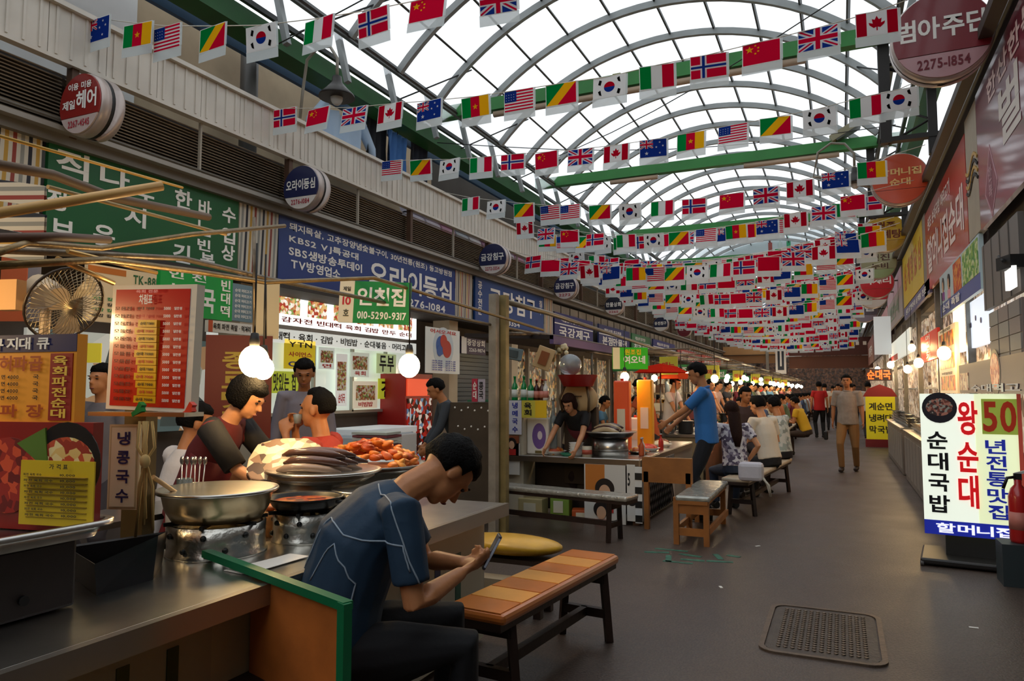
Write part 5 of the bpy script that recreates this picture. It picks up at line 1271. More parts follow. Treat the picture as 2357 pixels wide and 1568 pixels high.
# posters on the front
b = fboard('portrait_poster', 'orange edged poster of a dark haired person on the second stall front', 'poster', 7.70, 1345, 1440, 1070, 1205, '#d8d4cc', th=.01)
b.rect(.03, .5, .5, 1, mat('#c8782c', .5)); b.face(.5, .55, .11, '#b83228'); b.face(.42, .2, .09, '#9c2a20')
b = fboard('portrait_poster', 'white poster with black brush marks on the second stall front', 'poster', 7.70, 1405+38, 1480-18, 1070, 1200, '#e0dcd4', th=.008)
b.text('5', .1, .62, .4, .85, TB, .02); b.disc(.6, .35, .05, mat('#1c1614', .5))
b = fboard('checker_strip', 'black and white checker strip at the corner of the second stall', 'panel', 7.69, 1462, 1478, 1075, 1205, '#e8e8e4', th=.01)
for k in range(4): b.rect(0, .02+k*.25, 1, .14+k*.25, BLACK)
for i, (x, y, z, d, col, lab) in enumerate([(-3.3, 7.85, .11, (.3, .2, .2), '#b8a878', 'crumpled pale carton in the dark shelf of the second stall'), (-2.95, 7.85, .14, (.22, .2, .26), '#7d9a3a', 'green and white carton in the dark shelf of the second stall'), (-2.66, 7.85, .07, (.3, .2, .1), '#b8501c', 'low orange crate in the dark shelf of the second stall')]):
    t = thing('storage_box', lab, 'box', (x, y, .0)); MB().box((x, y, z), d, rz=.15*i).build('box', mat(col, .6), t, bevel=.01); MB().box((x, y-.1, z), (d[0]*.5, .02, d[2]*.5), rz=.15*i).build('print', mat('#d8d0b8', .6), t)
# bottle cabinet on the left
cab = thing('bottle_cabinet', 'tall narrow cabinet with a green bottle shelf and noodle signs, second stall', 'cabinet', (-3.75, 7.9, 0))
MB().box((-3.75, 7.95, .62), (.72, .35, 1.24)).build('body', mat('#c8bca4', .6, 0, .05, 6, .1, 3), cab)
MB().box((-3.72, 7.92, 1.33), (.8, .34, .02)).build('shelf', mat('#2a6a4a', .4), cab)
MB().box((-3.72, 8.08, 1.27), (.8, .02, .12)).build('shelf_back', WHITE, cab)
b = fboard('noodle_sign', 'white sign with two columns of blue characters under the green bottles', 'sign', 7.74, 1146, 1200, 922, 1000, '#d8d4dc', th=.012)
b.col('냉콩국수', .12, .03, .35, .97, TBL, .03, .25); b.col('냉메국수', .62, .03, .85, .97, TBL, .03, .25)
b = fboard('yellow_notice', 'yellow notice split in two beside the white noodle sign', 'notice', 7.74, 1201, 1258, 922, 962, '#d8c848', th=.012); b.rect(.55, 0, 1, 1, mat('#f0c41c', .5)); b.col('육회', .1, .1, .4, .9, TB)
b = fboard('portrait_poster', 'small poster of a person in red on the cabinet below the noodle sign', 'poster', 7.73, 1162, 1194, 1003, 1052, '#8a4a2c', th=.01); b.face(.5, .6, .06, '#c02c28')
b = fboard('portrait_poster', 'pale poster of a short haired face at the foot of the bottle cabinet', 'poster', 7.73, 1130, 1196, 1020, 1092, '#d8d4cc', th=.01); b.face(.35, .68, .09, '#3a3c5a')
def bottle(label, p, h, m, group=None, lab_=None, r=None, cap=None, name='bottle'):
    r = r or h*.15; t = thing(name, label, 'bottle', p, group=group)
    MB().lathe(p, [(r*.9, 0), (r, h*.03), (r, h*.55), (r*.75, h*.66), (r*.38, h*.75), (r*.36, h*.95), (r*.42, h*.96), (r*.42, h*.99)], 14).build('bottle', m, t)
    if lab_: MB().lathe(p, [(r*1.02, h*.12), (r*1.02, h*.45)], 14).build('paper_label', lab_, t)
    MB().lathe(V(p)+V((0, 0, h*.965)), [(r*.46, 0), (r*.46, h*.05), (0, h*.055)], 12).build('cap', cap or STEEL, t)
    return t
GRN = mat('#0c8a42', .12, 0, clear=.6); LB_ = mat('#e4e4dc', .5)
for k, u in enumerate((1165, 1185, 1206, 1222)):
    p = at(u, 915, y=7.86); bottle('green glass bottle with a white label, %s of four from the steel posts' % ORD[k], (p.x, p.y, 1.34), .28 if k < 3 else .25, GRN, None, LB_, cap=mat('#1c9a4a', .4), r=.038)
for k, (u, c_) in enumerate(((1235, '#4a2018'), (1248, '#5a2c1c'), (1256, '#e8e4dc'))):
    p = at(u, 915, y=7.9); bottle(['dark brown sauce bottle beside the green bottles', 'second dark brown sauce bottle, next to the white one', 'white sauce bottle at the right end of the bottle shelf'][k], (p.x, p.y, 1.34), .24, mat(c_, .2, clear=.4), None, mat('#d88a7a', .5), cap=mat('#b8241c', .4), r=.036)
p = at(1273, 930, y=7.95); bottle('tall clear plastic water bottle right of the bottle shelf', (p.x, p.y, .708), .86*.75, mat('#b8c8cc', .08, 0, trans=.7), None, None, r=.05)
# round box with purple print
b = fboard('round_print_box', 'white boxy heater with a purple ring print on the second stall', 'heater', 7.86, 1212, 1262, 962, 1046, '#e8e0d4', th=.2, bevel=.02)
b.disc(.58, .5, .075*1.15, mat('#7a5a9c', .5), ry=.15); b.disc(.62, .52, .03, mat('#e8d8dc', .5), ry=.05); b.rect(.4, .03, .7, .1, mat('#6a5a2c', .5))
# items behind: clear dome, red basket, cream bag
t = thing('glass_dome', 'clear round glass dome jar behind the second stall cook', 'jar', at(1318, 860, w=8.6))
c = at(1312, 840, w=8.6); MB().ball(c, (.14, .14, .13), 20).build('dome', mat('#b8c0c4', .15, 0, trans=.6), t)
t = thing('red_basket', 'red plastic basket stacked above the cream bag behind the cook', 'basket', at(1330, 890, w=8.4))
c = at(1330, 890, w=8.4); MB().lathe(c, [(0, 0), (.17, 0), (.23, .13), (.245, .135), (.22, .13), (.16, .012), (0, .012)], 24).build('basket', mat('#b81c14', .4), t)
t = thing('cream_bag', 'cream padded backpack hanging behind the second stall cook', 'bag', at(1330, 940, w=8.4))
c = at(1332, 918, w=8.5); o = MB().box((0, 0, 0), (.44, .2, .34)).build('bag', mat('#c8a878', .7, 0, .3, 12), t, world=False); o.location = c-t.location; m_ = o.modifiers.new('s', 'SUBSURF'); m_.levels = m_.render_levels = 3
o.data.polygons.foreach_set('use_smooth', [True]*6)
for v in o.data.vertices: v.co *= 1.25
for s_ in (-1, 1): MB().tube([c+V((.13*s_, -.1, .16)), c+V((.18*s_, -.16, 0)), c+V((.16*s_, -.12, -.15))], .015, 6).build('strap', mat('#5a4428', .6), t)
MB().tube([c+V((.08*s_, -.13, .03)) for s_ in (-1, 0, 1)], .006, 5).build('zip', mat('#5a4428', .6), t)
MB().box(c+V((0, .1, -.55)), (.4, .1, .9)).build('hook_stand', mat('#3a2c20', .7), t)
for i, (u, v, w_, d, col, lab, cat) in enumerate([(1252, 825, 8.4, (.2, .06, .26), '#c8a878', 'tilted wooden picture frame hung above the bottles', 'frame'), (1182, 815, 8.6, (.22, .12, .14), '#7a8a8c', 'grey blue lamp housing hung beside the steel posts', 'lamp'), (1283, 812, 8.8, (.24, .1, .16), '#b8a888', 'bunch of dried cream flowers hung above the glass dome', 'decoration')]):
    p = at(u, v, w=w_); t = thing(['framed_picture', 'lamp_housing', 'dried_flowers'][i], lab, cat, p)
    if i == 2:
        for k in range(22):
            q = p+V((fr_.uniform(-.13, .13), fr_.uniform(-.05, .05), fr_.uniform(-.09, .09))); MB().ball(q, .03, 6).build('flower_head', mat(['#c8b890', '#9a8a60', '#e0d4b0'][k % 3], .8), t)
    else:
        MB().box(p, d, rz=.4, ry=.35 if i == 0 else .2).build('frame', mat(col, .5), t, bevel=.008); MB().box(p+V((.01, -.035, 0)), (d[0]*.5, d[1]*.6, d[2]*.6), rz=.4, ry=.35 if i == 0 else .2).build('inset', mat('#8a4a1c' if i == 0 else '#4a5658', .5), t)
# steel posts of the frame
for i, (u, w_) in enumerate(((1137, 7.4), (1160, 7.5))):
    p = at(u, 690, w=w_); t = thing('frame_post', ['grey steel frame post left of the green bottles', 'yellowish frame post just right of the grey one'][i], 'post', (p.x, p.y, 0))
    MB().box((p.x, p.y, 1.22), (.08, .08, 2.44)).build('post', mat(['#a39a8c', '#948458'][i], .5, .4, .2, 20, .3, 6), t)
def rail2(label, pts, r, m=PIPE):
    return rail(label, pts, r, m)
rail2('steel rail running back from the top of the frame posts', [(1155, 692, 7.5), (1265, 722, 9.5), (1500, 800, 17), (1640, 830, 24)], .03, mat('#8a7f6a', .4, .5))
rail2('second lower rail running back above the dark canopy', [(1150, 770, 7.6), (1240, 768, 9.0), (1390, 795, 12)], .025)
# dark canopy with violet edge
t = thing('stall_canopy', 'dark folded canopy with a violet edge over the second stall', 'canopy', (-3.4, 9.4, 2.05))
MB().box((-3.7, 9.7, 2.12), (1.2, 3.4, .05), ry=.05).build('sheet', mat('#2a1f1c', .8), t); MB().box((-3.12, 9.7, 2.06), (.05, 3.4, .1)).build('edge', mat('#5a4878', .6), t)
# speckled brown screen with white dots
t = thing('perforated_screen', 'brown board screen with rows of white dots left of the second stall', 'screen', (-3.95, 6.6, 0))
a, b_ = at(1035, 1010, y=6.9), at(1135, 1010, y=6.9)
MB().box(((a.x+b_.x)/2, 6.9, .75), (b_.x-a.x, .05, 1.15)).build('board', mat('#4a3e30', .6, 0, .1, 10, .2, 5), t)
for k in range(16):
    MB().ball((a.x+.08+(k % 6)*.08+(.04 if (k//6) % 2 else 0), 6.87, 1.27-(k//6)*.2-.03*(k % 2)), .012, 6).build('white_dot', WHITE, t)
for s_ in (a.x+.03, b_.x-.03): MB().box((s_, 6.9, .1), (.04, .04, .2)).build('foot', DW, t)
for i, (u0, u1, vt, vb, col, lab, tx_) in enumerate([(1086, 1100, 872, 925, '#b83048', 'narrow red upright card above the dotted screen', '순대'), (1099, 1116, 873, 925, '#b8b0c0', 'narrow grey upright card beside the red one', '콩국')]):
    b = fboard('upright_card', lab, 'card', 6.85, u0, u1, vt, vb, col, th=.01); b.col(tx_, .2, .1, .8, .9, TW if i == 0 else TB)
for i, (x, y, lab) in enumerate(((-4.35, 6.2, 'stack of folded newspapers on a low table behind the fritters'),)):
    t = thing('paper_stack', lab, 'papers', (x, y, 0))
    MB().box((x, y, .38), (.7, .4, .76)).build('table', mat('#4a3428', .6), t)
    for k in range(9): MB().box((x+fr_.uniform(-.02, .02), y, .78+k*.03), (.4, .3, .024), rz=fr_.uniform(-.1, .1)).build('bundle', mat(['#d8d0c4', '#8a4a4c', '#c8ccc0'][k % 3], .7), t)
# green small sign and bulb
g = gboard('green_stall_sign', 'bright green small stall sign with yellow top lettering over the orange bottles', 'sign', 10.2, 1410, 1492, 800, 850, '#32a81c', rot=.1, m=mat('#38b020', .45, emit=.12)); g.rect(0, 0, .2, 1, mat('#e8e0b8', .5)); g.text('원조집', .34, .66, .8, .92, TY, .03); g.text('여오네', .3, .25, .92, .62, TW, .05)
bulb('bulb glaring between the orange packs under the bright green sign', at(1438, 868, w=9.2), .055)
bulb('bulb right behind the blue shirt man\'s neck', at(1645, 872, w=9.8), .05)
for i, (u, v, w_, col, lab) in enumerate([(1433, 955, 8.9, '#e8562a', 'red orange drink pack standing on the second stall'), (1486, 950, 9.2, '#e89a1c', 'amber drink pack standing beside the red orange one'), (1462, 945, 9.3, '#e8e0d0', 'white carton between the two orange drink packs')]):
    p = at(u, v, w=w_); t = thing('drink_pack', lab, 'drink pack', (p.x, p.y, .708)); hh = p.z+.42-.708 if i < 2 else .4
    MB().box((p.x, p.y, .708+hh/2), (.2, .12, hh)).build('pack', mat(col, .3, clear=.4, emit=.08), t, bevel=.02); MB().box((p.x, p.y-.065, .708+hh*.45), (.1, .01, hh*.3)).build('print', mat('#f0e0c0', .4), t); MB().lathe((p.x, p.y, .708+hh), [(.02, 0), (.02, .03), (0, .03)], 10).build('cap', mat('#d83a1c', .4), t)
# pans on stall 2
pan('sausage_pan', 'wide black pan of sausages on steel pots, second stall', (-2.42, 8.05, .92), .27, .06, mat('#1a1716', .4, .3), STEEL, mat('#a8946c', .4), .7, 0, 'pan')
t = thing('tray_stand', 'squat steel pot under the wide black pan of the second stall', 'pot', (-2.42, 8.05, .7)); MB().lathe((-2.42, 8.05, .708), [(.2, 0), (.2, .2), (0, .2)], 24).build('pot', STEEL, t); MB().lathe((-2.42, 8.05, .76), [(.203, 0), (.203, .03)], 24).build('band', STEELD, t)
for k in range(7):
    y = 7.92+k*.04; z = .985+.02*(k % 3); P = [V((-2.6+.32*t_/5, y+.03*math.sin(t_), z+.03*math.sin(PI*t_/5))) for t_ in range(6)]
    tag(MB().tube(P, [.01, .026, .028, .028, .026, .01], 8).build('blood_sausage', mat('#4a302a', .25, clear=.4) if k % 2 else mat('#b8a07c', .3, clear=.4)), 'long dark or pale sausage in the black pan of the second stall', 'sausage', 'sausages on the second stall')
rs = random.Random(21)
foodc = [['#d8782a', '#e8a848', '#b8481c'], ['#c83020', '#e06048'], ['#8aa03a', '#c8c848'], ['#e0d0a8', '#f0e4c8'], ['#7a3a20', '#a86838']]
def dish(label, x, y, z, r, kind, group=None):
    """steel or white dish with a mound of food"""
    t = thing('food_dish', label, 'dish', (x, y, z), group=group)
    MB().lathe((x, y, z), [(0, 0), (r*.7, 0), (r, r*.28), (r*1.03, r*.28), (r*.72, .008), (0, .008)], 18).build('dish', [STEEL, WHITE][kind % 2], t)
    m_ = MB(); m_.ball((x, y, z+r*.2), (r*.85, r*.85, r*.4), 10); m_.v = [p+(p-V((x, y, z+r*.2))).normalized()*r*.12*noise.noise(p*40) for p in m_.v]
    m_.build('food', spots(foodc[kind % 5], 26, .4), t); return t
for k, (x, y) in enumerate([(-2.2, 8.45), (-2.2, 8.9), (-2.35, 9.3), (-2.2, 9.6), (-2.3, 10.1), (-3.1, 8.0)]):
    dish('dish of %s food on the second stall counter, %s from the front corner' % (['orange fried', 'red', 'green', 'pale', 'brown', 'orange'][k], ORD[k]), x, y, .708, .13+.02*(k % 2), k)
for k, (x, y, col, lab) in enumerate([(-2.1, 8.2, '#c85a2c', 'orange sauce bottle at the corner of the second stall'), (-2.12, 8.32, '#d8d4cc', 'clear grey sauce bottle beside the orange one'), (-2.08, 9.1, '#b82a1c', 'red sauce bottle further along the second stall edge')]):
    bottle(lab, (x, y, .708), .2, mat(col, .3), None, None, cap=mat('#c8c8c8', .4), r=.032)
t = thing('bowl_stack', 'stack of white bowls beside the round print box', 'bowls', (-2.95, 8.1, .708))
for k in range(5): MB().lathe((-2.78, 7.9, .708+k*.025), [(.05, 0), (.09, .05), (.085, .05), (.045, .008), (0, .008)], 18).build('bowl', WHITE, t)
t = thing('stew_can', 'grey and cream food tin on the second stall by the black pan', 'tin', (-2.6, 7.84, .708)); MB().lathe((-2.62, 7.8, .708), [(.055, 0), (.055, .12), (0, .12)], 18).build('tin', mat('#c0b49c', .4), t); MB().lathe((-2.62, 7.8, .74), [(.057, 0), (.057, .05)], 18).build('wrapper', mat('#b0503a', .5), t)
t = thing('green_bowl', 'flat green bowl before the cook\'s hand on the second stall', 'bowl', (-2.85, 7.83, .708)); MB().lathe((-2.86, 7.85, .708), [(0, 0), (.07, 0), (.1, .03), (.09, .03), (.06, .008), (0, .008)], 20).build('bowl', mat('#3a8a6a', .4), t)
# red umbrellas and clutter behind
for i, (u, v, w_, r, col, lab) in enumerate([(1520, 858, 11, .42, '#d83420', 'red umbrella canopy over the goods right of the green sign'), (1555, 872, 12.5, .36, '#e8582c', 'orange red umbrella canopy just behind the red one')]):
    c = at(u, v, w=w_); t = thing('small_umbrella', lab, 'umbrella', (c.x, c.y, .7))
    MB().lathe(c, [(r, 0), (r*.6, .09), (0, .14)], 10, smooth=False).build('canopy', translucent(col, .4), t); MB().tube([(c.x, c.y, .7), (c.x, c.y, c.z+.14)], .012, 6).build('pole', STEELD, t)

# ---------------- benches by the aisle
bench('bench covered with shiny foil cloth in front of the second stall', (-3.75, 7.2), (-1.85, 6.85), .28, .44, mat('#b8b4a8', .25, .5, .9, 30, .2, 20), DW)
FO = mat('#a8a8a0', .25, .4, .8, 18, .25, 12); YW = mat('#9a5f28', .5, 0, .15, 20, .25, 5)
t3 = bench('wooden bench with a rumpled silver seat cover, nearest beside the aisle', (-1.30, 6.95), (-1.32, 8.3), .32, .45, FO, YW, legs=False)
for k, y in enumerate((6.99, 8.24)):
    for z in (.36, .12): MB().box((-1.32-.03*k, y, z), (.32, .03, .14 if z > .2 else .07)).build('end_board', YW, t3)
    for q in (-.14, .14): MB().box((-1.32-.03*k+q, y, .22), (.05, .05, .44)).build('leg', YW, t3)
for q in (-.15, .15): MB().box((-1.32+q, 7.62, .13), (.03, 1.25, .06)).build('rail', YW, t3)
bench('low cream topped bench under the long haired woman and the white T shirt', (-1.12, 8.6), (-.84, 11.5), .32, .45, mat('#c8b8a0', .35, 0, .3, 12, .15, 8), DW)
t = thing('wooden_crate', 'orange brown wooden crate board behind the silver covered bench', 'crate', (-1.7, 7.62, 0))
MB().box((-1.68, 7.62, .62), (.52, .06, .26)).build('board', YW, t); MB().box((-1.9, 7.62, .3), (.05, .06, .6)).build('leg', YW, t); MB().box((-1.46, 7.62, .3), (.05, .06, .6)).build('leg', YW, t)

# ================================================================ FURTHER STALLS
def stool_bench(label, x, y0_, y1_, top, col):
    return bench(label, (x, y0_), (x, y1_), .3, .45, top, col)
tops = [mat('#c8b8a0', .35, 0, .3, 12, .15, 8), mat('#8a3a34', .4, 0, .2, 12, .15, 8), mat('#d8c8ac', .35, 0, .3, 12, .1, 8), mat('#6a4a30', .4, 0, .2, 12, .15, 8)]
cnts = ['#8a5a3a', '#7a3a2a', '#9a8a6a', '#6a5a4c', '#8a4a30', '#7a6a54']
proto_dish = {}
def fast_dish(label, x, y, z, k, group):
    if k not in proto_dish:
        proto_dish[k] = dish(label, x, y, z, .15, k, group); return proto_dish[k]
    src = proto_dish[k]; c = src.copy(); COL.objects.link(c); c.location = (x, y, z); c['label'] = label
    for ch in src.children:
        d = ch.copy(); COL.objects.link(d); d.parent = c
    return c
nst = 0; y = 11.6
gs_txt = ['순희네', '전주집', '할매집', '대박집', '은성집', '고향집', '누드김밥', '모녀집']
while y < 50:
    L = 3.6; nm = ORD[nst+2]
    t = thing('stall_counter', 'steel topped food stall counter, %s in the row from the camera' % nm, 'counter', (-2.9, y+L/2, 0), group='food stall counters')
    MB().box((-2.25, y+L/2, .74), (.7, L, .04)).build('countertop', STEEL, t); MB().box((-3.1, y+.25, .74), (1.1, .5, .04)).build('countertop', STEEL, t)
    MB().box((-1.95, y+L/2, .36), (.03, L-.1, .7)).build('side_panel', mat(cnts[nst % 6], .6, 0, .05, 6, .2, 3), t); MB().box((-2.8, y+.05, .36), (1.6, .03, .7)).build('front_panel', mat(cnts[(nst+2) % 6], .6, 0, .05, 6, .2, 3), t)
    for q in (y+.1, y+L-.1): MB().box((-3.6, q, .36), (.05, .05, .72)).build('leg', STEELD, t)
    for k in range(6 if nst < 5 else 3):
        x_ = -2.25+rs.uniform(-.12, .12); y_ = y+.35+k*(.55 if nst < 5 else 1.1)
        fast_dish('dish heaped with food on the %s stall counter of the row' % nm, x_, y_, .76, rs.randrange(5), 'dishes on the further stall counters')
    for k in range(3 if nst < 5 else 1):
        px_ = -2.9+.3*k; t = thing('cooking_pot', 'steel cooking pot on the front of the %s stall in the row' % nm, 'pot', (px_, y+.25, .76), group='pots on the further stalls')
        MB().lathe((px_, y+.25, .76), [(.1, 0), (.12, .02), (.12, .2), (.135, .205), (.11, .2), (.0, .18)], 16).build('pot', [STEEL, ALU, mat('#2a2624', .4, .4)][k], t)
    # raised goods rack in the middle of the stall
    t = thing('goods_rack', 'rack piled with packets and bottles inside the %s stall of the row' % nm, 'rack', (-3.1, y+1.9, 0), group='goods racks in the stalls')
    for z in (.75, 1.08, 1.4): MB().box((-3.15, y+1.9, z), (.5, 1.5, .03)).build('shelf', mat('#8a7a60', .5), t)
    for a in (-.23, .23):
        for b_ in (-.7, .7): MB().box((-3.15+a, y+1.9+b_, .72), (.03, .03, 1.44)).build('post', STEELD, t)
    for k in range(16 if nst < 6 else 8):
        z = [.765, 1.095, 1.415][k % 3]; col = ['#d8502a', '#e8e0cc', '#2a8a4a', '#e8b020', '#c82a2a', '#8a9aa8', '#f0e8d8', '#5a3a24'][rs.randrange(8)]; h_ = rs.uniform(.12, .24)
        q = (-3.0+rs.uniform(-.08, .03), y+1.25+(k//3)*(.25 if nst < 6 else .5), z+h_/2)
        if k % 2: MB().box(q, (rs.uniform(.1, .2), rs.uniform(.1, .2), h_), rz=rs.uniform(-.3, .3)).build('packet', mat(col, .5, emit=.0), t)
        else: MB().lathe((q[0], q[1], z), [(.05, 0), (.055, .01), (.055, h_*.7), (.02, h_*.85), (.022, h_), (0, h_)], 10).build('bottle', mat(col, .3), t)
    # frame and rails
    t = thing('pipe_canopy', 'steel pipe frame with roof rails over the %s stall of the row' % nm, 'frame', (-2.8, y+L/2, 0), group='stall pipe frames')
    for x_ in (-3.8,):
        for q in (y, y+L): MB().tube([(x_, q, 0), (x_, q, 2.15)], .022, 6).build('post', PIPE, t)
    for x_ in (-3.8, -2.1): MB().tube([(x_, y-.3, 2.1), (x_, y+L+.3, 2.1)], .02, 6).build('rail', PIPE, t)
    for q in (y, y+L/2, y+L): MB().tube([(-3.8, q, 2.12), (-2.1, q, 2.12)], .016, 6).build('rail', PIPE, t)
    if nst % 2 == 0: MB().box((-3.3, y+L/2, 2.18), (1.0, L*.8, .03), ry=.1).build('sheet', mat(['#4a4038', '#6a5c4c', '#3c4a3c'][nst % 3], .8), t)
    # green stall sign
    g = Board('green_stall_sign', 'green stall name sign hanging at the %s stall of the row' % nm, 'sign', (-3.5, y+.2, 1.78), RF, UPZ, .62, .26, '#2f7a3c', group='green signs of the further stalls', m=mat('#3a8a48', .5, emit=.05)); g.text(gs_txt[nst % 8], .12, .2, .88, .8, TW, .04)
    if nst < 7:
        g = Board('yellow_stall_card', 'small yellow menu card hanging at the %s stall of the row' % nm, 'card', (-2.75, y+.4, 1.72), RF, UPZ, .3, .3, '#c8c03a', group='yellow cards of the further stalls', m=mat('#c8c03a', .5)); g.text('메뉴', .15, .3, .85, .7, TR)
    for k in range(4):
        bulb('round glowing bulb hung over the %s stall of the row' % nm, (-2.55+rs.uniform(-.4, .3), y+.4+.95*k, 1.72+rs.uniform(-.06, .1)), .05+.004*nst, FARBULB, .3, group='bulbs over the further stalls')
    if y > 9.4:
        stool_bench('aisle bench with a %s top beside the %s stall of the row' % (['cream', 'dull red', 'pale', 'brown'][nst % 4], nm), -1.42-(.1 if nst % 2 else 0), y+.5 if nst == 0 else y+.1, y+L-.4, tops[nst % 4], DW)
    y += 4.5; nst += 1
bench('pale topped bench behind the seated woman, beside the second stall', (-1.42, 11.7), (-1.40, 12.0), .3, .45, tops[2], DW) if False else None

# ================================================================ RIGHT SIDE OF THE AISLE
# lit sign stand
b = Board('lit_sign_stand', 'glowing white and yellow sign box on a dark wheeled stand at the right', 'sign', (.62, 7.18, .235), V((.992, -.12, 0)), UPZ, .72, 1.19, '#e9f2c8', th=.16, m=mat('#e4edc0', .4, emit=.75))
N_ = b.N
def em(c, e=.35): return mat(c, .4, emit=e)
b.rect(.0, .09, .55, 1, em('#eef6e6', .75)); b.rect(0, 0, 1, .1, em('#1c2a9c', .5)); b.rect(.62, .72, .96, .965, em('#8a9a3a', .5)); b.rect(.96, .1, 1, 1, em('#b84a3a', .2))
b.disc(.2, .9, .13, em('#1a1820', .2)); b.disc(.2, .905, .10, spots(['#6a3a30', '#8a8a80', '#a06a5a', '#3a2a28'], 60, .4, .2), ry=.075)
b.text('50', .63, .735, .95, .95, em('#9c2a12', .3), .05); b.text('왕', .38, .71, .58, .95, em('#d8141c', .5), .05); b.text('순', .36, .45, .57, .66, em('#d8141c', .5), .05); b.text('대', .36, .2, .56, .43, em('#d8141c', .5), .05)
for i, ch in enumerate('순대국밥'): b.text(ch, .06, .605-i*.15, .27, .73-i*.15, em('#14161c', .0), .04)
for i, ch in enumerate('년전통맛집'): b.text(ch, .64, .585-i*.112, .84, .685-i*.112, em('#2030a8', .3), .04)
b.text('할머니집', .12, .015, .88, .085, em('#f4f6ff', .8), .04)
MB().box(b.P(.5, 0, -.1)+V((0, 0, -.1)), (.42, .1, .2), rz=-.12).build('stem', DARK, b.t)
MB().box(b.P(.55, 0, -.1)+V((0, 0, -.195)), (.86, .62, .05), rz=-.12).build('base', mat('#1c1918', .4), b.t, bevel=.015)
for u in (-.02, .95): MB().lathe(b.P(u, 0, .2)+V((-.02, 0, -.215)), [(.022, 0), (.022, .025)], 12, 'X').build('caster', mat('#4a4644', .4), b.t)
ex = thing('fire_extinguisher', 'red fire extinguisher with a black nozzle at the right edge before the lit sign', 'fire extinguisher', (1.17, 6.62, 0))
c = V((1.20, 6.62, .31)); MB().lathe(c, [(.06, 0), (.068, .02), (.068, .34), (.05, .4), (.025, .43), (.025, .47)], 20).build('cylinder', mat('#b81414', .3, clear=.5), ex); MB().lathe(c+V((0, 0, .1)), [(.0695, 0), (.0695, .13)], 20).build('label_band', mat('#c8786a', .5), ex)
MB().box(c+V((0, 0, .49)), (.05, .03, .05)).build('valve', BLACK, ex); MB().tube([c+V((0, 0, .49)), c+V((-.07, -.02, .48)), c+V((-.1, -.03, .4))], .012, 8).build('nozzle', BLACK, ex); MB().box(c+V((.05, 0, .53)), (.14, .02, .02), ry=-.3).build('lever', mat('#c8c8c8', .4), ex)
st = thing('extinguisher_stand', 'low dark box under the red fire extinguisher', 'stand', (1.12, 6.62, 0)); MB().box((1.19, 6.62, .155), (.26, .26, .31)).build('box', mat('#2a3438', .5), st)
# yellow sign case
y0_ = 21.0
b = Board('yellow_menu_case', 'yellow upright menu case with a pointed dark red top beside the walking man', 'sign', (.58, y0_, .2), RF, UPZ, .68, 1.1, '#d8c81c', th=.3, m=mat('#d8c81c', .5, emit=.15))
for r_, s_ in enumerate(('계순면', '냉려대', '막국밥')): b.text(s_, .1, .68-r_*.27, .9, .86-r_*.27, TB, .04)
MB().box(b.P(.5, 0, -.15)+V((0, 0, -.1)), (.74, .34, .2)).build('base', mat('#7a1a20', .5), b.t); MB().prism([(-.4, 0), (.4, 0), (.28, .2), (0, .32), (-.28, .2)], b.P(.5, 1, 0), (1, 0, 0), UPZ, (0, .3, 0)).build('top', mat('#8a2020', .5), b.t)
b = Board('neon_sign', 'red orange glowing small sign above the yellow menu case', 'sign', (.62, 21.5, 1.72), RF, UPZ, .62, .32, '#3a1410'); b.text('순대국', .05, .1, .95, .9, mat('#ff5a1c', .4, emit=2.5), .05)
# lit shop panels on the right
xq = XR+.02
def rq(name, label, u0, u1, vt, vb, col, x=xq, cat='sign', **k): return rboard(name, label, cat, x, u0, u1, vt, vb, col, **k)
b = rq('white_lightbox', 'blank white shop lightbox under the food photo banner', 2196, 2226, 700, 770, '#f4e8d8', m=mat('#f6ead8', .4, emit=1.2), x=1.32)
b = rq('photo_column', 'upright lit column of three food photographs on the right shop', 2160, 2200, 752, 905, '#e8c898', m=mat('#e8c898', .4, emit=.35), x=1.28)
for k in range(3): b.rect(.1, .04+k*.33, .9, .26+k*.33, spots(['#c8781c', '#e0a030', '#7a3a14', '#d85a1c'], 14, .4, .4), 'photo'); b.text('비빔밥', .2, .28+k*.33, .8, .32+k*.33, TB)
b = rq('red_strip_sign', 'narrow red upright sign with white characters beside the photo column', 2120, 2158, 765, 830, '#d8301c', m=mat('#d8301c', .4, emit=.25), x=1.28); b.col('머리고기', .35, .05, .6, .95, TW)
b = rq('poster', 'small pale food poster with a red corner far down the right shops', 2045, 2095, 775, 825, '#e8ece0', cat='poster', m=mat('#e8ece0', .4, emit=.5), x=1.2); b.rect(0, 0, .5, .3, TR)
b = rq('sketch_window', 'bluish white lit window with thin line drawings on the right shop', 2205, 2280, 690, 800, '#dfe8f4', m=mat('#dde6f2', .4, emit=.9), x=1.36)
for k in range(5): b.disc(.2+.15*k, .5+.1*(k % 2), .03, mat('#7a7488', .5))
b = rq('grey_shutter_wall', 'grey mauve tiled wall panel above the food sign at the right edge', 2282, 2357, 700, 850, '#8a7c76', x=1.24)
for k in range(4):
    for j in range(3): b.rect(.02+j*.33, .02+k*.245, .32+j*.33, .25+k*.245, mat(['#8f827c', '#85807c', '#94887c', '#9a968c'][(k+j) % 4], .5), 'tile', e=.012)
b = rq('sausage_food_sign', 'dark sign with a big bowl of sliced sausage photographed on it at the right edge', 2205, 2357, 826, 906, '#3a2c3c', m=mat('#3a2c3c', .4, emit=.1), x=1.22)
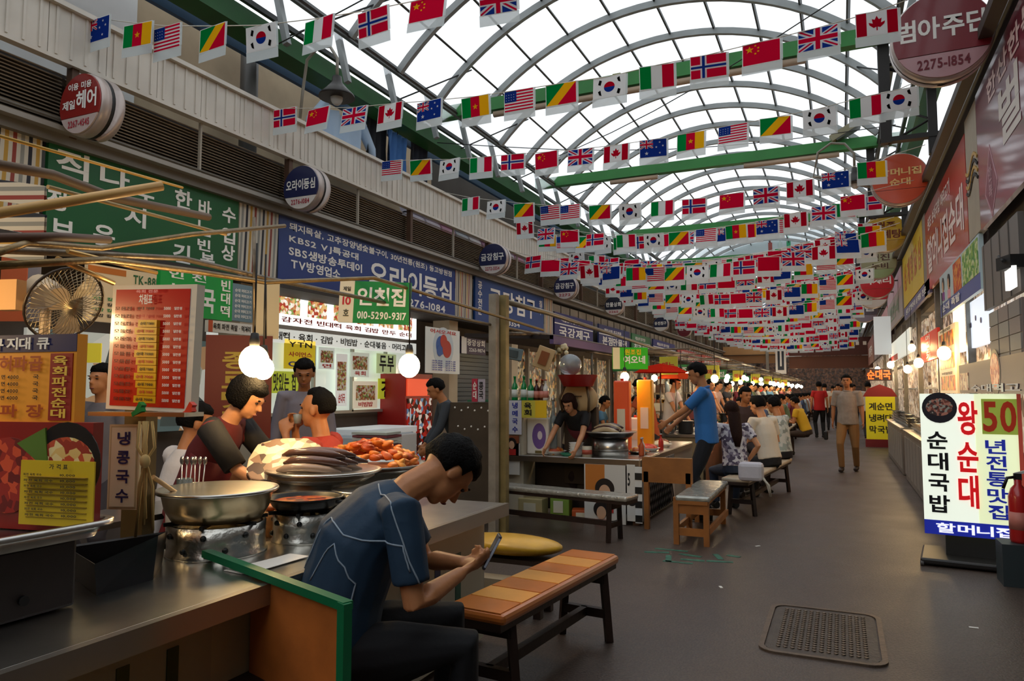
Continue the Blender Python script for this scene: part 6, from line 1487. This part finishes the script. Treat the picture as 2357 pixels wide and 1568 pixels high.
b.disc(.65, .6, .24, mat('#1c1a20', .4), ry=.2); b.disc(.65, .62, .2, spots(['#d88a5a', '#e8b08a', '#a84a3a', '#c86a4a'], 26, .4, .3), ry=.16); b.text('수대먹고', .25, .05, .95, .28, TW, .05); b.rect(.03, .1, .2, .7, spots(['#c8a070', '#e0c8a0', '#8a4a3a'], 26, .4, .2))
b = rq('grey_awning_panel', 'grey vertical panel board hanging above the lit window at the right edge', 2270, 2357, 515, 690, '#6f6a66', x=1.27)
for k in range(4): b.rect(.05+k*.24, .0, .07+k*.24, 1, mat('#55504c', .5), 'seam')
for i, (u, v, w_, r) in enumerate(((2242, 812, 8.6, .075), (2150, 835, 11.5, .07), (2095, 850, 13.5, .07), (2135, 800, 12.5, .06), (2050, 840, 18, .08), (2020, 850, 24, .08))):
    p = at(u, v, w=w_); p.x = min(p.x, 1.15)
    bulb('bright bulb at the right side shops, %s from the right edge' % ORD[i], p, r, BULBM if i < 4 else FARBULB, .6)
lh = thing('wall_floodlight', 'dark bracket lamp with a white face high at the right edge', 'lamp', at(2320, 610, x=1.2))
p = at(2325, 605, x=1.2); MB().box(p, (.1, .2, .1), rz=.3).build('housing', DARK, lh); MB().box(p+V((0, 0, -.12)), (.03, .26, .16)).build('lamp_face', mat('#f0f0ec', .4, emit=1.2), lh); MB().tube([p+V((-.06, -.1, 0)), p+V((-.02, .3, .1))], .012, 6).build('arm', DARK, lh)
# steel display cases and lower fronts along the right
for i, (ya, yb, lab) in enumerate(((8.0, 10.2, 'steel food case behind the lit sign stand'), (10.6, 13.6, 'steel display case stacked with bowls right of the yellow menu case'), (14.2, 18.5, 'long steel display case further down the right side'), (22.5, 28, 'low shop counter beyond the yellow menu case'), (30, 38, 'farthest low shop counter on the right'))):
    t = thing('display_case', lab, 'display case', (1.1, (ya+yb)/2, 0)); x_ = 1.12
    MB().box((x_, (ya+yb)/2, .4), (.36, yb-ya, .78)).build('cabinet', mat(['#4a3c34', '#8a827a', '#7a7068', '#6a4a3a', '#5a4a44'][i], .45, .3, .1, 8, .2, 4), t)
    MB().box((x_, (ya+yb)/2, .8), (.42, yb-ya+.04, .03)).build('top', STEEL, t)
    for k in range(int((yb-ya)/.5)):
        MB().box((x_-.185, ya+.3+k*.5, .4), (.012, .44, .6)).build('door', mat('#a09a92', .35, .5), t)
    for k in range(int((yb-ya)/.35)):
        yy = ya+.2+k*.35; nb = rs.randrange(2, 5)
        s_ = thing('bowl_stack', 'stack of steel bowls on the %s case along the right side' % ['first', 'second', 'third', 'fourth', 'farthest'][i], 'bowls', (x_, yy, .815), group='bowls on the right side cases')
        for j in range(nb): MB().lathe((x_-.02, yy, .815+j*.05), [(.05, 0), (.1, .06), (.105, .06), (.095, .06), (.045, .008), (0, .008)], 12).build('bowl', STEEL, s_)
for i, y_ in enumerate((9.6, 12.4, 15.4, 18.8, 22, 27)):
    t = thing('shop_pillar', 'slim steel pillar of the right shops, %s from the lit sign stand' % ORD[i], 'pillar', (1.36, y_, 0)); MB().box((1.36, y_, 1.5), (.08, .1, 2.95)).build('shaft', STEELD, t)
for i, (ya, yb, col) in enumerate(((8.2, 11.5, '#c8b8a4'), (11.8, 16, '#b89878'), (16.5, 22, '#a88a6a'), (23, 32, '#8a7058'), (33, 48, '#7a5a48'))):
    t = thing('shop_display', 'lit shop front with shelves, %s along the right side' % ORD[i], 'shop front', (1.6, (ya+yb)/2, 0))
    MB().box((1.62, (ya+yb)/2, 1.9), (.06, yb-ya, 2.1)).build('wall', spots([col, '#e8d8c0', '#8a6a50', '#c8b098', '#5a4a40', '#d8c8b8'], 12, .5, .4), t); MB().box((1.6, (ya+yb)/2, .43), (.1, yb-ya, .85)).build('plinth', mat('#6a5a50', .6), t)  # glow put into the wall pattern replaces the shop's interior light
    for z in (1.5, 2.1): MB().box((1.52, (ya+yb)/2, z), (.18, yb-ya-.2, .03)).build('shelf', mat('#c8c0b0', .5), t)
b = Board('hanging_menu_cards', 'row of pale menu cards hanging under the grey mauve round sign', 'card', (.75, 19.0, 2.3), RF, UPZ, .36, .9, '#d8e0e4', th=.02, m=mat('#d8e0e4', .4, emit=.3))

# ================================================================ UP ON THE LEFT LEDGE AND UNDER THE ROOF
def cloth(label, c, w_, h_, col, rz=PI/2, fold=.05, cat='clothing', name='hung_shirt', sleeves=False):
    t = thing(name, label, cat, c); mb = MB(); n, m_ = 12, 6; A = V((math.cos(rz), math.sin(rz), 0)); Nn = A.cross(V(UPZ)); c = V(c)
    vs = [c+A*((i/n-.5)*w_*(1+.15*j/m_))+V((0, 0, -h_*j/m_))+Nn*(fold*math.sin(i*1.9+j*.3)) for j in range(m_+1) for i in range(n+1)]
    vs2 = [p-Nn*.012 for p in vs]; fs = [(j*(n+1)+i, j*(n+1)+i+1, (j+1)*(n+1)+i+1, (j+1)*(n+1)+i) for j in range(m_) for i in range(n)]
    mb.add(vs, [f[::-1] for f in fs], True); mb.add(vs2, fs, True); mb.build('cloth', mat(col, .8, 0, .4, 12), t)
    if sleeves:
        for s_ in (-1, 1): MB().tube([c+A*s_*w_*.45, c+A*s_*w_*.75+V((0, 0, -.3)), c+A*s_*w_*.8+V((0, 0, -.5))], [.08, .07, .05], 10).build('sleeve', mat(col, .8, 0, .4, 12), t)
    MB().tube([c+V((0, 0, .12)), c], .006, 5).build('hanger', DARK, t)
    return t
p = at(790, 265, x=-6.3); cloth('pale blue shirt hanging over the left ledge beside the bell lamp', p, .9, .75, '#b8cfe8', sleeves=True)
p = at(868, 255, x=-6.3); cloth('black jacket hanging next to the pale blue shirt above the parapet', p, .5, 1.1, '#10141c', name='hung_jacket')
p = at(915, 310, x=-6.2); cloth('blue jeans hanging over the left parapet', p, .5, .7, '#3a6aa8', name='hung_jeans')
p = at(965, 330, x=-6.3); cloth('dark navy trousers hanging beside the blue jeans', p, .5, .7, '#161c2c', name='hung_trousers')
for i in range(15):
    y_ = 9.6+i*.5; col = ['#d8d4e4', '#e4dce8', '#d8a8c0', '#c8d0d8', '#e8e4e8', '#b890a8'][i % 6]
    t = thing('cloth_roll', '%s cloth bundle stacked on the left ledge, %s from the jeans' % (['lilac white', 'pale', 'pink', 'blue grey', 'white', 'mauve'][i % 6], ORD[i]), 'cloth bundle', (-6.0, y_, 4.03))
    for k in range(3): MB().tube([(-6.1, y_-.22, 4.15+k*.17), (-6.1, y_+.22, 4.15+k*.17)], .1, 10).build('roll', mat(col, .8, 0, .3, 10), t)
def bell(label, c, r, hook):
    t = thing('bell_lamp', label, 'lamp', c); c = V(c)
    MB().lathe(c, [(r, 0), (r*.95, .03), (r*.6, .1), (r*.3, .17), (r*.25, .24), (0, .25)], 24).build('shade', mat('#2a2624', .4, .4), t)
    MB().ball(c+V((0, 0, .0)), (r*.35, r*.35, r*.45), 12).build('glass', mat('#c8ccc8', .2), t)
    MB().tube([c+V((0, 0, .24)), c+V((0, 0, .45)), c+V((-.12, .02, .62)), c+V((-.3, .04, .66)), c+V((-.48, .06, .55)), c+V((-.55, .08, .2)), c+V((hook, .1, -.1))], .018, 8).build('gooseneck', mat('#8a8478', .5), t)
bell('dark bell shaped lamp on a curved arm near the left parapet', at(775, 225, w=8.0), .2, -.6)
bell('small bell lamp on a curved arm beside the orange round sign', at(1968, 424, w=10.4), .16, .4)
fl = thing('floodlight', 'oblong floodlight tilted on the second green cross beam', 'lamp', at(1945, 300, y=14.4)); p = at(1945, 303, y=14.4)
MB().box(p, (.55, .25, .12), ry=-.5).build('housing', mat('#8a8468', .5), fl); MB().box(p+V((.05, -.05, -.07)), (.45, .2, .03), ry=-.5).build('lens', mat('#3a3a30', .3), fl)

# ================================================================ THE PEOPLE
FGD = (.80, .60)
p0 = V((-1.85, 2.05, 0)); yw = ang(*FGD)
navy = mat('#17344c', .75, 0, .25, 22, .1, 5)
root, J = person('seated man in a dark teal sports shirt bent over the phone in his hands', p0, yw, 'sit', h=1.88, lean=.22, hunch=.55, head=(-.35, 1.15, 0), seat=.47, hx=(1030, 1078, 2.8),
    rh=(.08, .46, .78), lh=(-.03, .49, .79), pants='#0a0a0e', skin=0, sleeve=.78, vox=.009, curl=1.0, shirt_m=navy, rhn=(-.6, .1, .6), lhn=(.6, .1, .6), build=1.22, lpole=(-.8, -.2, -.6), rpole=(.55, -.35, -.8), eyes=True)
# seams of pale piping on his shirt
def piping(pts, r=.0032):
    mb = MB(); me = [c for c in root.children if c.name.startswith('shirt')][0]
    from mathutils.bvhtree import BVHTree
    bv = BVHTree.FromPolygons([v.co.copy() for v in me.data.vertices], [list(p.vertices) for p in me.data.polygons])
    P = []
    for i in range(len(pts)-1):
        for k in range(7):
            a = V(pts[i])+(V(pts[i+1])-V(pts[i]))*k/7; h_ = bv.find_nearest(a)
            if h_[0] is not None: P.append(h_[0]+h_[1]*.0015)
    mb.tube(P, r, 5); mb.build('piping', mat('#8a97a4', .6), root, world=False)
sh, ch, wa, X_, F3 = J['sh'], J['chest'], J['waist'], J['X'], J['F']; pe = J['pel']
ar = J['arms'][0]; S_, E_ = ar[1], ar[2]
piping([sh+X_*.05-F3*.1, sh+X_*.12-F3*.1, S_+X_*.04-F3*.06, (S_+E_)/2+X_*.07, E_*.7+S_*.3+X_*.06+F3*.05])
piping([wa-F3*.12+X_*.02, ch-F3*.12+X_*.07, ch+X_*.16-F3*.06, S_*.6+E_*.4+X_*.08-F3*.03, S_*.35+E_*.65+X_*.08])
piping([wa-F3*.1+X_*.1, ch+X_*.14-F3*.07-J['up']*.03, ch+X_*.17-J['up']*.1, wa+X_*.17+F3*.02, pe+X_*.17+F3*.02])
hw = root.matrix_basis @ ((J['arms'][0][3]+J['arms'][1][3])/2)
ph = thing('phone', 'thin phone held upright in the seated man\'s hands', 'phone', hw+V((.07, .06, .02)))
c = hw+V((.085, .07, .055)); MB().box((c.x, c.y, c.z), (.072, .012, .14), rz=yw-.1, rx=-.5).build('case', mat('#3a3a44', .2), ph, bevel=.004); MB().box((c.x+.003, c.y-.005, c.z+.001), (.062, .008, .12), rz=yw-.1, rx=-.5).build('screen', mat('#8a8f9c', .15, emit=.15), ph)

p = at(570, 915, w=4.0)
person('cook in a dark red vest with black sleeves leaning over the near counter', (p.x-.10, p.y-.05, 0), ang(.95, .3), 'stand', hx=(570, 915, 3.9), h=1.56, lean=.35, hunch=.15, head=(.0, .55, 0), shirt='#5c1212', pants='#1c1718', skin=1, hair='perm', hairm=HAIRM, apron='#6a1414', sleevecol='#14100f',
       rh=(.12, .52, .93), lh=(-.12, .55, .93), sleeve=.95, vox=.011, curl=.9, build=1.08)
p = at(735, 945, w=4.8)
person('man in an orange red T shirt drinking from a small cup across the near stall', (p.x, p.y, 0), ang(-.95, -.30), 'sit', hx=(728, 942, 4.7), h=1.8, lean=.12, head=(.0, .05, 0), shirt='#a8301a', pants='#2a2a30', skin=0, hair='receding', seat=.5, rh=(.08, .28, 1.19), lh=(-.02, .30, 1.16), vox=.011, curl=1.1, build=1.25, rhn=(-.6, 0, .5))
q = at(685, 975, w=4.68); t = thing('drinking_cup', 'small clear cup held to the drinking man\'s mouth', 'cup', q); MB().lathe(q, [(.022, 0), (.03, .06), (.027, .06), (.02, .006), (0, .006)], 14).build('cup', mat('#c8d0cc', .1, trans=.6), t)
p = at(698, 880, w=6.3)
person('man in a grey violet shirt standing behind the drinking man, looking down', (p.x, p.y, 0), ang(.6, -.75), 'stand', hx=(700, 882, 6.2), h=1.70, lean=.1, head=(0, .4, 0), shirt='#8a8490', pants='#4a4a54', skin=2, sleeve=1.2, long_sleeve=True, vox=.012)
p = at(452, 935, w=4.6)
person('person in a white shirt with dark piping seated behind the red menu board', (p.x, p.y, 0), ang(.3, .95), 'sit', hx=(455, 935, 4.5), h=1.72, lean=.15, head=(.3, .2, 0), shirt='#d8ccc4', pants='#3a3434', skin=0, hair='short', seat=.46, vox=.012, rh=(.15, .4, .85), lh=(-.2, .4, .85))
p = at(1000, 915, w=8.0)
person('man in dark clothes bowed over a table beside the white freezer', (p.x, p.y, 0), ang(-.7, -.6), 'stand', hx=(1002, 914, 8.0), h=1.62, lean=.45, head=(0, .45, 0), shirt='#3a4048', pants='#2a2a30', skin=0, sleeve=1.2, long_sleeve=True, rh=(.15, .4, .85), lh=(-.15, .42, .85))
p = at(238, 890, w=5.2)
person('dim figure in a grey top behind the orange menu sign', (p.x, p.y, 0), ang(.2, -.9), 'stand', h=1.60, shirt='#6a6468', pants='#3a3438', skin=0)
p = at(1312, 965, w=8.3)
person('cook in a black striped T shirt and maroon apron bending over the second stall', (p.x+.05, 8.52, 0), ang(-.1, -1), 'stand', hx=(1310, 965, 8.3), h=1.55, lean=.62, hunch=.25, head=(0, .55, 0), shirt='#141214', pants='#2a1a1c', skin=1, hair='bob', hairm=HAIRB, apron='#5a1420', rh=(.24, .62, .74), lh=(-.14, .60, .74), sleeve=.6, vox=.011, curl=.9)
p = at(1608, 872, w=8.1)
person('standing man in a bright blue polo shirt reaching over the second stall', (p.x, p.y, 0), ang(-.95, -.15), 'stand', hx=(1604, 873, 8.25), h=1.74, lean=.05, head=(0, .35, 0), shirt='#2f72b8', pants='#16181f', skin=0, sleeve=.85, vox=.011, collar='#2a66a8', rh=(.08, .40, 1.02), lh=(-.10, .45, 1.08), build=1.05, curl=.7)
chk = spots(['#c8c0c8', '#5a5064', '#e0dce0', '#8a8094'], 30, .8)
p = at(1685, 950, w=8.3)
person('woman with long brown hair in a patterned top, seated with her back turned', (p.x, p.y, 0), ang(-.45, .9), 'sit', hx=(1683, 946, 8.75), h=1.60, lean=.12, head=(-.1, .1, 0), shirt='#9a90a0', shirt_m=chk, pants='#2a3448', skin=1, hair='long', hairm=HAIRB, seat=.46, sleeve=.6, vox=.011, rh=(.2, .1, .62), lh=(-.2, .3, .72))
c = at(1728, 1052, w=8.0); t = thing('shoulder_bag', 'white cloth bag lying on the bench beside the long haired woman', 'bag', (c.x, c.y, .47)); o = MB().box((0, 0, 0), (.26, .2, .2)).build('bag', mat('#c8c4cc', .7, 0, .5, 12), t, world=False, bevel=.04); o.location = (0, 0, .09)
MB().tube([V((c.x+.1, c.y-.03, .52)), V((c.x+.19, c.y-.05, .42)), V((c.x+.2, c.y, .3)), V((c.x+.16, c.y+.05, .42)), V((c.x+.1, c.y+.05, .53))], .012, 6).build('strap', mat('#c8c4b8', .7), t)
p = at(1742, 935, w=9.4)
person('person in a cream white T shirt seated with the back to the aisle', (p.x, p.y, 0), ang(-.75, .6), 'sit', hx=(1743, 935, 9.7), h=1.76, lean=.22, head=(-.2, .3, 0), shirt='#d8ccb8', pants='#1c1a1c', skin=1, seat=.46, sleeve=.7, vox=.012, rh=(.15, .35, .78), lh=(-.15, .4, .8))
p = at(1782, 925, w=10.6)
person('person in a pale floral shirt seated beyond the cream white T shirt', (p.x, p.y, 0), ang(-.8, .5), 'sit', hx=(1780, 925, 10.7), h=1.70, lean=.15, head=(0, .3, 0), shirt='#a8b0ac', shirt_m=spots(['#b8c0bc', '#9aa8a4', '#c8ccc8', '#8a9490'], 20, .8), pants='#16161c', skin=0, seat=.46, rh=(.1, .4, .8), lh=(-.1, .4, .8))
p = at(1703, 915, w=10.8)
person('dark haired man in a brown top facing out of the third stall', (p.x, p.y, 0), ang(.6, -.8), 'sit', h=1.72, lean=.2, head=(0, .2, 0), shirt='#3a2a2c', pants='#2a2428', skin=2, seat=.6)
person('walking man in a grey beige checked shirt and tan trousers in the aisle', (.1, 14.5, 0), ang(-.15, -1), 'stand', h=1.70, lean=.0, head=(0, -.05, 0), shirt='#9a9086', shirt_m=mat('#958b82', .8, 0, .2, 20, .15, 14), pants='#8a6438', skin=2, sleeve=.85, vox=.011, collar='#8a8078', stepf=.17, rh=(.27, .02, .74), lh=(-.28, .10, .74), build=1.08, shoes='#2a1c16')
t = thing('hand_bag', 'small black pouch in the walking man\'s hand', 'pouch', (-.28, 14.4, .56)); MB().box((-.27, 14.45, .64), (.07, .14, .16)).build('pouch', BLACK, t, bevel=.02)
p = at(1495, 880, w=10.5)
person('cook with pinned dark hair and orange top behind the drink packs', (p.x, p.y, 0), ang(-.5, -.6), 'stand', h=1.60, lean=.2, head=(0, .4, 0), shirt='#b8542c', pants='#2a2428', skin=1, hair='perm', rh=(.15, .4, .9), lh=(-.15, .4, .9))
p = at(1855, 928, w=16)
person('person in a bright yellow shirt bent at a stall bench', (p.x, p.y, 0), ang(-.9, .3), 'sit', h=1.66, lean=.35, head=(0, .3, 0), shirt='#d8a81c', pants='#3a2a20', skin=0, seat=.46, rh=(.1, .4, .8), lh=(-.1, .4, .8), vox=.014)
person('person in a red shirt and black trousers standing far down the aisle', (-.62, 24.5, 0), ang(-.2, 1), 'stand', h=1.70, shirt='#b81818', pants='#121214', skin=0, vox=.014)
# further crowd: four bodies copied with their own labels
rc = random.Random(9); tops_ = ['#d8d0c4', '#8a4a4a', '#4a5a7a', '#c8b898', '#3a3a40', '#a8b8c0', '#b86a3a', '#6a7a5a', '#e0d8d8', '#7a3040', '#5a8ab0', '#d8b0a0']
tw = ['cream', 'dull red', 'slate blue', 'sand coloured', 'charcoal', 'pale blue', 'rust orange', 'olive', 'off white', 'wine red', 'sky blue', 'salmon']
k = 0
PR = {}
def crowd(kind, x, y_, col, yaw_, label):
    key = kind
    if key not in PR:
        r_, _ = person(label, (x, y_, 0), yaw_, 'sit' if kind == 'sit' else 'stand', h=1.68, lean=.18 if kind != 'walk' else .02, head=(0, .25, 0), shirt='#808080', pants='#26262c', skin=k % 3, seat=.46, vox=.016, rh=(.15, .38, .85) if kind != 'walk' else None, lh=(-.15, .38, .85) if kind != 'walk' else None, stepf=.15 if kind == 'walk' else 0, group='people further down the hall')
        PR[key] = r_
    else: r_ = copy_tree(PR[key], (x, y_, 0), yaw_); r_['label'] = label
    for c_ in r_.children:
        if c_.name.startswith('shirt'):
            c_.data = c_.data.copy(); c_.data.materials.clear(); c_.data.materials.append(mat(col, .8, 0, .2, 20))
    return r_
ys_ = 13.0
while ys_ < 46:
    i = k % 12
    crowd('sit', -1.4+rc.uniform(-.08, .08), ys_, tops_[i], ang(-1, rc.uniform(-.4, .4)), 'diner in a %s top on an aisle bench %s' % (tw[i], 'near the middle of the hall' if ys_ < 28 else 'deep in the hall')); k += 1
    ys_ += rc.uniform(.8, 1.7)
ys_ = 13
while ys_ < 46:
    i = (k*5) % 12
    crowd('cook', -2.85+rc.uniform(-.1, .1), ys_, tops_[i], ang(1, rc.uniform(-.5, .1)), 'stallholder in a %s top working %s' % (tw[i], 'near the middle of the hall' if ys_ < 28 else 'deep in the hall')); k += 1
    ys_ += rc.uniform(1.6, 2.4)
ys_ = 11.4
while ys_ < 40:
    i = (k*7) % 12
    crowd('sit', -4.15+rc.uniform(-.1, .1), ys_, tops_[i], ang(1, rc.uniform(-.4, .4)), 'diner in a %s top across the stalls %s' % (tw[i], 'near the middle of the hall' if ys_ < 28 else 'deep in the hall')); k += 1
    ys_ += rc.uniform(1.5, 2.6)
for x, y_ in ((-.55, 29), (-.1, 31), (.3, 27), (.5, 34), (-.7, 36), (.0, 39), (-.4, 42), (.4, 44), (.75, 24.5), (-.3, 48)):
    i = (k*3) % 12; crowd('walk', x, y_, tops_[i], ang(0, -1 if k % 2 else 1), 'walker in a %s top far down the aisle' % tw[i]); k += 1
